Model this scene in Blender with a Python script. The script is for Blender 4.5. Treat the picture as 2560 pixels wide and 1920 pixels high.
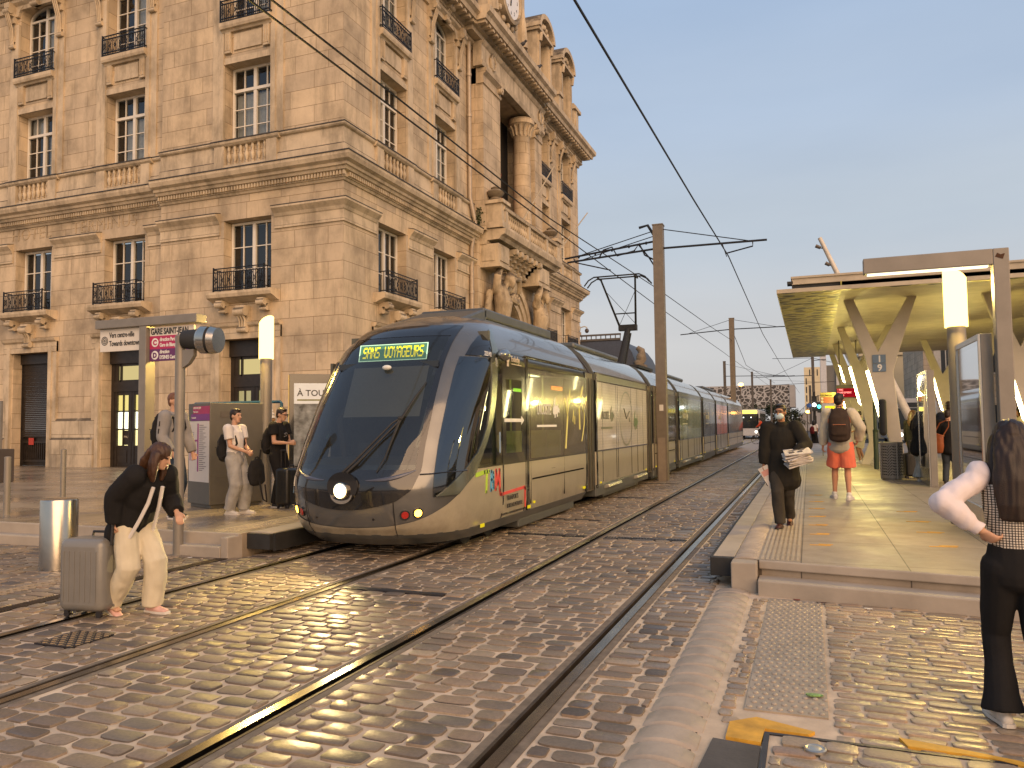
import bpy, bmesh, math, random
from mathutils import Vector, Matrix, noise
random.seed(7)
R = math.radians; PI = math.pi
for o in list(bpy.data.objects): bpy.data.objects.remove(o)
S = bpy.context.scene; COL = S.collection

# ------------------------------------------------------------ camera, sky, sun, exposure
cam = bpy.data.cameras.new('camera'); cob = bpy.data.objects.new('camera', cam); COL.objects.link(cob); S.camera = cob
cam.sensor_fit = 'HORIZONTAL'; cam.sensor_width = 36; cam.lens = 36*1925.83/2560; cam.clip_start = .05; cam.clip_end = 3000
yaw, pit, rol = .3673116, .0535723, -.0112572
f_ = Vector((-math.sin(yaw)*math.cos(pit), math.cos(yaw)*math.cos(pit), math.sin(pit)))
r0 = Vector((math.cos(yaw), math.sin(yaw), 0)); u0 = r0.cross(f_)
r_ = r0*math.cos(rol) + u0*math.sin(rol); u_ = u0*math.cos(rol) - r0*math.sin(rol)
cob.matrix_world = Matrix(((r_.x, u_.x, -f_.x, 0), (r_.y, u_.y, -f_.y, 0), (r_.z, u_.z, -f_.z, 1.59225), (0, 0, 0, 1)))

W = bpy.data.worlds.new("World"); S.world = W; W.use_nodes = True
nt = W.node_tree; nd = nt.nodes; bg = nd['Background']
sky = nd.new('ShaderNodeTexSky'); sky.sky_type = 'NISHITA'; sky.sun_disc = False
SUN_EL, SUN_AZ = R(27), R(138)          # azimuth clockwise from +Y: low light from behind the camera
sky.sun_elevation = R(6); sky.sun_rotation = SUN_AZ; sky.air_density = 1.0; sky.dust_density = 2.2; sky.ozone_density = 2.0
tc = nd.new('ShaderNodeTexCoord'); sx = nd.new('ShaderNodeSeparateXYZ'); nt.links.new(tc.outputs['Generated'], sx.inputs[0])
rp = nd.new('ShaderNodeValToRGB'); rp.color_ramp.interpolation = 'EASE'
el = rp.color_ramp.elements; el[0].position = 0.0; el[0].color = (.60, .575, .555, 1); el[1].position = 1; el[1].color = (.28, .39, .57, 1)
for p_, c_ in ((.10, (.60, .60, .61, 1)), (.24, (.52, .585, .66, 1)), (.38, (.44, .54, .69, 1)), (.52, (.38, .50, .69, 1))):
    e = el.new(p_); e.color = c_
nt.links.new(sx.outputs['Z'], rp.inputs[0])
# the evening air: the physical sky with a thin veil of high haze over it
mx = nd.new('ShaderNodeMix'); mx.data_type = 'RGBA'; mx.inputs[0].default_value = .92
sc_ = nd.new('ShaderNodeVectorMath'); sc_.operation = 'SCALE'; sc_.inputs['Scale'].default_value = 1/.1
wn = nd.new('ShaderNodeTexNoise'); wm = nd.new('ShaderNodeMapping'); wm.inputs['Scale'].default_value = (1.2, 1.2, 5); nt.links.new(tc.outputs['Generated'], wm.inputs[0]); nt.links.new(wm.outputs[0], wn.inputs['Vector']); wn.inputs['Scale'].default_value = 1.6; wn.inputs['Detail'].default_value = 6
wr_ = nd.new('ShaderNodeValToRGB'); wr_.color_ramp.elements[0].position = .3; wr_.color_ramp.elements[0].color = (.93, .94, .955, 1); wr_.color_ramp.elements[1].position = .7; wr_.color_ramp.elements[1].color = (1.06, 1.05, 1.04, 1); nt.links.new(wn.outputs['Fac'], wr_.inputs[0])
wx = nd.new('ShaderNodeMix'); wx.data_type = 'RGBA'; wx.blend_type = 'MULTIPLY'; wx.inputs[0].default_value = 1; nt.links.new(rp.outputs[0], wx.inputs[6]); nt.links.new(wr_.outputs[0], wx.inputs[7])
nt.links.new(wx.outputs[2], sc_.inputs[0]); nt.links.new(sky.outputs[0], mx.inputs[6]); nt.links.new(sc_.outputs[0], mx.inputs[7])
nt.links.new(mx.outputs[2], bg.inputs[0]); bg.inputs[1].default_value = .108
sl = bpy.data.lights.new('sun', 'SUN'); so = bpy.data.objects.new('sun', sl); COL.objects.link(so)
sl.energy = 3.5; sl.angle = R(60); sl.color = (1, .60, .30)
sd = Vector((math.sin(SUN_AZ)*math.cos(SUN_EL), math.cos(SUN_AZ)*math.cos(SUN_EL), math.sin(SUN_EL)))
so.rotation_euler = sd.to_track_quat('Z', 'Y').to_euler()
S.view_settings.view_transform = 'Standard'; S.view_settings.look = 'None'; S.view_settings.exposure = 0; S.view_settings.gamma = 1
S.render.engine = 'CYCLES'; S.cycles.use_denoising = True; S.cycles.max_bounces = 6; S.cycles.diffuse_bounces = 3
S.cycles.glossy_bounces = 3; S.cycles.transparent_max_bounces = 10; S.cycles.sample_clamp_indirect = 4
S.cycles.caustics_reflective = False; S.cycles.caustics_refractive = False

# ------------------------------------------------------------ materials
MATS = {}
def nodes(name):
    m = bpy.data.materials.new(name); m.use_nodes = True; MATS[name] = m
    return m, m.node_tree, m.node_tree.nodes, m.node_tree.nodes['Principled BSDF']
def mixc(t, fac, a, b, bt='MIX'):
    n = t.nodes.new('ShaderNodeMix'); n.data_type = 'RGBA'; n.blend_type = bt
    for i, v in ((0, fac), (6, a), (7, b)):
        if hasattr(v, 'links') or isinstance(v, bpy.types.NodeSocket): t.links.new(v, n.inputs[i])
        else: n.inputs[i].default_value = v if i == 0 else (*v[:3], 1)
    return n.outputs[2]
def nz(t, vec, scale, detail=4, rough=.55):
    n = t.nodes.new('ShaderNodeTexNoise'); n.inputs['Scale'].default_value = scale; n.inputs['Detail'].default_value = detail
    n.inputs['Roughness'].default_value = rough
    if vec is not None: t.links.new(vec, n.inputs['Vector'])
    return n.outputs['Fac']
def ramp(t, fac, stops):
    n = t.nodes.new('ShaderNodeValToRGB'); e = n.color_ramp.elements
    e[0].position, e[0].color = stops[0][0], (*stops[0][1], 1) if len(stops[0][1]) == 3 else stops[0][1]
    e[1].position, e[1].color = stops[-1][0], (*stops[-1][1], 1)
    for p, c in stops[1:-1]:
        k = e.new(p); k.color = (*c, 1)
    t.links.new(fac, n.inputs[0]); return n.outputs[0]
def bump(t, b, h, strength=.3, dist=.02):
    n = t.nodes.new('ShaderNodeBump'); n.inputs['Strength'].default_value = strength; n.inputs['Distance'].default_value = dist
    t.links.new(h, n.inputs['Height']); t.links.new(n.outputs[0], b.inputs['Normal'])
def objc(t):
    n = t.nodes.new('ShaderNodeTexCoord'); return n.outputs['Object']
def geo(t): return t.nodes.new('ShaderNodeNewGeometry')
def mat(name, col, rough=.6, metal=0, var=.14, scale=6, bmp=.08, spec=.5, emit=0, coat=0, ecol=None):
    if name in MATS: return MATS[name]
    m, t, n, b = nodes(name)
    v = objc(t); f = nz(t, v, scale)
    c = ramp(t, f, [(.25, tuple(x*(1-var) for x in col)), (.75, tuple(min(1, x*(1+var)) for x in col))])
    t.links.new(c, b.inputs['Base Color'])
    b.inputs['Roughness'].default_value = rough; b.inputs['Metallic'].default_value = metal
    b.inputs['Specular IOR Level'].default_value = spec; b.inputs['Coat Weight'].default_value = coat
    if bmp: bump(t, b, nz(t, v, scale*9, 3), bmp, .01)
    if emit:
        b.inputs['Emission Color'].default_value = (*(ecol or col), 1); b.inputs['Emission Strength'].default_value = emit
    return m
def glassy(name, tint=(.5, .55, .55), refl=.10, rough=.03, clear=.8, film=None):
    """a pane: mostly see-through, tinted, reflecting more at a slant; film = printed colour over it"""
    if name in MATS: return MATS[name]
    m, t, n, b = nodes(name)
    tr = n.new('ShaderNodeBsdfTransparent'); tr.inputs[0].default_value = (*tint, 1)
    gl = n.new('ShaderNodeBsdfGlossy'); gl.inputs['Roughness'].default_value = rough; gl.inputs[0].default_value = (.9, .92, .95, 1)
    lw = n.new('ShaderNodeLayerWeight'); lw.inputs[0].default_value = .35
    ma = n.new('ShaderNodeMath'); ma.operation = 'MULTIPLY_ADD'; ma.inputs[1].default_value = .75; ma.inputs[2].default_value = refl
    t.links.new(lw.outputs['Fresnel'], ma.inputs[0])
    base = tr.outputs[0]
    if clear < 1:
        df = n.new('ShaderNodeBsdfDiffuse'); fc = film or (.02, .022, .024); df.inputs[0].default_value = (*fc, 1)
        m1 = n.new('ShaderNodeMixShader'); m1.inputs[0].default_value = 1-clear
        t.links.new(base, m1.inputs[1]); t.links.new(df.outputs[0], m1.inputs[2]); base = m1.outputs[0]
    m2 = n.new('ShaderNodeMixShader'); t.links.new(ma.outputs[0], m2.inputs[0]); t.links.new(base, m2.inputs[1]); t.links.new(gl.outputs[0], m2.inputs[2])
    t.links.new(m2.outputs[0], n['Material Output'].inputs[0]); return m
def emitm(name, col, st):
    if name in MATS: return MATS[name]
    m, t, n, b = nodes(name); e = n.new('ShaderNodeEmission'); e.inputs[0].default_value = (*col, 1); e.inputs[1].default_value = st
    t.links.new(e.outputs[0], n['Material Output'].inputs[0]); return m
def wallvec(t):
    """metres along the wall, metres up - whichever way the wall faces"""
    n = t.nodes; g = geo(t); sp = n.new('ShaderNodeSeparateXYZ'); t.links.new(g.outputs['Position'], sp.inputs[0])
    sn = n.new('ShaderNodeSeparateXYZ'); t.links.new(g.outputs['True Normal'], sn.inputs[0])
    ab = n.new('ShaderNodeMath'); ab.operation = 'ABSOLUTE'; t.links.new(sn.outputs[0], ab.inputs[0])
    gt = n.new('ShaderNodeMath'); gt.operation = 'GREATER_THAN'; gt.inputs[1].default_value = .6; t.links.new(ab.outputs[0], gt.inputs[0])
    mi = n.new('ShaderNodeMix'); t.links.new(gt.outputs[0], mi.inputs[0]); t.links.new(sp.outputs[0], mi.inputs[2]); t.links.new(sp.outputs[1], mi.inputs[3])
    cb = n.new('ShaderNodeCombineXYZ'); t.links.new(mi.outputs[0], cb.inputs[0]); t.links.new(sp.outputs[2], cb.inputs[1])
    return cb.outputs[0], g.outputs['Position']
def stone(name, col, bw=1.25, bh=.56, joint=True, dirt=.5, mort=.009, dark=.40):
    if name in MATS: return MATS[name]
    m, t, n, b = nodes(name); v, pos = wallvec(t)
    big = nz(t, pos, .8, 6, .65); fine = nz(t, pos, 9, 5, .6)
    lo = tuple(x*.62 for x in col); hi = tuple(min(1, x*1.20) for x in col)
    c = ramp(t, big, [(.3, lo), (.5, col), (.72, hi)])
    h = fine
    if joint:
        br = n.new('ShaderNodeTexBrick'); t.links.new(v, br.inputs['Vector']); br.inputs['Scale'].default_value = 1
        br.inputs['Brick Width'].default_value = bw; br.inputs['Row Height'].default_value = bh; br.inputs['Mortar Size'].default_value = mort
        br.inputs['Mortar Smooth'].default_value = .3; br.offset = .42; br.squash = 1.35; br.squash_frequency = 3
        br.inputs['Color1'].default_value = (.86, .86, .88, 1); br.inputs['Color2'].default_value = (1.09, 1.07, 1.03, 1); br.inputs['Mortar'].default_value = (dark, dark*.88, dark*.75, 1)
        c = mixc(t, 1, c, br.outputs['Color'], 'MULTIPLY')
        inv = n.new('ShaderNodeMath'); inv.operation = 'MULTIPLY_ADD'; inv.inputs[1].default_value = -1; t.links.new(br.outputs['Fac'], inv.inputs[0]); t.links.new(fine, inv.inputs[2]); h = inv.outputs[0]
    # streaks and soot patches
    mp = n.new('ShaderNodeMapping'); t.links.new(pos, mp.inputs[0]); mp.inputs['Scale'].default_value = (1.6, 1.6, .35)
    st = nz(t, mp.outputs[0], 1.3, 7, .7)
    sf = ramp(t, st, [(.47, (0, 0, 0)), (.66, (dirt,)*3)])
    c = mixc(t, sf, c, tuple(x*.42 for x in col))
    # soot settled on upward ledges
    nn = n.new('ShaderNodeSeparateXYZ'); t.links.new(geo(t).outputs['Normal'], nn.inputs[0]); so_ = n.new('ShaderNodeMath'); so_.operation = 'MULTIPLY'; t.links.new(nn.outputs[2], so_.inputs[0]); t.links.new(ramp(t, nz(t, pos, 2.1, 5, .65), [(.32, (.35,)*3), (.62, (1.25,)*3)]), so_.inputs[1])
    c = mixc(t, ramp(t, so_.outputs[0], [(.12, (0,)*3), (.5, (.85,)*3)]), c, (.055, .045, .035))
    t.links.new(c, b.inputs['Base Color']); b.inputs['Roughness'].default_value = .85; b.inputs['Specular IOR Level'].default_value = .25
    bump(t, b, h, .45, .012); return m

# ------------------------------------------------------------ mesh helpers
class MB:
    def __init__(s): s.v, s.f, s.m, s.cm = [], [], [], 0
    def add(s, vs, fs):
        o = len(s.v); s.v += [tuple(p) for p in vs]; s.f += [tuple(i+o for i in f) for f in fs]; s.m += [s.cm]*len(fs); return s
    def box(s, x0, x1, y0, y1, z0, z1):
        return s.add([(x0, y0, z0), (x1, y0, z0), (x1, y1, z0), (x0, y1, z0), (x0, y0, z1), (x1, y0, z1), (x1, y1, z1), (x0, y1, z1)],
                     [(0, 3, 2, 1), (4, 5, 6, 7), (0, 1, 5, 4), (1, 2, 6, 5), (2, 3, 7, 6), (3, 0, 4, 7)])
    def bar(s, a, b, w, h=None, up=(0, 0, 1)):
        a, b = Vector(a), Vector(b); d = (b-a).normalized(); u = Vector(up)
        if abs(d.dot(u)) > .98: u = Vector((0, 1, 0))
        r = d.cross(u).normalized()*w/2; u = r.cross(d).normalized()*(h or w)/2
        vs = [p+i*r+j*u for p in (a, b) for i, j in ((-1, -1), (1, -1), (1, 1), (-1, 1))]
        return s.add(vs, [(0, 1, 2, 3), (7, 6, 5, 4), (0, 4, 5, 1), (1, 5, 6, 2), (2, 6, 7, 3), (3, 7, 4, 0)])
    def cyl(s, a, b, r0, r1=None, n=14, cap=True):
        return s.tube([a, b], [r0, r0 if r1 is None else r1], n, cap)
    def tube(s, pts, r, n=8, cap=True):
        pts = [Vector(p) for p in pts]; rs = r if isinstance(r, (list, tuple)) else [r]*len(pts)
        t0 = (pts[1]-pts[0]).normalized(); u = Vector((0, 0, 1)) if abs(t0.z) < .9 else Vector((0, 1, 0)); rings = []
        for i, p in enumerate(pts):
            t = (pts[min(i+1, len(pts)-1)]-pts[max(i-1, 0)]).normalized(); u = (u-t*u.dot(t)).normalized(); w = t.cross(u)
            rings.append([p+(u*math.cos(2*PI*k/n)+w*math.sin(2*PI*k/n))*rs[i] for k in range(n)])
        return s.loft(rings, cap)
    def loft(s, rings, cap=True):
        n = len(rings[0]); vs = [p for r in rings for p in r]; fs = []
        for i in range(len(rings)-1):
            for k in range(n): fs.append((i*n+k, i*n+(k+1) % n, (i+1)*n+(k+1) % n, (i+1)*n+k))
        if cap: fs += [tuple(range(n-1, -1, -1)), tuple(range((len(rings)-1)*n, len(rings)*n))]
        return s.add(vs, fs)
    def lathe(s, prof, c=(0, 0, 0), n=14, ax='z'):
        rings = []
        for r, z in prof:
            q = []
            for k in range(n):
                a = 2*PI*k/n; p = (r*math.cos(a), r*math.sin(a), z)
                if ax == 'y': p = (p[0], -p[2], p[1])
                if ax == 'x': p = (p[2], p[0], p[1])
                q.append((c[0]+p[0], c[1]+p[1], c[2]+p[2]))
            rings.append(q)
        return s.loft(rings)
    def prism(s, poly, lo, hi, fn):
        n = len(poly); return s.add([fn(p, q, lo) for p, q in poly]+[fn(p, q, hi) for p, q in poly],
            [tuple(range(n-1, -1, -1)), tuple(range(n, 2*n))]+[(k, (k+1) % n, n+(k+1) % n, n+k) for k in range(n)])
    def ball(s, c, rx, ry=None, rz=None, n=12, m=8, M=None):
        ry = ry or rx; rz = rz or rx; rings = []
        for j in range(m+1):
            a = PI*(j+.02)/(m+.04); rings.append([Vector((rx*math.sin(a)*math.cos(2*PI*k/n), ry*math.sin(a)*math.sin(2*PI*k/n), -rz*math.cos(a))) for k in range(n)])
        rings = [[(M @ p if M else p)+Vector(c) for p in r] for r in rings]
        return s.loft(rings)
    def parts(s, gap=.3):
        par = list(range(len(s.v)))
        def fd(i):
            while par[i] != i: par[i] = par[par[i]]; i = par[i]
            return i
        for f in s.f:
            a = fd(f[0])
            for k in f[1:]: par[fd(k)] = a
        bb = {}
        for i, v in enumerate(s.v):
            r = fd(i)
            if r in bb:
                for k in range(3): bb[r][k] = min(bb[r][k], v[k]); bb[r][k+3] = max(bb[r][k+3], v[k])
            else: bb[r] = [*v, *v]
        ks = list(bb); cl = {k: k for k in ks}
        def fc(i):
            while cl[i] != i: i = cl[i]
            return i
        for x in range(len(ks)):
            A = bb[ks[x]]
            for y in range(x):
                B = bb[ks[y]]
                if all(A[k] <= B[k+3]+gap and B[k] <= A[k+3]+gap for k in range(3)):
                    p, q = fc(ks[x]), fc(ks[y])
                    if p != q: cl[p] = q
        out = {}
        for f, m in zip(s.f, s.m):
            r = fc(fd(f[0])); o = out.setdefault(r, (MB(), {})); nf = []
            for i in f:
                if i not in o[1]: o[1][i] = len(o[0].v); o[0].v.append(s.v[i])
                nf.append(o[1][i])
            o[0].f.append(tuple(nf)); o[0].m.append(m)
        return [o[0] for o in out.values()]
    def quad(s, a, b, c, d): return s.add([a, b, c, d], [(0, 1, 2, 3)])
    def build(s, name, mats, parent=None, smooth=False, bevel=0, recalc=True, loc=None, seg=2, sharp=42):
        me = bpy.data.meshes.new(name); me.from_pydata(s.v, [], s.f)
        for m in (mats if isinstance(mats, (list, tuple)) else [mats]): me.materials.append(m)
        if any(s.m): me.polygons.foreach_set('material_index', s.m)
        if recalc:
            b = bmesh.new(); b.from_mesh(me); bmesh.ops.recalc_face_normals(b, faces=b.faces); b.to_mesh(me); b.free()
        if smooth: me.polygons.foreach_set('use_smooth', [True]*len(me.polygons)); me.set_sharp_from_angle(angle=R(sharp))
        me.update(); o = bpy.data.objects.new(name, me); COL.objects.link(o); o.parent = parent
        if loc: o.location = loc
        if bevel:
            bm = o.modifiers.new('bevel', 'BEVEL'); bm.width = bevel; bm.segments = seg; bm.limit_method = 'ANGLE'; bm.angle_limit = R(50)
        return o
def tag(o, label, cat, group=None, kind=None):
    if label: o['label'] = label
    if cat: o['category'] = cat
    if group: o['group'] = group
    if kind: o['kind'] = kind
    return o
def root(name, loc, label, cat, group=None, rz=0):
    o = bpy.data.objects.new(name, None); COL.objects.link(o); o.location = loc; o.rotation_euler = (0, 0, rz); o.empty_display_size = .1
    return tag(o, label, cat, group)
def kids(o): return [c for c in bpy.data.objects if c.parent == o]
def copyt(o, parent=None, label=None, group=None):
    c = o.copy(); COL.objects.link(c); c.parent = parent
    if label: c['label'] = label
    if group: c['group'] = group
    for k in kids(o): copyt(k, c)
    return c
def put(o, parent, loc, rz=0):
    c = o.copy(); COL.objects.link(c); c.parent = parent; c.location = loc; c.rotation_euler = (0, 0, rz)
    for k in kids(o): copyt(k, c)
    return c
def struct(mb, name, m, **k): return tag(mb.build(name, m, **k), None, None, None, 'structure')
TMP = bpy.data.scenes.new('tmp')
def evald(ob):
    TMP.collection.objects.link(ob); vl = TMP.view_layers[0]; vl.update(); dg = vl.depsgraph
    me = bpy.data.meshes.new_from_object(ob.evaluated_get(dg), depsgraph=dg); TMP.collection.objects.unlink(ob); return me
def text_mesh(name, txt, size, m, parent=None, M=None, depth=.002, bold=0, spacing=1, sx=1, align='LEFT'):
    cu = bpy.data.curves.new(name, 'FONT'); cu.body = txt; cu.size = size; cu.extrude = depth; cu.offset = bold; cu.space_character = spacing
    cu.align_x = align; cu.resolution_u = 3
    ob = bpy.data.objects.new(name, cu)
    me = evald(ob); bpy.data.objects.remove(ob)
    me.transform(Matrix.Diagonal((sx, 1, 1, 1))); me.materials.clear(); me.materials.append(m)
    o = bpy.data.objects.new(name, me); COL.objects.link(o); o.parent = parent
    if M: o.matrix_local = M
    return o
def face_m(pos, nrm):
    """matrix that puts text/flat things lying in local XY on a vertical surface facing nrm"""
    n = Vector(nrm).normalized(); z = Vector((0, 0, 1)); x = z.cross(n).normalized(); y = n.cross(x)
    return Matrix(((x.x, y.x, n.x, pos[0]), (x.y, y.y, n.y, pos[1]), (x.z, y.z, n.z, pos[2]), (0, 0, 0, 1)))
FLAT = lambda p, rz=0: Matrix.Translation(p) @ Matrix.Rotation(rz, 4, 'Z')
# ============================================================ helpers for figures: overlapping closed forms fused into one skin
def ell_ring(c, t, rx, ry, side, n=14):
    t = Vector(t).normalized(); s = Vector(side); s = (s-t*s.dot(t)).normalized(); w = t.cross(s)
    return [Vector(c)+s*(rx*math.cos(2*PI*k/n))+w*(ry*math.sin(2*PI*k/n)) for k in range(n)]
def limb(mb, pts, rad, side=(1, 0, 0), n=14, flat=False):
    """rounded loft through pts; rad = (rx, ry) or r per point (rx along side)"""
    P = [Vector(p) for p in pts]; rr = [(r, r) if not isinstance(r, (tuple, list)) else r for r in rad]; rings = []
    t0 = (P[1]-P[0]).normalized(); t1 = (P[-1]-P[-2]).normalized()
    a0, a1 = min(rr[0]), min(rr[-1])
    for q in (1, .8, .45): 
        k = math.sqrt(1-q*q)+.02; rings.append(ell_ring(P[0]-t0*a0*q*.9, t0, rr[0][0]*k, rr[0][1]*k, side, n))
    for i, p in enumerate(P):
        t = (P[min(i+1, len(P)-1)]-P[max(i-1, 0)]); rings.append(ell_ring(p, t, rr[i][0], rr[i][1], side, n))
    for q in ((.45, .8, 1) if not flat else ()):
        k = math.sqrt(1-q*q)+.02; rings.append(ell_ring(P[-1]+t1*a1*q*.9, t1, rr[-1][0]*k, rr[-1][1]*k, side, n))
    mb.loft(rings); return mb
def displace(me, fn):
    n = len(me.vertices); co = [0.0]*(3*n); no = [0.0]*(3*n); me.vertices.foreach_get('co', co); me.vertex_normals.foreach_get('vector', no)
    for i in range(0, 3*n, 3):
        a = fn(co[i:i+3]); co[i] += no[i]*a; co[i+1] += no[i+1]*a; co[i+2] += no[i+2]*a
    me.vertices.foreach_set('co', co); me.update()
def fuse(mb, name, m, parent, voxel=.012, smooth=4, wr=0, wrs=9, loc=None, rz=0):
    me = bpy.data.meshes.new(name); me.from_pydata(mb.v, [], mb.f)
    b = bmesh.new(); b.from_mesh(me); bmesh.ops.recalc_face_normals(b, faces=b.faces); b.to_mesh(me); b.free()
    o = bpy.data.objects.new(name, me)
    r = o.modifiers.new('r', 'REMESH'); r.mode = 'VOXEL'; r.voxel_size = voxel
    if smooth: s = o.modifiers.new('s', 'SMOOTH'); s.iterations = smooth; s.factor = .5
    m2 = evald(o); COL.objects.link(o); o.modifiers.clear(); o.data = m2; bpy.data.meshes.remove(me); m2.name = name
    if wr: displace(m2, lambda q: wr*(noise.noise(Vector((q[0]*wrs, q[1]*wrs, q[2]*wrs*.55)))+.5*noise.noise(Vector((q[0]*wrs*2.3+5, q[1]*wrs*2.3, q[2]*wrs*1.1)))))
    m2.materials.clear(); m2.materials.append(m); m2.polygons.foreach_set('use_smooth', [True]*len(m2.polygons)); m2.update()
    o.parent = parent
    if loc: o.location = loc
    o.rotation_euler = (0, 0, rz); return o
# ============================================================ GROUND
PZ = .28                                     # platform / plaza level
m_asph = mat('asphalt', (.075, .07, .066), .8, var=.3, scale=3, bmp=.4)
m_mortar = mat('joint_sand', (.54, .43, .31), .9, var=.28, scale=5, bmp=.35)
m_conc = mat('concrete', (.36, .31, .25), .75, var=.2, scale=2.2, bmp=.2)
m_rail = mat('rail_steel', (.30, .27, .23), .22, 1, var=.25, scale=3, bmp=.04)
m_railside = mat('rail_dark', (.07, .05, .035), .55, .6, var=.4, scale=7, bmp=.2)
m_black = mat('black_rubber', (.02, .02, .02), .7, var=.3)
m_iron = mat('cast_iron', (.06, .055, .06), .45, .8, var=.3, scale=8)
m_yel = mat('yellow_paint', (.62, .33, .03), .6, var=.3, scale=9, bmp=.2)
m_gran = mat('granite_kerb', (.36, .30, .235), .62, var=.22, scale=5, bmp=.3)

def cobble_mat(name, stops, rough=.42):
    m, t, n, b = nodes(name); g = geo(t); rnd = g.outputs['Random Per Island']; v = g.outputs['Position']
    c = ramp(t, rnd, stops); fine = nz(t, v, 55, 4, .65); big = nz(t, v, .55, 4, .6)
    c = mixc(t, 1, c, ramp(t, fine, [(.2, (.72, .72, .72)), (.8, (1.22, 1.2, 1.18))]), 'MULTIPLY')
    c = mixc(t, 1, c, ramp(t, big, [(.3, (.62, .62, .63)), (.7, (1.2, 1.16, 1.10))]), 'MULTIPLY')
    t.links.new(c, b.inputs['Base Color']); b.inputs['Specular IOR Level'].default_value = .45
    w = n.new('ShaderNodeTexWhiteNoise'); w.noise_dimensions = '1D'; t.links.new(rnd, w.inputs['W'])
    mr = n.new('ShaderNodeMapRange'); mr.inputs['To Min'].default_value = rough-.14; mr.inputs['To Max'].default_value = rough+.2
    t.links.new(w.outputs['Value'], mr.inputs['Value']); t.links.new(mr.outputs[0], b.inputs['Roughness'])
    bump(t, b, fine, .35, .006); return m
m_cob = cobble_mat('cobble', [(0, (.10, .088, .078)), (.15, (.18, .145, .115)), (.45, (.245, .20, .15)), (.68, (.285, .215, .155)), (.82, (.15, .135, .115)), (1, (.36, .29, .21))], .44)
m_brk = cobble_mat('sidewalk_sett', [(0, (.24, .19, .14)), (.3, (.34, .27, .19)), (.7, (.42, .33, .23)), (1, (.36, .25, .17))], .36)

def setts(name, areas, m, h=.012, full=True, label=None):
    vs, fs = [], []
    N = 12 if full else 4
    base = []
    for k in range(N):
        a = 2*PI*(k+.5)/N; e = .42 if full else 1
        c_, s_ = math.cos(a), math.sin(a)
        p = (math.copysign(abs(c_)**e, c_), math.copysign(abs(s_)**e, s_)); mxx = max(abs(p[0]), abs(p[1])) if not full else 1
        base.append((p[0]/mxx, p[1]/mxx))
    rings = ((1, 0), (.965, .8), (.89, 1)) if full else ((1, .2), (.93, 1))
    for (x0, x1, y0, y1, L, D, gap) in areas:
        y = y0; row = 0
        while y < y1-.03:
            d = D*random.uniform(.88, 1.1); x = x0-(random.random()*L*.9)
            while x < x1-.02:
                l = L*random.choice((.72, .9, 1, 1, 1.08, 1.2, 1.45)); a, b = max(x, x0), min(x+l, x1, )
                x += l
                if b-a < .05: continue
                cx, cy = (a+b)/2, y+d/2; hx, hy = (b-a-gap)/2, (d-gap)/2
                if hx < .015: continue
                tz = random.uniform(-.004, .004); jx = [random.uniform(-.006, .006) for _ in range(2*N)]; o = len(vs); hh = h*random.uniform(.7, 1.25)
                tx, ty = random.uniform(-.012, .012), random.uniform(-.02, .02)
                for (s, zz) in rings:
                    sh = 1-(1-s)*min(1, .1/hx)
                    sv = 1-(1-s)*min(1, .07/hy)
                    for k, (p, q) in enumerate(base):
                        px, py = p*hx*sh+jx[2*k], q*hy*sv+jx[2*k+1]
                        vs.append((cx+px, cy+py, (zz*hh+tz+px*tx+py*ty) if zz else -.012))
                for i in range(len(rings)-1):
                    for k in range(N): fs.append((o+i*N+k, o+i*N+(k+1) % N, o+(i+1)*N+(k+1) % N, o+(i+1)*N+k))
                fs.append(tuple(range(o+(len(rings)-1)*N, o+len(rings)*N)))
            y += d; row += 1
    me = bpy.data.meshes.new(name); me.from_pydata(vs, [], fs); me.materials.append(m)
    me.polygons.foreach_set('use_smooth', [True]*len(me.polygons)); me.set_sharp_from_angle(angle=R(50))
    o = bpy.data.objects.new(name, me); COL.objects.link(o); o['kind'] = 'structure'; return o

g = MB(); g.quad((-1500, -300, -.07), (1500, -300, -.07), (1500, 3000, -.07), (-1500, 3000, -.07)); struct(g, 'ground', m_asph, recalc=False)
RAILS = {1: (-5.906, 1), 2: (-4.471, -1), 3: (-2.872, 1), 4: (-1.437, -1)}
slot = {k: (c-.04, c+.10) if s > 0 else (c-.10, c+.04) for k, (c, s) in RAILS.items()}
b = MB(); Y0, Y1 = -4, 46
b.box(-42, slot[1][0], Y0, 7.62, -.1, 0); b.box(-6.55, slot[1][0], 7.62, Y1, -.1, 0)
b.box(slot[1][1], slot[2][0], Y0, Y1, -.1, 0); b.box(slot[2][1], slot[3][0], Y0, Y1, -.1, 0); b.box(slot[3][1], slot[4][0], Y0, Y1, -.1, 0)
b.box(slot[4][1], -.55, Y0, Y1, -.1, 0); b.box(-.55, 14, Y0, 8, -.1, 0)
struct(b, 'track_paving', m_mortar)
m, t, n, bb = nodes('far_setts'); br = n.new('ShaderNodeTexBrick'); t.links.new(geo(t).outputs['Position'], br.inputs[0]); br.inputs['Scale'].default_value = 1
br.inputs['Brick Width'].default_value = .2; br.inputs['Row Height'].default_value = .14; br.inputs['Mortar Size'].default_value = .012
br.inputs['Color1'].default_value = (.28, .215, .16, 1); br.inputs['Color2'].default_value = (.36, .28, .2, 1); br.inputs['Mortar'].default_value = (.36, .28, .2, 1)
t.links.new(br.outputs[0], bb.inputs[0]); bb.inputs['Roughness'].default_value = .5
b = MB(); b.box(-6.55, slot[1][0], Y1, 300, -.1, 0)
for i in (1, 2, 3): b.box(slot[i][1], slot[i+1][0], Y1, 300, -.1, 0)
b.box(slot[4][1], -.55, Y1, 300, -.1, 0); struct(b, 'track_paving_far', MATS['far_setts'])

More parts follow.
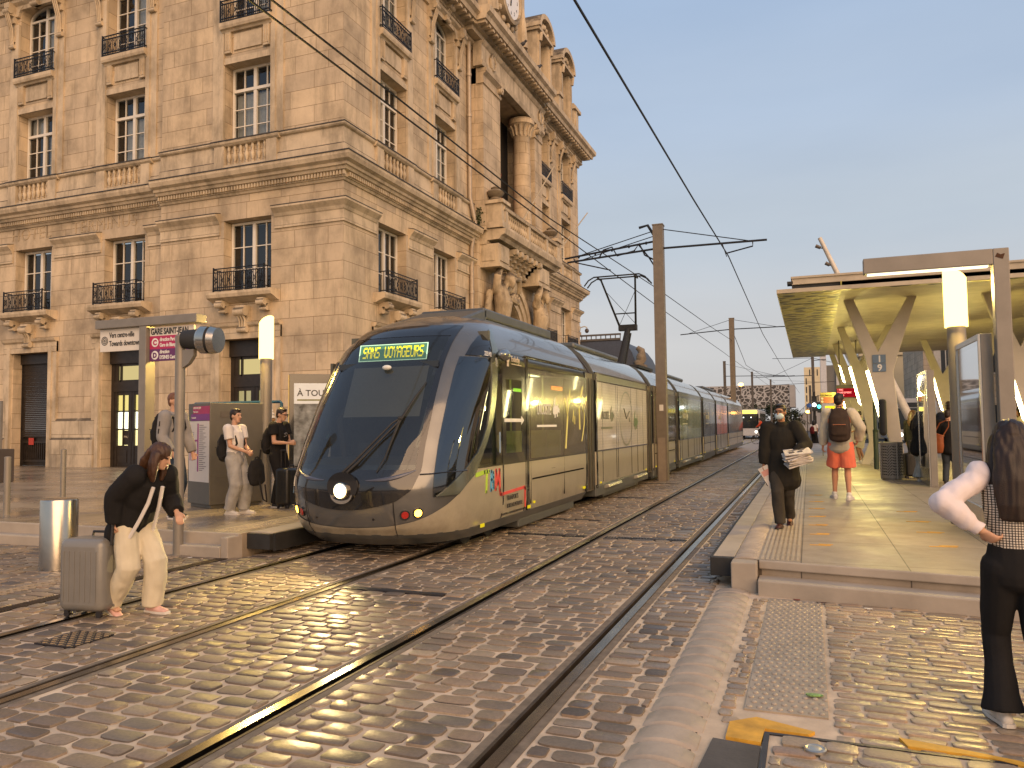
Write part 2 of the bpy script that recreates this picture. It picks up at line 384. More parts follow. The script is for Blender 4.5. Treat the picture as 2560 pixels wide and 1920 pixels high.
gaps = .05
near = [(-13.5, -6.82, 1.2, 7.6, .22, .15, .018), (-6.66, slot[1][0]-gaps, 1.2, 7.6, .215, .150, .024), (-6.55, slot[1][0]-gaps, 7.6, 16, .215, .150, .024),
        (slot[1][1]+gaps, slot[2][0]-gaps, 1.6, 16, .215, .150, .024), (slot[2][1]+gaps, slot[3][0]-gaps, 2, 16, .215, .150, .024),
        (slot[3][1]+gaps, slot[4][0]-gaps, 2.6, 16, .22, .145, .024), (slot[4][1]+.06, -.88, 3, 16, .24, .14, .022)]
setts('cobblestones', near, m_cob)
far = [(a, b_, 16, 46, .2, .14, .016) for a, b_ in ((-6.55, slot[1][0]-gaps), (slot[1][1]+gaps, slot[2][0]-gaps), (slot[2][1]+gaps, slot[3][0]-gaps), (slot[3][1]+gaps, slot[4][0]-gaps), (slot[4][1]+.06, -.6))]
setts('cobblestones_far', far, m_cob, .01, False)
setts('sidewalk_setts', [(.07, 6, 3.0, 7.35, .215, .1, .016), (-.52, -.39, 4.3, 7.3, .12, .11, .014)], m_brk, .009)
m_fil = mat('rail_grout', (.17, .135, .10), .9, var=.35, scale=11, bmp=.4)
side = {1: 'leftmost rail of the left track', 2: 'right rail of the left track, under the tram', 3: 'left rail of the empty track', 4: 'right rail of the empty track, by the platform'}
for k, (c, s) in RAILS.items():
    b = MB(); b.cm = 0; b.box(c-.034, c+.034, Y0, 300, -.1, .012)
    b.cm = 1; b.box(*(sorted((c+s*.074, c+s*.094))), Y0, 300, -.1, .006); b.box(*(sorted((c+s*.034, c+s*.074))), Y0, 300, -.1, -.035)
    b.cm = 2; lo, hi = slot[k]; b.box(lo-gaps, (c-.0345 if s > 0 else c-.0945), Y0, 300, -.05, .003); b.box((c+.0945 if s > 0 else c+.0345), hi+gaps, Y0, 300, -.05, .003)
    tag(b.build('tram_rail', [m_rail, m_railside, m_fil]), 'grooved steel tram rail, ' + side[k], 'rail', 'tram rails')

# --- left plaza, steps, platform edge
m_plaza, t, n, bb = nodes('plaza_slabs'); P = geo(t).outputs['Position']; br = n.new('ShaderNodeTexBrick'); t.links.new(P, br.inputs[0]); br.inputs['Scale'].default_value = 1
br.inputs['Brick Width'].default_value = 1.1; br.inputs['Row Height'].default_value = .55; br.inputs['Mortar Size'].default_value = .006
br.inputs['Color1'].default_value = (.26, .21, .155, 1); br.inputs['Color2'].default_value = (.34, .275, .20, 1); br.inputs['Mortar'].default_value = (.10, .08, .06, 1)
t.links.new(mixc(t, 1, br.outputs[0], ramp(t, nz(t, P, 1.2, 6), [(.3, (.7, .7, .7)), (.7, (1.2, 1.2, 1.2))]), 'MULTIPLY'), bb.inputs[0])
t.links.new(ramp(t, nz(t, P, .9, 5), [(.35, (.16,)*3), (.7, (.42,)*3)]), bb.inputs['Roughness']); bump(t, bb, nz(t, P, 2.5, 2), .12, .02)
m_slab, t, n, bb = nodes('platform_slabs'); P = geo(t).outputs['Position']; br = n.new('ShaderNodeTexBrick'); t.links.new(P, br.inputs[0]); br.inputs['Scale'].default_value = 1
mpg = n.new('ShaderNodeMapping'); mpg.inputs['Location'].default_value = (.11, .3, 0); t.links.new(P, mpg.inputs[0]); t.links.new(mpg.outputs[0], br.inputs[0])
br.offset = 0; br.inputs['Brick Width'].default_value = .9; br.inputs['Row Height'].default_value = 1.35; br.inputs['Mortar Size'].default_value = .006
br.inputs['Color1'].default_value = (.28, .225, .165, 1); br.inputs['Color2'].default_value = (.33, .27, .20, 1); br.inputs['Mortar'].default_value = (.09, .07, .05, 1)
t.links.new(mixc(t, 1, br.outputs[0], ramp(t, nz(t, P, 2.2, 7, .7), [(.3, (.72, .72, .72)), (.7, (1.18, 1.18, 1.18))]), 'MULTIPLY'), bb.inputs[0])
t.links.new(ramp(t, nz(t, P, 2, 5), [(.3, (.38,)*3), (.7, (.65,)*3)]), bb.inputs['Roughness']); bump(t, bb, nz(t, P, 130, 2), .25, .004)
b = MB(); b.box(-60, -6.66, 7.86, 20.5, -.05, PZ); b.box(-60, -6.74, 20.5, 70, -.05, PZ-.004); struct(b, 'plaza', m_plaza)
b = MB(); b.box(-60, -6.78, 7.60, 7.86, -.05, .14); b.box(-60, -6.67, 7.80, 7.862, .10, PZ+.003); b.box(-6.775, -6.665, 7.60, 8.1, -.05, PZ-.02)
struct(b, 'plaza_steps', m_conc, bevel=.012)
b = MB(); b.cm = 0; b.box(-6.66, -6.31, 8.0, 52, .08, PZ+.002); b.cm = 1; b.box(-6.31, -6.27, 8.0, 52, .06, PZ-.004); b.box(-6.66, -6.31, 7.94, 8.0, .08, PZ-.01)
struct(b, 'platform_edge', [m_conc, m_black])
b = MB()
for k in range(8):
    for i in range(int((40-7.95)/.1)):
        y = 7.95+i*.1
        if k in (0, 7) or i < 900: b.box(-7.2+k*.05, -7.2+k*.05+.022, y, y+.07, PZ, PZ+.007)
struct(b, 'tactile_strip', mat('tactile_pale', (.5, .43, .30), .5))
# --- right platform
fy = lambda x: 7.80-.16*(x+.5)
poly = [(-.72, fy(-.72)), (6.5, fy(6.5)), (6.5, 51), (-.72, 51)]
b = MB(); b.prism(poly, -.05, PZ, lambda p, q, d: (p, q, d)); struct(b, 'platform', m_slab)
b = MB(); b.prism([(-.49, fy(-.49)-.28), (6.5, fy(6.5)-.28), (6.5, fy(6.5)), (-.49, fy(-.49))], -.05, .14, lambda p, q, d: (p, q, d))
b.prism([(-.49, fy(-.49)-.03), (6.5, fy(6.5)-.03), (6.5, fy(6.5)-.001), (-.49, fy(-.49)-.001)], .2, PZ+.003, lambda p, q, d: (p, q, d))
b.box(-.735, -.5, 7.62, 7.835, -.05, PZ-.004); struct(b, 'platform_steps', m_conc, bevel=.012)
b = MB(); b.cm = 0; b.box(-.93, -.725, 7.93, 51, .12, PZ+.002); b.cm = 1; b.box(-.96, -.93, 7.92, 51, .1, PZ-.003); b.box(-.95, -.72, 7.84, 7.93, .1, PZ-.002)
struct(b, 'platform_edge', [m_conc, m_black], bevel=.006)
def kerb(b, x0, x1, y0, y1, z, rise, L):
    y = y0
    while y < y1:
        l = L*random.uniform(.9, 1.1); rings = []
        for yy in (y+.010, y+.026, y+l-.026, y+l-.010):
            e = 0 if yy in (y+.010, y+l-.010) else 1
            rings.append([(x0+(x1-x0)*k/10, yy, z+(rise*math.sin(PI*k/10)**.7 if 0 < k < 10 else 0)-(.016 if not e else 0)) for k in range(11)]+[(x1, yy, z-.03), (x0, yy, z-.03)])
        b.loft(rings); y += l
b = MB(); kerb(b, -.715, -.50, 7.83, 51, PZ+.004, .022, .1); struct(b, 'platform_kerb', m_gran, smooth=True)
b = MB(); kerb(b, -.87, -.56, 2.6, 7.6, .004, .036, .21); struct(b, 'ramp_kerb', m_gran, smooth=True); b = MB(); b.box(-.845, -.585, 2.6, 7.6, -.02, .006); struct(b, 'kerb_bed', m_railside)
b = MB()
for k in range(8):
    x = -.475+k*.046
    for i in range(60): b.box(x, x+.024, 7.86+i*.075, 7.86+i*.075+.045, PZ, PZ+.007)
    b.box(x, x+.024, 12.4, 51, PZ, PZ+.006)
struct(b, 'tactile_strip', mat('tactile_grey', (.42, .36, .27), .45))
# --- details on the ground, each a thing
b = MB(); b.cm = 0; b.box(-.385, .05, 4.53, 7.4, -.02, .010); b.cm = 1
for j in range(36):
    for i in range(8):
        x = -.36+i*.054+(.02 if j % 2 else 0); y = 4.57+j*.0785
        if x < .04: b.lathe([(.0165, 0), (.0165, .003), (.011, .0075), (.004, .008)], (x, y, .010), 8)
tag(b.build('tactile_paving', [mat('tactile_tan', (.33, .27, .20), .5, var=.2), mat('tactile_stud', (.38, .31, .23), .4)], smooth=True), 'grey studded warning paving strip before the platform steps', 'tactile paving')
b = MB(); b.cm = 0; b.box(-.26, 1.3, 3.2, 4.21, -.02, .009); b.cm = 1
b.box(-.26, 1.3, 4.19, 4.215, -.01, .016); b.box(-.262, -.235, 3.2, 4.19, -.01, .016); b.cm = 2
o = tag(b.build('cover_plate', [m_mortar, m_iron]), 'metal framed ground cover filled with setts at the bottom corner', 'cover')
q = setts('sett_infill', [(-.23, 1.28, 3.22, 4.18, .23, .125, .016)], m_brk, .008); q.location.z = .011; q.parent = o; del q['kind']
b = MB(); b.lathe([(.052, 0), (.052, .012), (.044, .016), (.036, .012), (.028, .014), (.004, .015)], (-.02, 4.04, .02), 24)
tag(b.build('survey_disc', mat('disc_metal', (.5, .47, .42), .35, .9), smooth=True), 'round metal disc set into the framed cover', 'marker disc')
b = MB(); b.prism([(-.56, 2.5), (-.27, 2.5), (-.27, 4.03), (-.5, 4.06), (-.53, 3.6)], -.02, .012, lambda p, q, d: (p, q, d)); struct(b, 'asphalt_patch', m_asph)
for i, (pp, lb) in enumerate(([[(-.44, 4.29), (-.31, 4.40), (-.02, 4.29), (-.05, 4.24), (-.26, 4.25), (-.27, 4.06), (-.44, 4.08)], 'worn orange yellow paint patch beside the asphalt'],
                               [[(.37, 4.35), (.58, 4.31), (.86, 4.24), (.98, 4.13), (.74, 4.235), (.40, 4.25)], 'long worn yellow paint patch right of the metal disc'])):
    b = MB(); b.prism(pp, .001, .0185, lambda p, q, d: (p, q, d)); tag(b.build('paint_mark', m_yel), lb, 'paint mark', 'yellow paint marks on the setts')
b = MB()
pts = [(math.cos(a)*.05*(1+.25*math.cos(a)), math.sin(a)*.022) for a in [2*PI*k/16 for k in range(16)]]
b.prism(pts, 0, .006, lambda p, q, d: (p, q, d+.08*p*p)); o = b.build('wrapper', mat('leaf_green', (.16, .3, .08), .4, var=.7, scale=40), loc=(-.03, 4.84, .02)); o.rotation_euler = (0, .06, .3)
tag(o, 'small green and white wrapper lying on the studded paving', 'litter')
for y, lb in ((6.6, 'nearest dark slot drain between the two tracks'), (12.45, 'slot drain between the tracks level with the tram cab door'), (16.45, 'slot drain beside the first tram joint'),
              (20.5, 'slot drain in front of the tall catenary mast'), (24.6, 'slot drain just behind the tall catenary mast'), (29, 'slot drain alongside the middle of the tram'), (34, 'slot drain near the far half of the tram'), (40, 'farthest slot drain between the tracks')):
    b = MB(); b.cm = 0; b.box(-4.3, -3.24, y-.05, y+.05, -.01, .016); b.cm = 1; b.box(-4.25, -3.29, y-.028, y+.028, 0, .0175)
    tag(b.build('slot_drain', [m_iron, m_black]), lb, 'drain', 'slot drains between the tracks')
for x0, x1, lb in ((-2.72, -1.6, 'slatted drain grate between the rails of the empty track'), (-4.2, -3.0, 'slatted drain grate between the two tracks')):
    b = MB(); b.cm = 0; b.box(x0, x1, 10.54, 10.72, -.01, .012); b.cm = 1
    k = x0+.02
    while k < x1-.02: b.box(k, k+.018, 10.57, 10.69, 0, .019); k += .04
    tag(b.build('drain_grate', [m_black, m_iron]), lb, 'drain', 'drain grates across the track')
b = MB(); b.cm = 0; b.box(-5.43, -5.06, 4.15, 4.53, -.01, .016); b.cm = 1
for i in range(9):
    for j in range(9):
        b.bar((-5.41+i*.041, 4.17+j*.041, .017), (-5.388+i*.041, 4.17+j*.041+(.022 if (i+j) % 2 else -.0), .017), .008, .008)
tag(b.build('manhole_cover', [m_iron, mat('iron_worn', (.34, .28, .2), .4, .7)]), 'square chequered metal cover between the left rails', 'manhole cover')
b = MB(); b.cm = 0; b.box(-6.82, -6.66, -2, 7.6, -.01, .004); b.cm = 1
for k in range(240): b.bar((-6.815, 1+k*.0275, .007), (-6.665, 1.03+k*.0275, .007), .012, .01)
tag(b.build('drain_channel', [m_black, m_railside]), 'long slatted drain channel beside the leftmost rail', 'drain')
b = MB()
for k in range(60):
    for i in range(2): b.bar((-7.52+i*.11, 3.0+k*.075, .013), (-7.43+i*.11, 3.05+k*.075, .013), .022, .014)
tag(b.build('guidance_strip', mat('guide_stone', (.32, .26, .19), .6)), 'ribbed guidance strip in the paving left of the tracks', 'tactile paving')
random.seed(21)
for i, (x, y, lb) in enumerate(((-.15, 7.38, 'dry reddish leaf against the platform step'), (.05, 7.33, 'scrap of dark leaf at the foot of the step, second from the left'), (.42, 7.22, 'small white paper scrap under the step'), (.78, 7.2, 'pale cigarette packet scrap under the step, right of the white paper'), (-7.15, 7.5, 'crumpled white tissue beside the signal post'))):
    b = MB(); pts = [(math.cos(a)*.035*random.uniform(.6, 1.3), math.sin(a)*.018*random.uniform(.6, 1.3)) for a in [2*PI*k/9 for k in range(9)]]; b.prism(pts, 0, .004, lambda p, q, d: (p, q, d+.25*abs(p)*abs(q)*20*.2+.15*p*p)); tag(b.build(('dry_leaf', 'dry_leaf', 'paper_scrap', 'paper_scrap', 'paper_tissue')[i], (mat('leaf_red', (.20, .05, .03), .7), mat('leaf_brown', (.09, .05, .03), .8), m_lit_ := mat('paper_scrap', (.6, .57, .5), .8), m_lit_ if i == 2 else mat('scrap_pale', (.5, .42, .3), .7), mat('tissue', (.62, .6, .56), .8))[i], loc=(x, y, .014)), lb, 'litter', 'litter on the paving')
fm = MB(); fm.box(-.13, .13, -.02, .02, 0, .003); fm.box(-.02, .16, .05, .085, 0, .003); fm0 = None
spots = [(.07, 8.9), (.07, 9.75), (.06, 10.6), (.06, 11.55), (.06, 12.6), (.06, 13.7), (.06, 14.9), (1.26, 9.15), (1.27, 10.25), (1.27, 11.3), (1.27, 12.5)]
for i, (x, y) in enumerate(spots):
    w = 'left' if x < .5 else 'right'; k = i if x < .5 else i-7
    lb = 'faded yellow floor sticker, %s of the %s row on the platform' % (('nearest', 'second', 'third', 'fourth', 'fifth', 'sixth', 'farthest')[k] if (w == 'left' or k < 3) else 'farthest', w)
    o = fm.build('floor_sticker', m_yel, loc=(x, y, PZ+.001)) if fm0 is None else put(fm0, None, (x, y, PZ+.001), random.uniform(-.15, .15))
    fm0 = fm0 or o; o.scale = (.8 if x < .5 else 1, 1, 1); tag(o, lb, 'floor sticker', 'yellow stickers on the platform floor')
# ============================================================ STATION BUILDING
STC = (.56, .455, .32)
m_st = stone('ashlar', STC); m_st2 = stone('limestone_trim', (.57, .47, .335), joint=False, dirt=.7)
m_st3 = stone('limestone_base', (.53, .45, .335), 1.4, .72, dirt=.8)
m_lead = mat('lead_sheet', (.055, .05, .045), .7, .1, var=.5, scale=3); m_dark = mat('sooty_stone', (.20, .16, .11), .9, var=.35, scale=3, bmp=.3)
m_irn = mat('railing_iron', (.012, .012, .014), .5, .3)
m_wfr = mat('window_paint', (.72, .68, .60), .45, var=.06)
m_pane = glassy('window_glass', (.82, .86, .86), .03); m_void = mat('room_dark', (.02, .017, .014), .9, bmp=0)
m_curt = mat('curtain_reflection_white', (.75, .76, .74), .9, var=.12, scale=12); m_door = mat('door_black', (.022, .017, .014), .4, var=.4)
m_red = mat('red_joinery', (.20, .045, .03), .5, var=.2); m_slate = mat('slate', (.045, .05, .062), .5, var=.3, scale=10)
m_lit = emitm('lit_interior', (1, .80, .36), 2.4); m_lit2 = emitm('lit_lamp_panel', (1, .9, .62), 4.5); m_litd = emitm('lit_dim', (.85, .68, .30), .8)
station = root('station_building', (-13.2, 20, PZ), 'large ornate limestone station building with clock, balconies and white casement windows', 'building')
IV = Matrix.Translation((13.2, -20, -PZ))
def sb(mb, name, m, **k):
    o = mb.build(name, m, parent=station, **k); o.location = Vector(o.location)+Vector((13.2, -20, -PZ)); return o
def sbs(mb, name, m, gap=.3, **k):
    for q in mb.parts(gap): sb(q, name, m, **k)
LF = lambda u, d, z: (u, 20-d, z)
RF = lambda u, d, z: (-13.2+d, u, z)
def fbox(mb, F, u0, u1, d0, d1, z0, z1):
    P = [F(u, d, z) for z in (z0, z1) for u, d in ((u0, d0), (u1, d0), (u1, d1), (u0, d1))]
    return mb.add(P, [(0, 3, 2, 1), (4, 5, 6, 7), (0, 1, 5, 4), (1, 2, 6, 5), (2, 3, 7, 6), (3, 0, 4, 7)])
def prof(mb, F, u0, u1, pts, e0=0, e1=0):
    """moulding: closed (d,z) profile swept along the wall; e0/e1 = 1 lets the end run out with the projection (outer mitre)"""
    n = len(pts); vs = [F(u0-e0*d, d, z) for d, z in pts]+[F(u1+e1*d, d, z) for d, z in pts]
    return mb.add(vs, [tuple(range(n)), tuple(range(2*n-1, n-1, -1))]+[(k, n+k, n+(k+1) % n, (k+1) % n) for k in range(n)])
def wallpanel(mb, F, u0, u1, z0, z1, ops, d=0, dep=.42):
    us = sorted({u0, u1}|{x for o in ops for x in o[:2]}); zs = sorted({z0, z1}|{x for o in ops for x in o[2:4]})
    for i in range(len(us)-1):
        for j in range(len(zs)-1):
            uc, zc = (us[i]+us[i+1])/2, (zs[j]+zs[j+1])/2
            if any(o[0] < uc < o[1] and o[2] < zc < o[3] for o in ops): continue
            mb.quad(F(us[i], d, zs[j]), F(us[i+1], d, zs[j]), F(us[i+1], d, zs[j+1]), F(us[i], d, zs[j+1]))
    for o in ops:
        a, b, lo, hi = o[:4]; rise = o[4] if len(o) > 4 else 0; q = d-dep; sp = hi-rise
        mb.quad(F(a, d, lo), F(a, q, lo), F(a, q, sp), F(a, d, sp)); mb.quad(F(b, d, lo), F(b, d, sp), F(b, q, sp), F(b, q, lo))
        mb.quad(F(a, d, lo), F(b, d, lo), F(b, q, lo), F(a, q, lo))
        if not rise: mb.quad(F(a, d, hi), F(a, q, hi), F(b, q, hi), F(b, d, hi))
        else:
            N = 12; cu, h = (a+b)/2, (b-a)/2
            arc = [(cu-h*math.cos(PI*k/N), sp+rise*math.sin(PI*k/N)) for k in range(N+1)]
            for k in range(N):
                (p0, z0_), (p1, z1_) = arc[k], arc[k+1]
                mb.quad(F(p0, d, z0_), F(p1, d, z1_), F(p1, d, hi), F(p0, d, hi)); mb.quad(F(p0, d, z0_), F(p0, q, z0_), F(p1, q, z1_), F(p1, d, z1_))
H = .95
cL = [-16.85, -22.42, -26.95, -31.5, -36]; cR = [23.03, 27.1, 39.25, 43.35]
def bays(cs): return [(c-H, c+H, lo, hi, r) for c in cs for lo, hi, r in ((PZ, 4.48, 0), (6.0, 8.42, 0), (10.98, 13.66, 0), (15.05, 18.0, .5))]
w = MB(); oL = bays(cL)
wallpanel(w, LF, -20.5, -13.2, PZ, 18.3, [o for o in oL if o[0] > -20.5], 0); sb(w, 'wall', m_st, recalc=False)
w = MB(); wallpanel(w, LF, -42, -20.5, PZ, 18.3, [o for o in oL if o[0] < -20.5], -.25); w.quad(LF(-20.5, 0, PZ), LF(-20.5, -.25, PZ), LF(-20.5, -.25, 18.3), LF(-20.5, 0, 18.3)); sb(w, 'wall', m_st, recalc=False)
w = MB(); wallpanel(w, RF, 20, 29.75, PZ, 18.3, [o for o in bays(cR) if o[1] < 30], 0); sb(w, 'wall', m_st, recalc=False)
w = MB(); wallpanel(w, RF, 36.75, 46.2, PZ, 18.3, [o for o in bays(cR) if o[0] > 30], 0)
w.quad((-13.2, 46.2, PZ), (-42, 46.2, PZ), (-42, 46.2, 18.3), (-13.2, 46.2, 18.3)); sb(w, 'wall', m_st, recalc=False)
# plinths, string courses, cornices
def runs(cs, u0, u1, half):
    e = [u0]
    for c in sorted(cs):
        if u0 < c < u1: e += [c-half, c+half]
    e.append(u1); return [(e[i], e[i+1]) for i in range(0, len(e), 2)]
for F, cs, u0, u1, base, corner in ((LF, cL, -20.5, -13.2, 0, 'r'), (LF, cL, -42, -20.5, -.25, ''), (RF, cR, 20, 29.75, 0, 'l'), (RF, cR, 36.75, 46.2, 0, 'r')):
    cl, cr = corner == 'l', corner == 'r'
    G = (lambda F, base: lambda u, d, z: F(u, d+base, z))(F, base)
    p = MB()
    for a, b in runs(cs, u0, u1, 1.22):
        e0 = 1 if cl and a == u0 else 0; e1 = 1 if cr and b == u1 else 0
        prof(p, G, a, b, [(-.02, PZ), (.16, PZ), (.16, 1.25), (.09, 1.33), (.09, 1.92), (.004, 2.02), (-.02, 2.02)], e0, e1)
    sbs(p, 'plinth', m_st3)
    p = MB()
    for a, b in runs(cs, u0, u1, 1.1):
        e0 = 1 if cl and a == u0 else 0; e1 = 1 if cr and b == u1 else 0
        prof(p, G, a, b, [(-.02, 7.95), (.05, 7.95), (.05, 8.02), (.03, 8.04), (.03, 8.30), (.06, 8.33), (.10, 8.42), (.20, 8.52), (.24, 8.56), (.24, 8.64), (.02, 8.68), (-.02, 8.68)], e0, e1)
    sbs(p, 'string_course', m_st2)
    p = MB(); E0, E1 = (1 if cl else 0), (1 if cr else 0)
    prof(p, G, u0, u1, [(-.02, 9.22), (.05, 9.22), (.09, 9.30), (.13, 9.30), (.13, 9.46), (.26, 9.48), (.30, 9.56), (.36, 9.58), (.38, 9.66), (.50, 9.72), (.55, 9.84), (.55, 9.93), (.50, 9.95), (.14, 10.12), (-.02, 10.12)], E0, E1)
    k = u0+.05
    while k < u1+ (.12 if cr else 0): fbox(p, G, k, k+.062, .12, .215, 9.335, 9.465); k += .115
    sb(p, 'cornice', m_st2)
    p = MB()      # blocking course with balustrade openings under the windows
    for a, b in runs(cs, u0, u1, .86):
        e0 = 1 if cl and a == u0 else 0; e1 = 1 if cr and b == u1 else 0
        prof(p, G, a, b, [(-.02, 10.1), (.13, 10.1), (.13, 10.34), (.07, 10.40), (.05, 10.9), (.12, 10.93), (.15, 10.97), (.14, 11.04), (.02, 11.1), (-.02, 11.1)], e0, e1)
    for c in cs:
        if u0 < c < u1:
            prof(p, G, c-.86, c+.86, [(-.02, 10.1), (.13, 10.1), (.13, 10.22), (-.02, 10.24)]); prof(p, G, c-1.35, c+1.35, [(-.02, 10.86), (.13, 10.86), (.2, 10.92), (.22, 10.97), (.2, 11.02), (-.02, 11.03)])
            fbox(p, G, c-1.25, c-.85, -.01, .16, 10.1, 10.86); fbox(p, G, c+.85, c+1.25, -.01, .16, 10.1, 10.86)
            fbox(p, G, c-.87, c+.87, -.3, -.2, 10.2, 10.9)
    sbs(p, 'blocking_course', m_st2, .02)
    p = MB()      # surrounds, aprons and sills
    for c in cs:
        if not u0 < c < u1: continue
        for s in (-1, 1):
            fbox(p, G, *sorted((c+s*1.12, c+s*1.42)), -.01, .05, 11.03, 17.2); fbox(p, G, *sorted((c+s*.95, c+s*1.13)), -.01, .09, 11.03, 17.2)
            fbox(p, G, *sorted((c+s*1.16, c+s*1.38)), -.01, .075, PZ, 4.86)                                     # door architrave
            fbox(p, G, *sorted((c+s*1.0, c+s*1.17)), -.01, .12, PZ, 4.70)
            fbox(p, G, *sorted((c+s*.66, c+s*.90)), -.01, .10, 14.02, 14.72)                                     # fluted apron brackets
            for q in range(3): fbox(p, G, *sorted((c+s*(.69+q*.075), c+s*(.72+q*.075))), .09, .125, 14.1, 14.66)
        prof(p, G, c-1.38, c+1.38, [(-.01, 4.48), (.10, 4.48), (.12, 4.66), (.07, 4.68), (.07, 4.84), (.16, 4.9), (.2, 4.98), (-.01, 5.02)])
        prof(p, G, c-1.0, c+1.0, [(-.01, 13.66), (.06, 13.66), (.06, 13.86), (-.01, 13.9)])
        fbox(p, G, c-.56, c+.56, -.01, .05, 14.1, 14.64)
        prof(p, G, c-1.02, c+1.02, [(-.01, 14.72), (.10, 14.72), (.14, 14.78), (.22, 14.8), (.25, 14.88), (.25, 15.0), (-.01, 15.03)])
        prof(p, G, c-1.28, c+1.28, [(-.01, 5.66), (.06, 5.66), (.30, 5.76), (.42, 5.8), (.46, 5.9), (.46, 5.98), (-.01, 6.0)])
        # arch hood over the upper window
        N = 10; A = [(c-(H+.02)*math.cos(PI*k/N), 17.5+.52*math.sin(PI*k/N)) for k in range(N+1)]; Bq = [(c-(H+.2)*math.cos(PI*k/N), 17.52+.68*math.sin(PI*k/N)) for k in range(N+1)]
        for k in range(N):
            q = [A[k], A[k+1], Bq[k+1], Bq[k]]
            p.add([G(u, d, z) for d in (-.01, .12) for u, z in q], [(0, 3, 2, 1), (4, 5, 6, 7), (0, 1, 5, 4), (1, 2, 6, 5), (2, 3, 7, 6), (3, 0, 4, 7)])
    sbs(p, 'window_surround', m_st2, .55)
    p = MB(); prof(p, G, u0, u1, [(-.02, 9.955), (.505, 9.935), (.572, 9.925), (.572, 9.96), (.14, 10.135), (-.02, 10.135)], 1 if cl else 0, 1 if cr else 0); sb(p, 'lead_flashing', m_lead)
    p = MB()
    for a, b in runs(cs, u0, u1, .86): prof(p, G, a, b, [(.0, 11.08), (.158, 11.02), (.158, 11.052), (.0, 11.115)], 1 if cl and a == u0 else 0, 1 if cr and b == u1 else 0)
    for c in cs:
        if u0 < c < u1: prof(p, G, c-1.36, c+1.36, [(-.3, 11.02), (.225, 11.005), (.225, 11.04), (-.3, 11.05)])
    for a, b in runs(cs, u0, u1, 1.1): prof(p, G, a-.01, b+.01, [(-.01, 8.685), (.248, 8.62), (.248, 8.65), (-.01, 8.70)], 1 if cl and a == u0 else 0, 1 if cr and b == u1 else 0)
    sbs(p, 'lead_flashing', m_lead, .01)
    p = MB()      # corbels, keystones and the big consoles under the main cornice
    def console(u, z0, z1, wd, d0, d1):
        for s in range(7):
            q = s/6; zz = z0+(z1-z0)*q; dd = d0+(d1-d0)*(q**2.2)+.05*math.sin(q*9)
            h = (z1-z0)/6; fbox(p, G, u-wd/2*(.8+.2*q), u+wd/2*(.8+.2*q), -.01, dd, zz, zz+h*.995)
        p.tube([G(u-wd*.56, d1-.02, z1-.08), G(u+wd*.56, d1-.02, z1-.08)], .12*wd/.3, 10); p.tube([G(u-wd*.5, d0+.06, z0+.05), G(u+wd*.5, d0+.06, z0+.05)], .08*wd/.3, 10)
        for x in (-.5, 0, .5): p.tube([G(u+x*wd*.5, d0+.07, z0+.1), G(u+x*wd*.6, (d0+d1)/2-.02, (z0+z1)/2), G(u+x*wd*.6, d1+.02, z1-.15)], .03*wd/.3, 6)
    for c in cs:
        if u0 < c < u1:
            for s in (-1, 1):
                console(c+s*.82, 5.34, 5.66, .26, .12, .34); console(c+s*1.26, 16.3, 17.75, .28, .06, .36)
            console(c, 4.7, 5.4, .36, .14, .32); console(c, 17.75, 18.4, .36, .12, .36)
    sbs(p, 'console', m_st2, .03, smooth=True)
    p = MB(); prof(p, G, u0, u1, [(-.02, 17.75), (.10, 17.75), (.12, 17.9), (.25, 17.98), (.28, 18.06), (-.02, 18.1)], E0, E1)
    prof(p, G, u0, u1, [(-.02, 18.1), (.2, 18.1), (.24, 18.26), (.36, 18.3), (.36, 18.42), (.8, 18.44), (.84, 18.62), (.98, 18.72), (1.0, 18.94), (.9, 18.98), (-.3, 19.05), (-.3, 18.4)], E0, E1)
    k = u0
    while k < u1+.4: fbox(p, G, k, k+.2, .3, .74, 18.3, 18.43); k += .42
    k = u0
    while k < u1+.2: fbox(p, G, k, k+.07, .18, .27, 18.14, 18.25); k += .13
    sb(p, 'main_cornice', m_st2)
# balusters (one part per balustrade)
bal = [(.05, 0), (.065, .03), (.065, .06), (.035, .09), (.045, .14), (.075, .24), (.07, .32), (.035, .42), (.032, .46), (.055, .5), (.055, .56), (.045, .6), (.06, .63)]
bm_ = MB()
for k in range(7): bm_.lathe(bal, (-.72+k*.24, 0, 0), 10)
bal0 = None
def balus(loc, rz):
    global bal0
    if bal0 is None: bal0 = bm_.build('balustrade', m_st2, parent=station, smooth=True); bal0.location = loc; bal0.rotation_euler = (0, 0, rz)
    else: put(bal0, station, loc, rz)
SP = Vector((13.2, -20, -PZ))
for c in cL: balus(Vector(LF(c, .05-(.25 if c < -20.5 else 0), 10.23))+SP, 0)
for c in cR: balus(Vector(RF(c, .05, 10.23))+SP, PI/2)
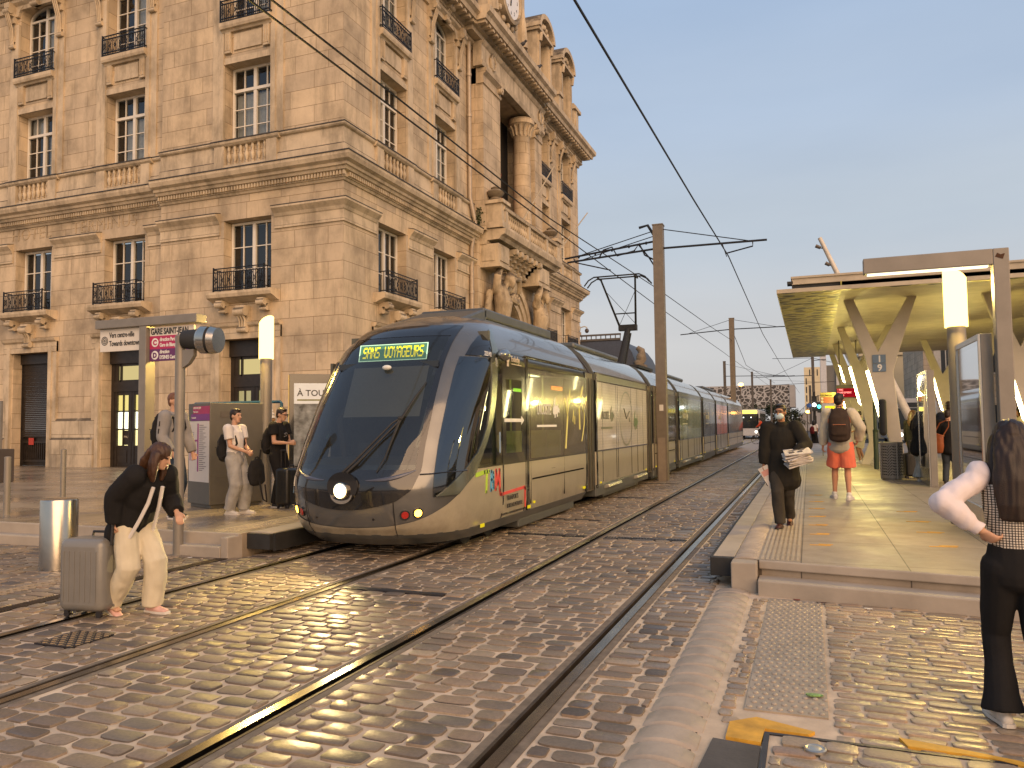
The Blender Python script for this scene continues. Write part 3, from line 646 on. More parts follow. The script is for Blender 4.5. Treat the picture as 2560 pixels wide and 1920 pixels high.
# iron railings
rl = MB()
for z in (0, .09, .58, .70): rl.box(-1.0, 1.0, -.018, .018, z, z+.03)
for k in range(26): rl.box(-.985+k*.0785-.008, -.985+k*.0785+.008, -.008, .008, .02, .6)
for k in range(8):
    x = -.9+k*.2572
    rl.tube([(x-.1, 0, .13), (x+.1, 0, .55)], .009, 5); rl.tube([(x+.1, 0, .13), (x-.1, 0, .55)], .009, 5)
    rl.tube([(x+.055*math.cos(a), 0, .34+.055*math.sin(a)) for a in [2*PI*i/10 for i in range(11)]], .009, 5)
    for j in (-.064, .064): rl.tube([(x+j+.03*math.cos(a), 0, .645+.03*math.sin(a)) for a in [2*PI*i/8 for i in range(9)]], .006, 4)
for s in (-1, 1): rl.box(s*1.0-.018, s*1.0+.018, -.02, .02, -.05, .76); rl.box(*sorted((s*.985, s*1.012)), 0, .32, .69, .72); rl.box(*sorted((s*.985, s*1.012)), 0, .32, .05, .08); rl.box(*sorted((s*.99, s*1.006)), .16, .18, .05, .7)
rail0 = None
def railing(loc, rz):
    global rail0
    if rail0 is None: rail0 = rl.build('balcony_railing', m_irn, parent=station); rail0.location = loc; rail0.rotation_euler = (0, 0, rz)
    else: put(rail0, station, loc, rz)
# windows: frame + pane + backing / curtain, built facing -Y
def window(w_, h, top, rows, cols, arch=0, curtain=None, fm=None):
    fm = fm or m_wfr; f = MB(); hw = w_/2
    f.box(-hw, -hw+.075, -.05, .05, 0, h); f.box(hw-.075, hw, -.05, .05, 0, h); f.box(-hw+.075, hw-.075, -.05, .05, 0, .09); f.box(-hw+.075, hw-.075, -.05, .05, h-.08, h)
    f.box(-.06, .06, -.065, .045, .09, h-.08); z0 = .09; z1 = h-.08
    if top: f.box(-hw+.075, hw-.075, -.075, .048, h-top-.05, h-top+.05); z1 = h-top-.05
    for s in (-1, 1):
        for k in range(1, cols): x = s*(.06+(hw-.135)*k/cols); f.box(x-.016, x+.016, -.03, .02, .09, h-.08)
        for k in range(1, rows): z = z0+(z1-z0)*k/rows; f.box(*sorted((s*.06, s*(hw-.075))), -.028, .019, z-.016, z+.016)
    if arch:
        N = 12
        for k in range(N):
            a0, a1 = PI*k/N, PI*(k+1)/N; q = [(-hw*math.cos(a0), h+arch*math.sin(a0)), (-hw*math.cos(a1), h+arch*math.sin(a1)), (-(hw-.08)*math.cos(a1), h+(arch-.08)*math.sin(a1)), (-(hw-.08)*math.cos(a0), h+(arch-.08)*math.sin(a0))]
            f.prism(q, -.05, .05, lambda p, z, d: (p, d, z))
        f.box(-.05, .05, -.06, .04, h, h+arch-.05)
    fo = f.build('window', fm, parent=station)
    g_ = MB(); g_.quad((-hw, .01, 0), (hw, .01, 0), (hw, .01, h+arch), (-hw, .01, h+arch)); g_.build('pane', m_pane, parent=fo, recalc=False)
    d_ = MB(); d_.quad((-hw, .42, -.1), (hw, .42, -.1), (hw, .42, h+arch), (-hw, .42, h+arch)); 
    for s in (-1, 1): d_.quad((s*hw, .03, -.1), (s*hw, .42, -.1), (s*hw, .42, h+arch), (s*hw, .03, h+arch))
    d_.build('dark_room', m_void, parent=fo, recalc=False)
    if curtain:
        c_ = MB()
        for (a, b, lo, hi) in curtain:
            n = max(4, int((b-a)/.05))
            for k in range(n):
                x0, x1 = a+(b-a)*k/n, a+(b-a)*(k+1)/n; y0, y1 = .12+.018*math.sin(k*2.1), .12+.018*math.sin((k+1)*2.1)
                c_.quad((x0, y0, lo), (x1, y1, lo), (x1, y1, hi), (x0, y0, hi))
        c_.build('curtain', m_curt, parent=fo, recalc=False)  # curtains, some added to give upper panes their pale reflections
    fo.location = (0, 0, -50); return fo
wl = window(1.86, 2.40, 0, 3, 2); wu = window(1.86, 2.66, .78, 3, 2, curtain=[(.1, .88, .1, 1.85), (-.85, -.1, 1.95, 2.6)]); wc = window(1.86, 2.66, .78, 3, 2, curtain=[(-.5, .9, .1, 1.85)]); wa = window(1.86, 2.42, 0, 4, 2, .48, curtain=[(-.1, .9, .1, 2.7)])
wd = window(1.86, 2.66, .78, 3, 2, curtain=[(-.86, .88, .1, 1.8)]); wh = window(1.86, 2.66, .78, 3, 2, curtain=[(-.88, .1, .1, 2.6)])
protos = [wl, wu, wc, wa, wd, wh]
for i, c in enumerate(cL):
    dd = -.4-(.25 if c < -20.5 else 0)
    put(wl, station, Vector(LF(c, dd, 6.0))+SP); put((wd, wc, wu, wc, wu)[i], station, Vector(LF(c, dd, 11.0))+SP); put(wa, station, Vector(LF(c, dd, 15.05))+SP)
    e = dd+.4; railing(Vector(LF(c, e+.40, 6.02))+SP, 0); railing(Vector(LF(c, e+.2, 15.04))+SP, 0)
for i, c in enumerate(cR):
    put(wl, station, Vector(RF(c, -.4, 6.0))+SP, PI/2); put((wh, wu, wc, wu)[i], station, Vector(RF(c, -.4, 11.0))+SP, PI/2); put(wa, station, Vector(RF(c, -.4, 15.05))+SP, PI/2)
    railing(Vector(RF(c, .40, 6.02))+SP, PI/2); railing(Vector(RF(c, .2, 15.04))+SP, PI/2)
for p_ in protos:
    for k in kids(p_): bpy.data.objects.remove(k)
    bpy.data.objects.remove(p_)
# doors of the shop front
def door(c, dd, lit, low, mid, shutter=False):
    f = MB(); M_ = lambda u, d, z: LF(c+u, dd+d, z)
    if shutter:
        for k in range(44): fbox(f, M_, -.97, .97, -.45, -.40+(.012 if k % 2 else 0), 1.35+k*.071, 1.35+k*.071+.066)
        fbox(f, M_, -1.0, 1.0, -.5, -.28, 4.1, 4.48); fbox(f, M_, -1.0, -.93, -.5, -.34, PZ, 4.1); fbox(f, M_, .93, 1.0, -.5, -.34, PZ, 4.1); fbox(f, M_, -.97, .97, -.56, -.5, PZ, 1.4)
        for k in range(16): fbox(f, M_, -.86+k*.11, -.83+k*.11, -.5, -.46, .5, 1.15)
        fbox(f, M_, -.93, .93, -.5, -.44, 1.12, 1.2); fbox(f, M_, -.93, .93, -.5, -.44, .42, .5)
        o = sb(f, 'roller_shutter', m_door)
        q = MB(); fbox(q, M_, -.62, -.36, -.44, -.425, 1.06, 1.32); fbox(q, M_, .52, .74, -.44, -.425, .98, 1.1); q.build('notice', mat('notice_red', (.42, .05, .04), .5), parent=o)
        return
    fbox(f, M_, -1.0, -.80, -.5, -.38, PZ, 3.95); fbox(f, M_, .80, 1.0, -.5, -.38, PZ, 3.95); fbox(f, M_, -1.0, 1.0, -.5, -.30, 3.95, 4.48); fbox(f, M_, -.8, .8, -.5, -.36, 2.95, 3.3)
    fbox(f, M_, -.80, -.66, -.5, -.4, 3.3, 3.95); fbox(f, M_, .66, .8, -.5, -.4, 3.3, 3.95); fbox(f, M_, -.56, -.50, -.5, -.4, 3.3, 3.95); fbox(f, M_, -.66, .66, -.5, -.4, 3.3, 3.36); fbox(f, M_, -.66, .66, -.5, -.4, 3.86, 3.95)
    for s in (-1, 1):
        fbox(f, M_, *sorted((s*.80, s*.68)), -.49, -.4, PZ, 2.95); fbox(f, M_, *sorted((s*.02, s*.14)), -.49, -.4, PZ, 2.95); fbox(f, M_, *sorted((s*.14, s*.68)), -.49, -.42, PZ, .98)
        fbox(f, M_, *sorted((s*.2, s*.62)), -.43, -.40, .42, .86); fbox(f, M_, *sorted((s*.385, s*.425)), -.48, -.41, .98, 2.95)
        for z in (.98, 1.58, 2.22, 2.82): fbox(f, M_, *sorted((s*.14, s*.68)), -.48, -.412, z, z+(.13 if z > 2.8 else .05))
        f.tube([M_(s*.06, -.36, 1.15), M_(s*.06, -.36, 1.5)], .014, 6)
    fbox(f, M_, -.02, .02, -.49, -.385, PZ, 2.95)
    o = sb(f, 'shop_door', m_door)
    for a, b_, lo, hi, mm in ((-.66, .66, 3.36, 3.86, m_litd), (-.68, -.14, .98, 1.6, low), (-.68, -.14, 1.6, 2.25, mid), (-.68, -.14, 2.25, 2.82, lit), (.14, .68, .98, 1.6, low), (.14, .68, 1.6, 2.25, mid), (.14, .68, 2.25, 2.82, lit)):
        q = MB(); q.quad(M_(a, -.47, lo), M_(b_, -.47, lo), M_(b_, -.47, hi), M_(a, -.47, hi)); q.build('lit_glazing', mm, parent=o, recalc=False)
    q = MB(); q.quad(M_(-.7, -.455, .9), M_(.7, -.455, .9), M_(.7, -.455, 2.95), M_(-.7, -.455, 2.95)); q.build('pane', m_pane, parent=o, recalc=False)
    if low is not m_door:
        q = MB(); fbox(q, M_, -.40, -.145, -.452, -.448, 1.05, 1.56); s_ = q.build('door_sign', m_door, parent=o)
        text_mesh('lettering', 'PAUL', .11, mat('sign_cream', (.6, .55, .42), .6), o, face_m(M_(-.385, -.445, 1.3), (0, -1, 0)))
    return o
m_blind = emitm('lit_blind', (1, .76, .24), 1.5)
d2 = door(cL[1], -.25, m_blind, m_lit, m_lit2); d3 = door(cL[0], 0, m_litd, m_door, m_blind); door(cL[2], -.25, None, None, None, True); door(cL[3], -.25, m_litd, m_door, m_litd)
text_mesh('lettering', 'PAUL', .11, MATS['sign_cream'], d3, face_m(LF(cL[0]-.385, -.445, 1.3), (0, -1, 0)))
f = MB()
for c in cR: fbox(f, RF, c-1, c+1, -.5, -.4, PZ, 4.48)
sbs(f, 'side_door', m_door)
# faint carved lettering of the old frieze
for tx, u, wdt in (('HOTEL', -28.15, 1.0), ('TERMINUS', -25.0, 1.0)):
    o = text_mesh('carved_lettering', tx, .62, stone('worn_letters', (.52, .41, .27), joint=False, dirt=.8), station, face_m(Vector(LF(u, -.245, 8.78))+SP, (0, -1, 0)), depth=.012, spacing=1.12)
# rain pipes
dp = MB(); dp.tube([LF(-20.42, -.1, 10.1), LF(-20.42, -.1, 8.8), LF(-20.42, -.08, PZ)], .05, 8); sb(dp, 'downpipe', m_st2, smooth=True)
dp = MB(); dp.tube([RF(29.3, .12, 18.2), RF(29.3, .12, 11.2), RF(29.42, .3, 10.2), RF(29.42, .12, 9.0), RF(29.42, .12, PZ)], .09, 10)
for z in (16.5, 14.74, 12.6, 7.2): dp.lathe([(.115, -.06), (.115, .06)], RF(29.3 if z > 10 else 29.42, .12, z), 10)
sb(dp, 'downpipe', mat('lead_pipe', (.40, .33, .25), .5, .2), smooth=True)
# --- central bay
CB = 33.2
w = MB(); wallpanel(w, RF, 29.75, 36.75, PZ, 9.3, [(CB-1.75, CB+1.75, PZ, 7.35, 1.75)], .25, 1.1); wallpanel(w, RF, 29.75, 36.75, 9.3, 18.3, [(31.8, 36.55, 10.0, 17.0)], .25, 1.3)
for u in (29.75, 36.75): w.quad(RF(u, 0, PZ), RF(u, .25, PZ), RF(u, .25, 18.3), RF(u, 0, 18.3))
sb(w, 'wall', m_st, recalc=False)
w = MB()
for r0_, r1_, d_ in ((1.76, 2.05, .34), (2.08, 2.4, .42), (2.43, 2.75, .5)):
    N = 24
    for k in range(N):
        a0, a1 = PI*k/N, PI*(k+1)/N; q = [(CB-r0_*math.cos(a0), 5.6+r0_*math.sin(a0)), (CB-r0_*math.cos(a1), 5.6+r0_*math.sin(a1)), (CB-r1_*math.cos(a1), 5.6+r1_*math.sin(a1)), (CB-r1_*math.cos(a0), 5.6+r1_*math.sin(a0))]
        w.prism(q, .2, d_, lambda p, z, d: RF(p, d, z))
    for s in (-1, 1): fbox(w, RF, *sorted((CB+s*r0_, CB+s*r1_)), .2, d_, PZ, 5.6)
sb(w, 'entrance_arch', m_st2)
w = MB(); fbox(w, RF, CB-1.75, CB+1.75, -.7, -.66, PZ, 7.4)
for k in range(9): fbox(w, RF, CB-1.6+k*.4, CB-1.56+k*.4, -.66, -.6, PZ, 7.3)
for z in (3, 4.4, 5.6, 6.4): fbox(w, RF, CB-1.75, CB+1.75, -.66, -.59, z, z+.08)
sb(w, 'entrance_door', m_door)
w = MB(); fbox(w, RF, CB-1.7, CB+1.7, -.655, -.65, 5.68, 7.3); sb(w, 'fanlight', m_pane)
w = MB()
for u0, u1, d in ((29.8, 31.75, .55), (36.6, 37.7, .5)):
    fbox(w, RF, u0, u1, 0, d, 9.9, 16.3); fbox(w, RF, u0-.06, u1+.06, 0, d+.07, 9.9, 10.9)
    prof(w, RF, u0-.05, u1+.05, [(0, 16.3), (d+.05, 16.3), (d+.06, 16.42), (d+.03, 16.46), (d+.03, 16.66), (d+.18, 16.8), (d+.2, 16.95), (0, 17.0)])
sbs(w, 'pilaster', m_st)
w = MB()
for u in (31.55, 36.72): w.tube([RF(u, .5, 16.62), RF(u, .76, 16.62)], .16, 14); w.tube([RF(u, .5, 16.62), RF(u, .80, 16.62)], .07, 10)
sbs(w, 'volute', m_st2, smooth=True)
w = MB(); w.lathe([(.56, 9.9), (.56, 10.5), (.5, 10.62), (.47, 10.7), (.46, 12), (.44, 14.5), (.40, 15.9), (.44, 15.96), (.42, 16.02), (.46, 16.3), (.58, 16.55), (.66, 16.6), (.66, 16.85), (.52, 16.9)], RF(35.7, .12, 0), 22); sb(w, 'column', m_st, smooth=True)
w = MB()
for k in range(14):
    a = 2*PI*k/14; c = RF(35.7, .12, 0); w.tube([(c[0]+.44*math.cos(a), c[1]+.44*math.sin(a), 16.02), (c[0]+.52*math.cos(a), c[1]+.52*math.sin(a), 16.35), (c[0]+.64*math.cos(a), c[1]+.64*math.sin(a), 16.5)], [.05, .07, .05], 6)
sb(w, 'capital_leaves', m_st2, smooth=True)
w = MB(); fbox(w, RF, 31.8, 36.5, -1.05, -.95, 10, 17); wr_ = sb(w, 'bay_backing', m_void)
w = MB()
for u in (31.9, 32.6, 33.3, 34.0, 34.7): fbox(w, RF, u-.07, u+.07, -.95, -.82, 10, 17)
for z, h in ((10, .3), (12.6, .5), (13.05, .35), (14.0, .15), (16.8, .2)): fbox(w, RF, 31.8, 35.2, -.95, -.78, z, z+h)
for u in (32.25, 32.95, 33.65, 34.35): fbox(w, RF, u-.02, u+.02, -.93, -.85, 13.4, 16.8); fbox(w, RF, u-.25, u+.25, -.95, -.87, 10.3, 12.5)
for z in (15.0, 15.9): fbox(w, RF, 31.9, 35, -.93, -.86, z, z+.04)
o = sb(w, 'bay_window', m_red); q = MB(); q.quad(RF(31.9, -.9, 13.3), RF(35.2, -.9, 13.3), RF(35.2, -.9, 16.9), RF(31.9, -.9, 16.9)); q.build('pane', m_pane, parent=o, recalc=False)
r2 = put(rail0, station, Vector(RF(33.2, -.6, 13.5))+SP, PI/2); r2.scale = (1.4, 1, 1.25)
w = MB()  # entablature and raised cornice of the bay
prof(w, RF, 29.55, 37.8, [(.2, 17.0), (.62, 17.0), (.66, 17.2), (.6, 17.22), (.6, 17.9), (.66, 17.95), (.75, 18.06), (.2, 18.1)])
prof(w, RF, 28.6, 37.6, [(.1, 18.1), (.6, 18.1), (.62, 18.28), (.78, 18.3), (.78, 18.44), (1.22, 18.46), (1.26, 18.64), (1.4, 18.74), (1.42, 18.98), (1.3, 19.02), (-.3, 19.1), (-.3, 18.4)])
k = 28.7
while k < 37.5: fbox(w, RF, k, k+.2, .7, 1.16, 18.33, 18.45); k += .42
sb(w, 'main_cornice', m_st2)
for u in (30.7, 37.2):   # carved cartouches on the frieze
    w = MB(); w.ball(RF(u, .64, 17.55), .06, .22, .3, 10, 8)
    for s in (-1, 1): w.tube([RF(u+s*.1, .66, 17.85), RF(u+s*.3, .68, 17.6), RF(u+s*.2, .66, 17.28), RF(u, .66, 17.2)], .06, 6)
    sb(w, 'cartouche', m_st2, smooth=True)
w = MB()  # balcony
prof(w, RF, 30.0, 38.0, [(.1, 9.35), (.55, 9.35), (.6, 9.5), (1.15, 9.52), (1.25, 9.66), (1.4, 9.72), (1.45, 9.95), (.1, 10.0)])
for k in range(40): fbox(w, RF, 30.1+k*.195, 30.2+k*.195, .5, .62, 9.38, 9.48)
sb(w, 'balcony', m_st2)
w = MB()
for u in (32.0, 32.65, 33.3, 33.95, 34.6, 35.25):
    for s in range(6):
        q = s/5; fbox(w, RF, u-.15, u+.15, .2, .5+.75*q**1.3, 8.55+.15*s, 8.70+.15*s)
    w.tube([RF(u-.17, .55, 8.62), RF(u+.17, .55, 8.62)], .11, 10); w.tube([RF(u-.17, 1.15, 9.3), RF(u+.17, 1.15, 9.3)], .1, 10)
sbs(w, 'balcony_bracket', m_st2, .04, smooth=True)
w = MB()
for u0, u1 in ((30.05, 31.3), (35.1, 36.9)):
    fbox(w, RF, u0, u1, .2, 1.1, 8.5, 9.35); fbox(w, RF, u0-.05, u1+.05, .2, 1.18, 8.35, 8.5); fbox(w, RF, u0+.15, u1-.15, .2, 1.14, 8.62, 9.22)
    if u0 < 31: fbox(w, lambda u, d, z: RF(u, d, z), u0-.03, u0, .35, .95, 8.62, 9.22)
sbs(w, 'impost_block', m_st2)
w = MB()
for u in (30.5, 33.4, 36.0, 37.75): fbox(w, RF, u-.14, u+.14, 1.05, 1.32, 10.0, 10.85)
prof(w, RF, 30.2, 37.9, [(1.04, 10.8), (1.34, 10.8), (1.38, 10.9), (1.34, 10.96), (1.04, 10.96)]); prof(w, RF, 30.2, 37.9, [(1.05, 10.0), (1.34, 10.0), (1.32, 10.15), (1.05, 10.15)])
sb(w, 'parapet', m_st2)
w = MB()
for k in range(30):
    u = 30.75+k*.24
    if min(abs(u-x) for x in (33.4, 36.0)) > .2: w.lathe([(r, z) for r, z in bal], RF(u, 1.19, 10.15), 8)
sbs(w, 'balustrade', m_st2, .2, smooth=True)
for u in (30.35, 37.9):
    w = MB(); fbox(w, RF, u-.45, u+.45, .35, 1.35, 10.0, 10.25); fbox(w, RF, u-.36, u+.36, .42, 1.28, 10.25, 11.05); fbox(w, RF, u-.46, u+.46, .32, 1.38, 11.05, 11.2); o = sb(w, 'pedestal', m_st2)
    w = MB(); w.lathe([(.36, 0), (.4, .06), (.25, .12), (.2, .2), (.34, .3), (.4, .42), (.3, .5), (.16, .56), (.2, .62), (.05, .7)], RF(u, .85, 11.2), 14); sb(w, 'urn', m_dark, smooth=True)
for u0, z0, u1, z1 in ((33.9, 11.0, 36.4, 14.6), (38.6, 10.2, 42.6, 13.8)):
    w = MB(); w.tube([RF(u0, .6, z0), RF(u1, 1.6, z1)], [.045, .03], 8); sb(w, 'flag_pole', mat('pole_cream', (.42, .36, .26), .5), smooth=True)
# stone giants carrying the balcony
for u, s in ((30.95, 1), (36.0, -1)):
    w = MB(); c = lambda a, d, z: RF(u+s*a, d, z)
    limb(w, [c(0, .5, 3.2), c(0, .6, 4.4), c(.02, .72, 5.5)], [(.2, .18), (.3, .25), (.36, .32)], (0, 1, 0)); limb(w, [c(.02, .72, 5.5), c(.05, .85, 6.1), c(0, .95, 6.9), c(-.05, .85, 7.5)], [(.42, .34), (.40, .32), (.52, .38), (.5, .3)], (0, 1, 0))
    limb(w, [c(-.02, .95, 7.5), c(.08, 1.1, 7.85)], [.18, .16]); w.ball(c(.12, 1.2, 7.98), .24, .22, .28, 12, 10); limb(w, [c(.14, 1.34, 7.82), c(.14, 1.3, 7.6)], [.13, .08])
    limb(w, [c(-.45, .8, 7.4), c(-.65, .95, 8.0), c(-.15, .9, 8.5)], [.2, .17, .14]); limb(w, [c(.45, .85, 7.45), c(.7, 1.05, 7.9), c(.35, 1.1, 8.45)], [.2, .17, .13])
    for k in range(7): limb(w, [c(-.5+k*.16, .8+.05*(k % 2), 6.3), c(-.3+k*.1, 1.0, 5.7-.1*(k % 3)), c(-.05+k*.03, .85, 5.0)], [.1, .11, .06])
    limb(w, [c(-.5, .5, 7.4), c(-.72, .5, 6.6), c(-.4, .6, 5.6)], [(.12, .2), (.15, .22), (.1, .1)])
    q = fuse(w, 'atlas_figure', stone('weathered_sculpture', (.50, .40, .27), joint=False, dirt=.95), station, .035, 3, .03, 4); q.location = SP
for u, s in ((33.0, 1),):     # cartouche over the arch
    w = MB(); w.ball(RF(32.5, .7, 7.9), .25, .5, .55, 14, 10); w.tube([RF(31.9, .8, 7.6), RF(32.2, .95, 8.2), RF(32.9, .95, 8.25), RF(33.2, .8, 7.7)], .14, 8); w.tube([RF(32.0, .8, 7.3), RF(32.5, .95, 7.15), RF(33.0, .8, 7.3)], .15, 8)
    for k in range(8): w.ball(RF(32.1+.12*k, .85, 7.35+.06*(k % 3)), .13, .13, .13, 8, 6)
    sb(w, 'arch_cartouche', MATS['weathered_sculpture'], smooth=True)
# --- roof, clock and dormers
w = MB(); z0, z1 = 19.02, 25.2
def mansard(x0, x1, y0, y1, zt, ins):
    a = [(x0, y0, z0), (x1, y0, z0), (x1, y1, z0), (x0, y1, z0)]; b = [(x0+ins, y0+ins, zt), (x1-ins, y0+ins, zt), (x1-ins, y1-ins, zt), (x0+ins, y1-ins, zt)]
    w.loft([a, [tuple(Vector(p)*.35+Vector(q)*.65+Vector((0, 0, .5))) for p, q in zip(a, b)], b])
mansard(-41, -13.0, 20.3, 29.8, 24.2, 1.8); mansard(-41, -13.0, 29.8, 38.6, 26.6, 1.7); mansard(-41, -13.0, 38.6, 45.9, 24.6, 1.8); sbs(w, 'roof', m_slate, -.05)
w = MB(); fbox(w, RF, 30.9, 35.3, -.3, .35, 19.0, 24.6); fbox(w, RF, 31.3, 34.9, .35, .5, 19.1, 20.3); fbox(w, RF, 30.7, 35.5, -.3, .6, 24.2, 24.6)
for u in (31.2, 35.0):
    fbox(w, RF, u-.2, u+.2, .3, .55, 19.0, 24.2); w.tube([RF(u, .55, 20.2), RF(u, .55, 21.2), RF(u, .5, 22.2)], [.22, .16, .1], 8)
w.lathe([(1.3, .34), (1.3, .66), (1.16, .72), (1.1, .6), (1.08, .36)], RF(CB-.1, 0, 21.9), 32, 'x')
for k in range(9): a = -PI*k/8; w.ball(RF(CB-.1+1.45*math.cos(a), .45, 21.9+1.45*math.sin(a)), .12, .16, .16, 8, 6)
o = sb(w, 'clock_tower', m_st2); q = MB(); q.lathe([(1.08, .62), (1.08, .64)], RF(CB-.1, 0, 21.9), 32, 'x')
ck = q.build('clock_face', mat('clock_white', (.8, .8, .78), .4, var=.03), parent=o)
for h in range(12):
    a = PI/2-2*PI*(h+1)/12; text_mesh('numeral', str(h+1), .26, m_irn, o, face_m(RF(CB-.1+.82*math.cos(a), .645, 21.8+.82*math.sin(a)), (1, 0, 0)), align='CENTER')
q = MB()
for an, L in ((70, .85), (-100, .55)): q.bar(RF(CB-.1, .66, 21.9), RF(CB-.1+L*math.cos(R(an)), .66, 21.9+L*math.sin(R(an))), .05)
q.build('clock_hand', m_irn, parent=o)
for u, wd_, zt in ((37.9+1.6, 2.3, 22.9), (43.55, 2.3, 22.9), (24.5, 2.3, 22.9)):
    w = MB(); h = wd_/2
    for s in (-1, 1): fbox(w, RF, *sorted((u+s*h, u+s*(h-.42))), -.9, .12, 19.0, zt); fbox(w, RF, *sorted((u+s*(h-.1), u+s*(h-.34))), .1, .2, 19.4, zt-.2); w.tube([RF(u+s*(h-.2), .24, zt-.55), RF(u+s*(h-.2), .3, zt-.1)], .1, 8)
    fbox(w, RF, u-h-.14, u+h+.14, -1.2, .3, zt, zt+.16); fbox(w, RF, u-h+.4, u+h-.4, -.9, .1, 19, 19.7)
    N = 14; H2 = h+.2
    for k in range(N):
        a0, a1 = PI*k/N, PI*(k+1)/N; q = [(u-H2*math.cos(a0), zt+.16+1.05*math.sin(a0)), (u-H2*math.cos(a1), zt+.16+1.05*math.sin(a1)), (u-(H2-.25)*math.cos(a1), zt+.16+.78*math.sin(a1)), (u-(H2-.25)*math.cos(a0), zt+.16+.78*math.sin(a0))]
        w.prism(q, -1.2, .38, lambda p, z, d: RF(p, d, z))
    w.prism([(u-(H2-.25)*math.cos(PI*k/N), zt+.16+.78*math.sin(PI*k/N)) for k in range(N+1)], -1.0, .12, lambda p, z, d: RF(p, d, z))
    for k in range(5): w.ball(RF(u-.5+.25*k, .16, zt+.4+.25*math.sin(PI*k/4)), .1, .14, .16, 8, 6)
    o = sb(w, 'dormer', m_st2); q = MB(); fbox(q, RF, u-h+.45, u+h-.45, -.6, -.5, 19.6, zt-.1); q.build('pane', m_void, parent=o)
    q = MB(); 
    for x in (-h+.5, 0, h-.5): fbox(q, RF, u+x-.04, u+x+.04, -.5, -.44, 19.6, zt-.1)
    for z in (20.5, 21.5, zt-.2): fbox(q, RF, u-h+.45, u+h-.45, -.5, -.45, z, z+.06)
    q.build('frame', m_wfr, parent=o)
w = MB(); fbox(w, RF, 45.3, 46.3, -.7, .1, 19.0, 21.2); fbox(w, RF, 45.15, 46.45, -.8, .25, 21.2, 21.4); fbox(w, RF, 45.3, 46.3, -.7, .1, 21.4, 21.6); fbox(w, RF, 45.5, 45.75, .08, .18, 19.1, 21.2)
fbox(w, RF, 41.6, 42.1, -.5, .3, 19.0, 20.6); fbox(w, RF, 41.5, 42.2, -.5, .4, 20.6, 20.8); sbs(w, 'roof_pier', m_st2)
# pigeons, ledge weed, camera
for i, (u, d, z) in enumerate(((32.6, 1.35, 19.02), (35.0, 1.3, 19.02))):
    w = MB(); w.ball((0, 0, .13), .1, .19, .09, 10, 8, Matrix.Rotation(.5, 3, 'X')); w.ball((0, .17, .25), .06, .07, .065, 8, 6); w.cyl((0, .22, .25), (0, .29, .24), .018, .004, 6); w.prism([(-.05, -.15), (.05, -.15), (.07, -.36), (-.07, -.36)], 0, .02, lambda p, q, dd: (p, q, .07+dd)); w.cyl((.03, .02, 0), (.03, .02, .08), .01, n=6); w.cyl((-.03, .02, 0), (-.03, .02, .08), .01, n=6)
    o = w.build('pigeon', mat('pigeon_grey', (.05, .05, .055), .7), smooth=True, loc=RF(u, d, z)); o.rotation_euler = (0, 0, -PI/2+i); tag(o, ('dark pigeon on the cornice just below the station clock', 'dark pigeon on the cornice edge left of the dormers')[i], 'bird', 'pigeons on the station cornice')
w = MB(); random.seed(3)
for k in range(150):
    a, rr, zz = random.random()*6.28, random.random()*.42, random.random(); c = Vector((rr*math.cos(a)*.7, rr*math.sin(a), zz*.85*(1-rr)))
    t = Vector((random.uniform(-1, 1), random.uniform(-1, 1), random.uniform(0, 1))).normalized()*.11; s_ = t.cross(Vector((random.random(), random.random(), random.random()))).normalized()*.035
    w.quad(c-t*.2, c+t*.5+s_, c+t, c+t*.5-s_)
for k in range(9): w.tube([(0, 0, 0), (random.uniform(-.1, .1), random.uniform(-.2, .2), .35), (random.uniform(-.2, .2), random.uniform(-.3, .3), .7)], .008, 4)
tag(w.build('ledge_weed', mat('weed_green', (.05, .065, .02), .7, var=.5, scale=20), loc=RF(29.7, .35, 10.05), recalc=False), 'scraggly green weed growing on the ledge beside the balcony', 'plant')
w = MB(); w.box(0, .08, -.08, .08, -.15, .15); w.tube([(.05, 0, .05), (.35, 0, .12), (.5, 0, .05), (.5, 0, -.05)], .035, 8); cc = w.build('security_camera', mat('cctv_grey', (.45, .43, .4), .4), smooth=True, loc=(-13.19, 46.0, 7.55))
w = MB(); w.ball((.5, 0, -.16), .13, .13, .15, 14, 10); w.build('camera_dome', mat('cctv_dark', (.06, .05, .05), .2), parent=cc, smooth=True); tag(cc, 'dome security camera on a curved arm at the station corner', 'security camera')
# ============================================================ TRAM
m_tgrey = mat('tram_grey', (.15, .15, .145), .22, .55, var=.1, scale=3, bmp=.015, coat=.5)
m_tbeige = mat('tram_champagne', (.47, .42, .31), .30, .35, var=.07, scale=1.6, bmp=.015, coat=.35)
m_tdirt = None; m_tdark = mat('tram_skirt', (.10, .105, .10), .35, .3, var=.15, scale=4, bmp=.02)
t_ = m_tbeige.node_tree; bs_ = t_.nodes['Principled BSDF']; src_ = bs_.inputs['Base Color'].links[0].from_socket; sp_ = t_.nodes.new('ShaderNodeSeparateXYZ'); t_.links.new(geo(t_).outputs['Position'], sp_.inputs[0])
mr_ = t_.nodes.new('ShaderNodeMapRange'); mr_.inputs['From Min'].default_value = .95; mr_.inputs['From Max'].default_value = .3; t_.links.new(sp_.outputs[2], mr_.inputs['Value'])
mu_ = t_.nodes.new('ShaderNodeMath'); mu_.operation = 'MULTIPLY'; t_.links.new(mr_.outputs[0], mu_.inputs[0]); t_.links.new(ramp(t_, nz(t_, geo(t_).outputs['Position'], 3.2, 6, .7), [(.35, (.1,)*3), (.7, (.75,)*3)]), mu_.inputs[1]); t_.links.new(mixc(t_, mu_.outputs[0], src_, (.20, .165, .115)), bs_.inputs['Base Color'])      # road film thrown up on the lower panels
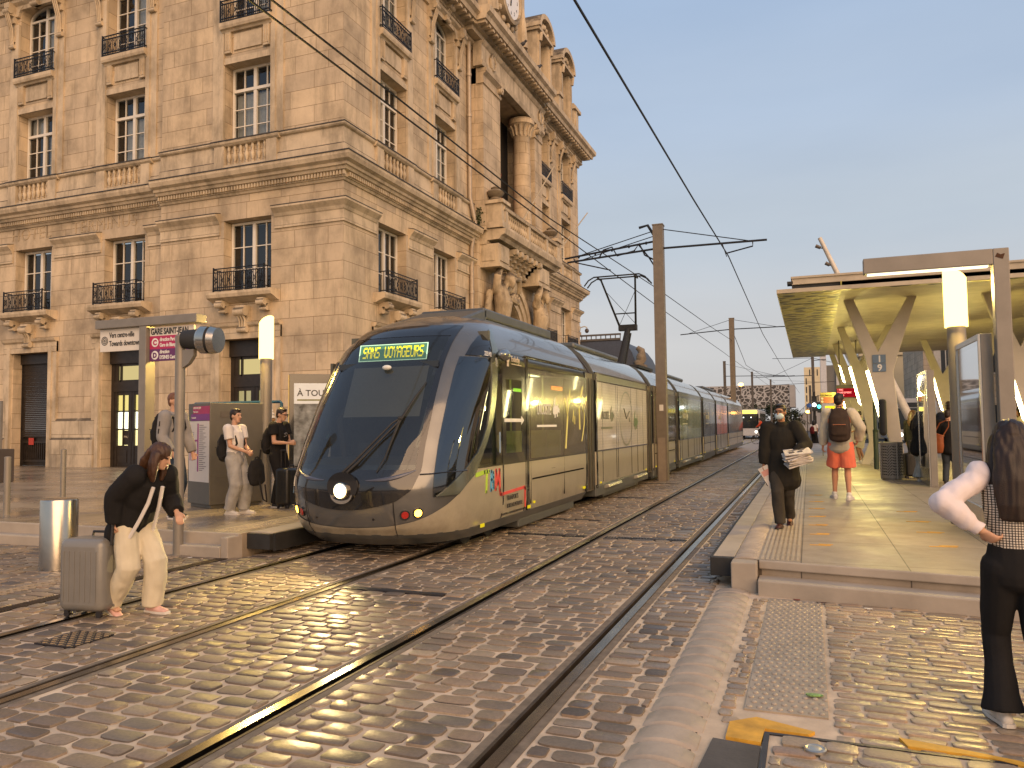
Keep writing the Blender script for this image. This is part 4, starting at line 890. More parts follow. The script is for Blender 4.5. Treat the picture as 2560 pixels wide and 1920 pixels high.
m_tblk = mat('tram_black', (.012, .012, .013), .12, 0, var=.2, bmp=.01, coat=.6)
m_troof = mat('tram_roof', (.26, .28, .28), .16, .6, var=.12, scale=2, bmp=.02, coat=.6)
m_bell = mat('bellows', (.035, .028, .022), .6, var=.3)
m_wind = glassy('windshield', (.46, .50, .48), .03, .02, .80, (.06, .062, .058)); m_tglass = glassy('tram_side_glass', (.30, .33, .28), .10, .02, .62, (.015, .016, .014))
TX = -5.19; HW = 1.2
tram = root('tram', (TX, 8, 0), 'long silver grey tram with one round headlight lit and SANS VOYAGEURS display', 'tram')
def tb(mb, name, m, parent=None, **k):
    o = mb.build(name, m, parent=parent or tram, **k)
    if parent is None: o.location = (-TX, -8, 0)
    return o
def lerp(tab, z):
    for i in range(len(tab)-1):
        if z <= tab[i+1][0]:
            a, b = tab[i], tab[i+1]; q = max(0, (z-a[0])/(b[0]-a[0])); return a[1]+(b[1]-a[1])*q
    return tab[-1][1]
NOSE = [(.18, 8.22), (.26, 8.06), (.38, 7.96), (.52, 7.91), (.64, 7.885), (.86, 7.87), (1.0, 7.905), (1.12, 7.97), (1.4, 8.13), (1.9, 8.46), (2.4, 8.84), (2.7, 9.1), (2.9, 9.32), (3.02, 9.52), (3.12, 9.78), (3.2, 10.1), (3.26, 10.6), (3.30, 11.4)]
WID = [(.18, 1.06), (.3, 1.15), (.45, 1.19), (.8, 1.2), (2.3, 1.2), (2.5, 1.195), (2.64, 1.17), (2.75, 1.12), (2.9, 1.02), (3.02, .92), (3.12, .8), (3.2, .66), (3.26, .5), (3.30, .3)]
DEP = [(.18, 1.15), (.9, 1.1), (1.5, 1.0), (2.4, .86), (2.8, .84), (3.3, .8)]
def srf(t, z, off=0):
    """t in [-1,1] wraps the nose, beyond that straight back in metres; off = outwards"""
    w = lerp(WID, z); n = lerp(NOSE, z); a = lerp(DEP, z); yc = n+a; s = 1 if t >= 0 else -1; q = abs(t)
    e = 2/2.35
    if q <= 1:
        th = q*PI/2; x = w*math.sin(th)**e; y = yc-a*math.cos(th)**e if q < 1 else yc
    else: x = w; y = yc+(q-1)
    if off:
        th = min(q, 1)*PI/2; dz = .02
        nx, ny = math.sin(th), -math.cos(th); k = (lerp(NOSE, z+dz)-lerp(NOSE, z-dz))/(2*dz)*(1 if q < .7 else .15)
        kw = -(lerp(WID, z+dz)-lerp(WID, z-dz))/(2*dz)
        v = Vector((nx, ny, max(-.6, (k if q < .8 else 0)+kw*(1 if q > .5 else 0)))).normalized()*off
        return (TX+s*(x+v.x), y+v.y, z+v.z)
    return (TX+s*x, y, z)
def yside(y, z): return 1+(y-lerp(NOSE, z)-lerp(DEP, z))       # t of a point at Y on the straight flank
YE = 14.35
def tmax(z): return yside(YE, z)
def patch(mb, z0, z1, tl, tr, off, nz_=14, nt_=18, close=.03):
    """skin between left and right boundary functions of z (or constants), raised by off, with a rim going back"""
    tl = tl if callable(tl) else (lambda z, v=tl: v); tr = tr if callable(tr) else (lambda z, v=tr: v); o = len(mb.v); g_ = []
    for j in range(nz_+1):
        z = z0+(z1-z0)*j/nz_; a, b = tl(z), tr(z); row = []
        for i in range(nt_+1): row.append(srf(a+(b-a)*i/nt_, z, off))
        g_.append(row)
    fs = []; n = nt_+1
    for j in range(nz_):
        for i in range(nt_): fs.append((j*n+i, j*n+i+1, (j+1)*n+i+1, (j+1)*n+i))
    vs = [p for r in g_ for p in r]
    if close:
        rim = [j_*n for j_ in range(nz_+1)]+[nz_*n+i for i in range(1, n)]+[j_*n+n-1 for j_ in range(nz_-1, -1, -1)]+[i for i in range(n-2, 0, -1)]
        def back(k):
            j, i = divmod(k, n); z = z0+(z1-z0)*j/nz_; a, b = tl(z), tr(z); return srf(a+(b-a)*i/nt_, z, off-close)
        base = len(vs); vs += [back(k) for k in rim]; L = len(rim)
        for q in range(L): fs.append((rim[q], rim[(q+1) % L], base+(q+1) % L, base+q))
    return mb.add(vs, fs)
# boundaries on the cab side (t as function of z): edges of the black windscreen, the pillar, the side glass, the curved band
def interp(tab): return lambda z: lerp(tab, z)
WS = interp([(.6, .02), (1.02, .475), (1.07, .479), (1.26, .467), (1.62, .452), (1.98, .433), (2.29, .417), (2.52, .413), (2.715, .433), (2.89, .499), (2.97, .54)])
GLF = interp([(.745, .592), (1.01, .593), (1.35, .573), (1.64, .559), (1.98, .547), (2.29, .533), (2.5, .537)])       # front edge of side glass
QLF = interp([(2.5, .575), (2.654, .611), (2.81, .703), (2.91, .86)])
ARC = interp([(.745, .594), (.828, .685), (.959, .796), (1.067, .885), (1.215, .975), (1.399, 1.102), (1.633, 1.166), (1.913, 1.133), (2.217, .998), (2.462, .922), (2.746, .866), (2.91, .88), (3.0, .9)])
ARC2 = interp([(.745, .80), (.9, .93), (1.023, 1.05), (1.207, 1.152), (1.396, 1.263), (1.673, 1.328), (1.917, 1.30), (2.227, 1.175), (2.454, 1.041), (2.759, .949), (2.92, .954), (3.0, .96)])
def patchz(mb, t0, t1, zlo, zhi, off, n=60, m_=8):
    for i in range(n):
        q = []
        for t in (t0+(t1-t0)*i/n, t0+(t1-t0)*(i+1)/n):
            a, b = zlo(abs(t)), zhi(abs(t)); col = []
            for k in range(m_+1):
                pp = srf(t, a+(b-a)*k/m_, off); col.append((pp[0], min(pp[1], YE), pp[2]))
            q.append(col)
        for k in range(m_): mb.quad(q[0][k], q[1][k], q[1][k+1], q[0][k+1])
def weld(mb):
    d, nv, ix = {}, [], []
    for v in mb.v:
        k = tuple(round(c, 5) for c in v)
        if k not in d: d[k] = len(nv); nv.append(v)
        ix.append(d[k])
    mb.f = [tuple(ix[i] for i in f) for f in mb.f]; mb.v = nv; mb.m = [0]*len(mb.f)
    keep = [f for f in mb.f if len(set(f)) == len(f)]; mb.f = keep; mb.m = [0]*len(keep); return mb
# shell with openings left where glass sits
sh = MB(); NT, NZ = 92, 62; zs = [.18+(3.30-.18)*j/NZ for j in range(NZ+1)]
def ts(z): 
    m_ = tmax(z); a = [-1+2*i/46 for i in range(47)]
    return [-m_+(m_-1)*i/22 for i in range(22)]+a+[1+(m_-1)*(i+1)/22 for i in range(22)]
rows = [[(t, z) for t in ts(z)] for z in zs]; n = len(rows[0]); vs = [srf(t, z) for r in rows for t, z in r]; fs = []
for j in range(NZ):
    for i in range(n-1):
        t = (rows[j][i][0]+rows[j+1][i+1][0])/2; z = (zs[j]+zs[j+1])/2; y = srf(t, z)[1]
        if abs(t) < WS(z)-.05 and 1.12 < z < 2.85: continue
        if .85 < z < 2.42 and GLF(z)+.02 < abs(t) < ARC(z): continue
        if 1.1 < z < 2.4 and abs(t) > ARC2(z)+.02 and y < 14.1: continue
        fs.append((j*n+i, j*n+i+1, (j+1)*n+i+1, (j+1)*n+i))
sh.add(vs, fs)
cs_ = root('cab_car', (0, 0, 0), None, None); cs_.parent = tram; cs_.location = (-TX, -8, 0)
tp = lambda mb, name, m, **k: tb(mb, name, m, cs_, **k)
tp(sh, 'body_shell', m_tgrey, smooth=True, recalc=False)
k = MB(); k.add([srf(t, 3.295) for t in ts(3.295)], [tuple(range(n))]); k.box(TX-.55, TX+.55, 10.9, 14.2, 3.25, 3.42); k.prism([(9.9, 3.1), (11.0, 3.42), (11.0, 3.2)], -.55, .55, lambda p, q, d: (TX+d, p, q)); tp(k, 'roof_fairing', m_tdark, bevel=.03)
p = MB(); patch(p, 1.0, 2.95, lambda z: -WS(z), WS, .012, 24, 26); tp(p, 'windshield', m_wind, smooth=True, recalc=False)
p = MB(); m1 = lambda z: WS(z)-.045
patch(p, 1.0, 2.95, m1, lambda z: WS(z)+.002, .016, 20, 3); patch(p, 1.0, 2.95, lambda z: -WS(z)-.002, lambda z: -WS(z)+.045, .016, 20, 3); patch(p, 2.80, 2.97, lambda z: -WS(z), WS, .016, 4, 26); tp(p, 'windshield_border', m_tblk, smooth=True, recalc=False)
MK = interp([(0, .609), (.097, .624), (.2, .66), (.311, .712), (.427, .848), (.47, 1.019), (.48, 1.06)])
p = MB(); patchz(p, -.48, .48, MK, lambda t: 1.075, .015, 60, 8); weld(p); tp(p, 'nose_mask', m_tblk, smooth=True, recalc=False)
p = MB()       # blue-grey brow strips either side of the lamp
for s in (-1, 1):
    for z, hh in ((0, .012),):
        pts = [(s*(.12+.32*i/12), .955+.11*(i/12)**2.2) for i in range(13)]
        q = MB(); p.tube([srf(t, z, .018) for t, z in pts], [.006+.020*math.sin(PI*i/12) for i in range(13)], 6)
[tp(q_, 'brow_strip', mat('brow_grey', (.10, .11, .15), .3, .3), smooth=True) for q_ in p.parts(.02)]
p = MB(); p.prism([(.21*math.cos(a), .17*math.sin(a)) for a in [2*PI*i/28 for i in range(28)]], 0, .03, lambda u, w, d: (TX+u, 7.868-d, .89+w)); tp(p, 'lamp_mask', m_tblk)
p = MB(); p.lathe([(.085, 0), (.10, .012), (.098, .05), (.085, .055), (.07, .03)], (TX, 7.85, .84), 24, 'y'); tp(p, 'lamp_ring', mat('chrome', (.7, .66, .58), .12, 1), smooth=True)
p = MB(); p.prism([(.15*math.cos(a), -.015+.115*math.sin(a)) for a in [PI+PI*i/14 for i in range(15)]]+[(.13*math.cos(a), -.03+.06*math.sin(a)) for a in [2*PI-PI*i/14 for i in range(15)]], 0, .05, lambda u, w, d: (TX+u, 7.845-d*.6, .815+w)); tp(p, 'lamp_crescent', MATS['chrome'])
p = MB(); p.ball((TX, 7.80, .845), .066, .03, .066, 18, 10); tp(p, 'headlight', emitm('headlight_on', (1, .80, .40), 14), smooth=True)
hl = bpy.data.lights.new('headlight_lamp', 'SPOT'); ho = bpy.data.objects.new('headlight_lamp', hl); COL.objects.link(ho); ho.parent = tram; ho.location = (0, -.26, .86); ho.rotation_euler = (R(83), 0, R(180)); hl.energy = 330; hl.spot_size = R(100); hl.spot_blend = .8; hl.color = (1, .72, .3); hl.shadow_soft_size = .08
def lampset(s):
    for t, z, nm, mm, r in ((.371, .553, 'tail_lamp', mat('tail_red', (.35, .02, .015), .3), .050), (.465, .573, 'turn_signal', emitm('amber_on', (1, .46, .04), 14), .052)):
        c = Vector(srf(s*t, z, .004)); n_ = (Vector(srf(s*t, z, .05))-c).normalized(); q = MB()
        q.cyl(c-n_*.03, c+n_*.012, .058, .062, 18); tp(q, nm+'_ring', m_tblk, smooth=True)
        q = MB(); q.cyl(c, c+n_*.02, r, r*.8, 18); tp(q, nm, mm, smooth=True)
lampset(1); lampset(-1)
# lower bodywork
LIP = lambda z: 1
p = MB(); BE = interp([(0, .393), (.035, .393), (.2, .41), (.295, .428), (.433, .474), (.55, .537), (.708, .654), (.864, .806), (.973, .938), (1.05, 1.023), (1.09, 1.05)])
patchz(p, -6.6, 6.6, lambda t: .305, BE, .008, 300, 8); weld(p); tp(p, 'champagne_panel', m_tbeige, smooth=True, recalc=False)
p = MB(); patch(p, .17, .315, lambda z: -tmax(z), lambda z: tmax(z), .012, 4, 80); tp(p, 'skirt', m_tdark, smooth=True, recalc=False)
p = MB(); p.tube([srf(.297, z, .012) for z in (.2, .3, .4, .5, .6, .70)], .006, 5); p.tube([srf(-.297, z, .012) for z in (.2, .3, .4, .5, .6, .70)], .006, 5); p.tube([srf(t*.1, 1.02+.003*max(0, t-5), .012) for t in (4.75, 5.2, 5.6, 5.95)], .007, 5); p.tube([srf(.59+.1*k, 1.021+.007*k, .024) for k in range(4)], .008, 5)
for s in (.16, -.2): p.cyl(srf(s, .505, .002), srf(s, .505, .012), .014, n=10)
[tp(q_, 'panel_joint', m_tblk) for q_ in p.parts(.01)]
# pillar highlights, side glass, arch band
p = MB()
for s in (1, -1):
    a, b = (lambda z: GLF(z)-.006), (lambda z: ARC(z)+.01)
    p = MB(); patch(p, .75, 2.5, *((a, b) if s > 0 else (lambda z: -b(z), lambda z: -a(z))), .010, 26, 12); tp(p, 'cab_side_glass', m_tglass, smooth=True, recalc=False)
p = MB()
for s in (1, -1):
    a, b = ARC, ARC2; patch(p, .76, 2.95, *((a, b) if s > 0 else (lambda z: -b(z), lambda z: -a(z))), .022, 40, 4); tp(p, 'arch_band', mat('band_grey_green', (.19, .21, .17), .18, .6, bmp=.01, coat=.6), smooth=True, recalc=False); p = MB()
p = MB(); patch(p, 2.52, 2.90, QLF, ARC, .012, 12, 8); tp(p, 'quarter_light', m_tblk, smooth=True, recalc=False)
p = MB(); patch(p, 1.06, 2.56, ARC2, lambda z: yside(9.97, z), .010, 14, 4); tp(p, 'rear_quarter_glass', m_tglass, smooth=True, recalc=False)
p = MB(); patch(p, 1.045, 1.065, lambda z: 1.06, lambda z: tmax(z), .013, 1, 40); patch(p, 2.46, 2.63, lambda z: yside(9.75, z), lambda z: tmax(z), .009, 2, 20)
patch(p, .32, 2.46, lambda z: yside(9.955, z), lambda z: yside(9.995, z), .014, 10, 1); patch(p, .32, 2.46, lambda z: yside(10.865, z), lambda z: yside(10.90, z), .014, 10, 1); patch(p, .345, .375, lambda z: yside(9.97, z), lambda z: yside(10.89, z), .016, 1, 3)
patch(p, 2.62, 2.65, lambda z: yside(9.75, z), lambda z: tmax(z), .02, 1, 16)
tp(p, 'seal', m_tblk, smooth=True, recalc=False)
p = MB(); patch(p, .38, 1.04, lambda z: yside(9.995, z), lambda z: yside(10.865, z), .012, 6, 4); door_ = tp(p, 'passenger_door', m_tbeige, smooth=True, recalc=False)
XS = TX+HW
p = MB(); p.box(XS+.004, XS+.012, 10.0, 10.86, 1.06, 1.2); p.box(XS+.004, XS+.012, 10.0, 10.86, 2.25, 2.46); p.box(XS+.004, XS+.012, 10.0, 10.1, 1.2, 2.25); p.box(XS+.004, XS+.012, 10.74, 10.86, 1.2, 2.25); p.build('door_frame', m_tblk, parent=door_)
p = MB(); p.quad((XS+.008, 10.1, 1.2), (XS+.008, 10.74, 1.2), (XS+.008, 10.74, 2.25), (XS+.008, 10.1, 2.25)); p.build('door_glass', glassy('door_glass', (.75, .78, .6), .10), parent=door_, recalc=False)
p = MB(); p.box(XS+.013, XS+.016, 10.02, 10.7, 1.64, 1.69); p.prism([(10.7, 1.60), (10.82, 1.665), (10.7, 1.73)], XS+.013, XS+.016, lambda a, b, d: (d, a, b)); p.build('door_arrow', mat('sticker_white', (.7, .7, .64), .5), parent=door_)
# wipers, mirror, display, blind, cabin
def wp(x, z, off): 
    w_ = lerp(WID, z); s = (x-TX)/w_; e = 2.35/2; t = math.asin(min(1, abs(s)**e))/(PI/2); return srf(math.copysign(t, s), z, off)
p = MB(); hub = wp(TX+.50, 1.66, .06)
for o_ in (-.03, .03): p.tube([wp(TX-.02+o_, 1.02, .03), wp(TX+.12+o_, 1.14, .055), wp(TX+.46+o_, 1.60, .065), hub], [.018, .016, .012, .012], 6)
p.tube([wp(TX+.40, 1.04, .03), wp(TX+.46, 1.2, .05), wp(TX+.50, 1.62, .05), wp(TX+.60, 1.95, .04), wp(TX+.66, 2.14, .03)], [.006, .010, .02, .014, .005], 6); p.ball(hub, .035, .03, .03, 8, 6)
tp(p, 'wiper', m_black, smooth=True)
def disp(parent, c, wd_, hh, txt, tcol, bcol, tsz):
    M_ = face_m(c, (0, -1, 0)) @ Matrix.Rotation(R(-14), 4, 'X'); q = MB(); q.add([M_.to_3x3() @ Vector((a, b, 0))+Vector(c) for a, b in ((-wd_/2, -hh/2), (wd_/2, -hh/2), (wd_/2, hh/2), (-wd_/2, hh/2))], [(0, 1, 2, 3)])
    tp(q, 'display_panel', bcol, recalc=False); return M_
dc = (TX+.02, 9.02, 2.585); M_ = disp(tram, dc, 1.02, .225, '', None, emitm('display_glow', (.36, .80, .46), .42), 0)
q = MB(); 
for a, b, c_, d in ((-.52, .52, -.118, -.108), (-.52, .52, .108, .118), (-.52, -.505, -.118, .118), (.505, .52, -.118, .118)):
    q.add([M_.to_3x3() @ Vector((x, y, .006))+Vector(dc) for x, y in ((a, c_), (b, c_), (b, d), (a, d))], [(0, 1, 2, 3)])
tp(q, 'display_frame', emitm('display_edge', (.75, 1, .65), 1.5), recalc=False)
FONT = {'S': '01111100001110000111110', 'A': ''}
G5 = {'S': ["01111", "10000", "10000", "01110", "00001", "00001", "11110"], 'A': ["01110", "10001", "10001", "11111", "10001", "10001", "10001"], 'N': ["10001", "11001", "11001", "10101", "10011", "10011", "10001"],
      'V': ["10001", "10001", "10001", "10001", "10001", "11011", "01110"], 'O': ["01110", "10001", "10001", "10001", "10001", "10001", "01110"], 'Y': ["10001", "10001", "01010", "00100", "00100", "00100", "00100"],
      'G': ["01111", "10000", "10000", "10011", "10001", "10001", "01110"], 'E': ["11111", "10000", "10000", "11110", "10000", "10000", "11111"], 'U': ["10001", "10001", "10001", "10001", "10001", "10001", "01110"], 'R': ["11110", "10001", "10001", "11110", "10100", "10010", "10001"], ' ': ["00000"]*7}
q = MB(); x = -.455; d_ = .0121
for ch in 'SANS VOYAGEURS':
    for r_i, row in enumerate(G5[ch]):
        for c_i, v in enumerate(row):
            if v == '1':
                px, py = x+c_i*d_, .072-r_i*.0225; q.add([M_.to_3x3() @ Vector((px+a*d_*.5, py+b*.0112, .004))+Vector(dc) for a, b in ((-1, -1), (1, -1), (1, 1), (-1, 1))], [(0, 1, 2, 3)])
    x += d_*5.45
tp(q, 'display_text', emitm('led_yellow', (1, .78, .02), 2.2), recalc=False)
q = MB(); q.ball((TX+.08, 8.75, 2.36), .07, .04, .035, 10, 6); tp(q, 'cab_camera', MATS['sticker_white'], smooth=True)
q = MB(); q.box(TX-.75, TX+.75, 8.9, 8.94, 2.36, 2.44); tp(q, 'blind_roller', m_tblk)
q = MB(); q.quad((TX-.50, 8.62, 1.72), (TX+.62, 8.62, 1.72), (TX+.62, 8.9, 2.38), (TX-.50, 8.9, 2.38)); tp(q, 'sun_blind', mat('blind_grey', (.34, .34, .32), .8, var=.06, scale=30), recalc=False)
q = MB()
rings = []
for z, k_ in ((.95, 1), (1.12, .98), (1.2, .8)): rings.append([(TX+(1.05*k_)*math.cos(a), 8.95-.85*k_*max(0, math.sin(a))-.05, z) for a in [PI*i/16 for i in range(17)]]+[(TX-1.0*k_, 9.3, z), (TX+1.0*k_, 9.3, z)])
q.loft(rings); q.box(TX+.1, TX+.6, 9.25, 9.4, .9, 1.95); q.box(TX-.35, TX-.05, 8.75, 8.8, 1.15, 1.38); q.tube([(TX-.6, 8.8, 1.2), (TX-.6, 8.7, 1.7), (TX-.5, 8.75, 1.85)], .05, 6)
tp(q, 'dashboard', mat('dash_dark', (.07, .07, .065), .6), smooth=True)
q = MB(); q.box(TX-1.1, TX+1.1, 9.75, 9.8, .35, 2.9); q.box(TX-1.12, TX+1.12, 9.0, 52, .33, .36); q.box(TX-1.16, TX-1.12, 9.3, 52, .36, 2.5)
tp(q, 'cabin_wall', mat('interior_dark', (.10, .10, .075), .6, var=.3))
q = MB(); q.box(TX-1.1, TX+1.1, 9.8, 52, 2.5, 2.53); tp(q, 'ceiling', mat('interior_ceiling', (.5, .5, .36), .6))
q = MB(); 
for y0 in (10.2, 12.2, 15.4, 17.8, 21.6, 23.2, 26.2, 28.5, 32, 34, 37, 39.5): q.box(TX+.45, TX+.55, y0, y0+1.3, 2.485, 2.495); q.box(TX-.55, TX-.45, y0, y0+1.3, 2.485, 2.495)
[tp(q_, 'interior_light', emitm('tram_tube', (.95, 1, .45), 9), recalc=False) for q_ in q.parts(.02)]
q = MB()
for y in (10.25, 10.6, 11.6, 13.2, 16, 18, 19.8, 22, 24): q.cyl((TX+.7, y, .36), (TX+.7, y, 2.5), .018, n=8); 
for y in (11.7, 12.6, 13.4, 16.6, 17.4): q.box(TX+.55, TX+.95, y, y+.08, .75, 1.5); q.box(TX+.55, TX+.95, y, y+.45, .75, .82)
q.box(TX+.85, TX+.95, 10.62, 10.72, 1.2, 1.45); tp(q, 'grab_pole', mat('pole_yellow_green', (.55, .58, .2), .35), smooth=True)
q = MB(); q.box(XS-.18, XS-.1, 10.3, 10.36, 1.2, 1.5); tp(q, 'ticket_reader', emitm('reader_lit', (.75, .8, 1), 1.6))
q = MB(); q.box(XS+.003, XS+.03, 9.74, 9.78, 2.40, 2.52); q.tube([(XS+.02, 9.78, 2.57), (XS+.10, 9.74, 2.57)], [.03, .06], 10); q.lathe([(.03, -.10), (.075, -.08), (.085, 0), (.06, .10), (.02, .14)], (XS+.10, 9.80, 2.56), 14, 'y'); tp(q, 'mirror', mat('mirror_silver', (.34, .35, .34), .2, .9), smooth=True)
m_ws = mat('letter_white', (.75, .74, .70), .5, var=.03); m_bk = mat('letter_black', (.03, .03, .03), .5)
SX = lambda y, z, e=.012: (XS+e, y, z)
text_mesh('fleet_number', '2223 M2', .085, m_ws, cs_, face_m(SX(9.32, 2.52, .02), (1, 0, 0)), sx=.8)
text_mesh('lettering', 'Enderby', .12, mat('letter_sand', (.6, .5, .36), .5), cs_, face_m(SX(10.30, 2.51, .02), (1, 0, 0)), sx=.85)
q = MB(); q.cyl(SX(10.17, 2.535, .012), SX(10.17, 2.535, .021), .055, n=14); q.box(XS+.012, XS+.02, 10.14, 10.2, 2.43, 2.48); q.box(XS+.012, XS+.02, 10.32, 10.72, 2.468, 2.478); tp(q, 'emblem', MATS['letter_sand'])
# operator's emblem: green line into a T, blue B, red M running on as a red line
def stroke(pts, wd_, mm, name):
    q = MB()
    for (y0, za), (y1, zb) in zip(pts[:-1], pts[1:]):
        a, b = Vector((y0, za)), Vector((y1, zb)); d = (b-a).normalized()*wd_/2; n_ = Vector((-d.y, d.x)); a -= d*.9; b += d*.9
        q.prism([tuple(a-n_), tuple(b-n_), tuple(b+n_), tuple(a+n_)], XS+.008, XS+.0165, lambda u, w, dd: (dd, u, w))
    tp(q, name, mm)
gr, bl, rd = mat('emblem_green', (.40, .62, .05), .5), mat('emblem_blue', (.10, .36, .58), .5), mat('emblem_red', (.62, .06, .055), .5)
stroke([(9.04, .965), (9.30, .985)], .055, gr, 'emblem_line'); stroke([(9.30, .985), (9.45, .99)], .05, gr, 'emblem_letter'); stroke([(9.385, .985), (9.36, .73)], .045, gr, 'emblem_letter')
stroke([(9.535, .98), (9.52, .735)], .045, bl, 'emblem_letter'); stroke([(9.53, .98), (9.6, .96), (9.605, .90), (9.53, .87), (9.61, .84), (9.61, .76), (9.52, .735)], .038, bl, 'emblem_letter')
stroke([(9.69, .73), (9.705, .985), (9.765, .80), (9.83, .985), (9.835, .72), (9.86, .655), (9.93, .645)], .042, rd, 'emblem_letter')
stroke([(10.0, .65), (10.80, .675), (10.835, .65), (10.83, .40)], .042, rd, 'emblem_line')
q = MB()
for y, z in ((9.3, .985), (9.385, 1.0), (9.45, .99), (9.36, .725), (9.535, .985), (9.6, .96), (9.52, .735), (9.61, .80), (9.69, .735), (9.705, .985), (9.765, .8), (9.83, .985), (9.84, .70), (9.9, .645)): q.box(XS+.010, XS+.019, y-.012, y+.012, z-.018, z+.018)
tp(q, 'emblem_dots', m_bk)
text_mesh('lettering', 'TRANSPORTS', .10, m_bk, cs_, face_m(SX(10.07, .545, .02), (1, 0, 0)), sx=.74); text_mesh('lettering', 'BORDEAUX METROPOLE', .085, m_bk, cs_, face_m(SX(10.07, .44, .02), (1, 0, 0)), sx=.66)
q = MB()
for y, z in ((9.15, .285), (10.93, .345), (14.0, .39)): q.box(XS+.01, XS+.02, y, y+.12, z, z+.045)
[tp(q_, 'marker_lamp', emitm('marker_yellow', (1, .72, .02), .8)) for q_ in q.parts(.01)]
# --- articulated sections
def croc(mb, y, z, s, x0, x1):
    P = [(0, .15), (.12, .42), (.28, .75), (.45, 1.0), (.42, .72), (.36, .55), (.55, .50), (.75, .52), (1.0, .62), (.9, .45), (1.1, .40), (1.25, .30), (1.15, .22), (1.28, .12), (1.0, .16), (.85, .10), (.88, -.1), (.76, -.12), (.70, .06), (.48, .04), (.46, -.16), (.34, -.18), (.30, .02), (.12, .02)]
    mb.prism([(y+u*s, z+w*s) for u, w in P], x0, x1, lambda u, w, d: (d, u, w))
def film_mat(name, col, tr, pat=True):
    m, t, n, b = nodes(name); v = objc(t)
    c = ramp(t, nz(t, v, .9, 3), [(.3, tuple(x*.85 for x in col)), (.7, tuple(x*1.15 for x in col))])
    if pat:
        ck = n.new('ShaderNodeTexVoronoi'); ck.inputs['Scale'].default_value = 17; ck.inputs['Randomness'].default_value = .25; t.links.new(v, ck.inputs['Vector']); c = mixc(t, 1, c, ramp(t, ck.outputs['Distance'], [(.2, (.93,)*3), (.6, (1.09,)*3)]), 'MULTIPLY')
    t.links.new(c, b.inputs['Base Color']); b.inputs['Roughness'].default_value = .16; b.inputs['Coat Weight'].default_value = .5; b.inputs['Coat Roughness'].default_value = .04
    tr_ = n.new('ShaderNodeBsdfTransparent'); mx_ = n.new('ShaderNodeMixShader'); mx_.inputs[0].default_value = tr
    t.links.new(b.outputs[0], mx_.inputs[1]); t.links.new(tr_.outputs[0], mx_.inputs[2]); t.links.new(mx_.outputs[0], n['Material Output'].inputs[0]); return m
m_fd, m_fw, m_fg, m_fr = film_mat('film_dark', (.115, .10, .07), .22), film_mat('film_white', (.52, .48, .38), .0), film_mat('film_green', (.22, .25, .10), .05), film_mat('film_red', (.62, .15, .05), .0)
def body_profile(): return [(HW*.93, .30), (HW, .36), (HW, 2.5), (HW*.975, 2.66), (1.08, 2.82), (.92, 3.02), (.74, 3.15), (.5, 3.23), (-.5, 3.23), (-.74, 3.15), (-.92, 3.02), (-1.08, 2.82), (-HW*.975, 2.66), (-HW, 2.5), (-HW, .36), (-HW*.93, .30)]
def extr(mb, pts, y0, y1): mb.prism([(TX+x, z) for x, z in pts], y0, y1, lambda u, w, d: (u, d, w))
def section(name, y0, y1, film, doors, first=False):
    P = root(name, (0, 0, 0), None, None); P.parent = tram; P.location = (-TX, -8, 0); bd = lambda mb, nm, mm, **k: mb.build(nm, mm, parent=P, **k)
    if not first:
        q = MB(); pr = [(x*.992, z) for x, z in body_profile()]; up = [p_ for p_ in pr if p_[1] > 2.6]
        extr(q, [(HW*.99, 2.62)]+up+[(-HW*.99, 2.62)], y0, y1); bd(q, 'roof_shell', m_troof, smooth=True, sharp=60)
        q = MB(); q.box(TX-HW, TX-HW+.05, y0, y1, .3, 2.62); q.box(TX-HW+.05, TX+HW-.03, y0, y0+.06, .3, 2.62); q.box(TX-HW+.05, TX+HW-.03, y1-.06, y1, .3, 2.62); bd(q, 'body_frame', m_tdark)
        q = MB(); q.box(XS-.04, XS, y0, y1, .38, 1.05); 
        bd(q, 'lower_panel', m_tbeige, bevel=.01)
        q = MB(); q.box(TX-HW*.97, XS-.01, y0, y1, .15, .378); bd(q, 'skirt', m_tdark, bevel=.02)
        q = MB(); q.box(XS-.03, XS+.002, y0, y1, 2.48, 2.63); bd(q, 'cornice_band', mat('band_olive', (.16, .165, .12), .3, .4, coat=.4))
    q = MB(); q.quad((XS+.006, y0+.1, 1.07), (XS+.006, y1-.12, 1.07), (XS+.006, y1-.12, 2.46), (XS+.006, y0+.1, 2.46)); bd(q, 'advert_film', film, recalc=False)
    q = MB(); L = y1-y0
    for z in (1.045, 2.455, 2.62): q.box(XS-.02, XS+.012, y0, y1, z, z+.025)
    for y in [y0+.02, y1-.12]: q.box(XS-.02, XS+.01, y, y+.1, .32, 2.6)
    if doors:
        for y in (y0+L*.1, y0+L*.33, y0+L*.36, y0+L*.62, y0+L*.75, y0+L*.88): q.box(XS-.01, XS+.008, y-.008, y+.008, .42, 2.45)
    else:
        for y in (y0+.2, y0+L*.56): q.box(XS-.01, XS+.008, y-.006, y+.006, .40, 2.45)
        q.box(XS-.01, XS+.011, y0+.25, y1-.3, .76, .785); q.box(XS, XS+.009, y0+L*.35, y0+L*.35+.2, .88, .885); 
    bd(q, 'seam', m_tblk)
    if doors:
        for ya in (y0+L*.12, y0+L*.66):
            q = MB(); q.prism([(0, .34), (.10, .36), (.12, .30), (0, .26)], ya, ya+L*.22, lambda u, w, d: (XS+u-.01, d, w)); bd(q, 'door_step', mat('step_silver', (.5, .47, .38), .35, .7), bevel=.01)
    q = MB()
    for y in (y0+.3, y1-.35): q.box(XS, XS+.012, y, y+.07, .395, .43)
    [bd(q_, 'marker_lamp', MATS['marker_yellow']) for q_ in q.parts(.01)]
    return P
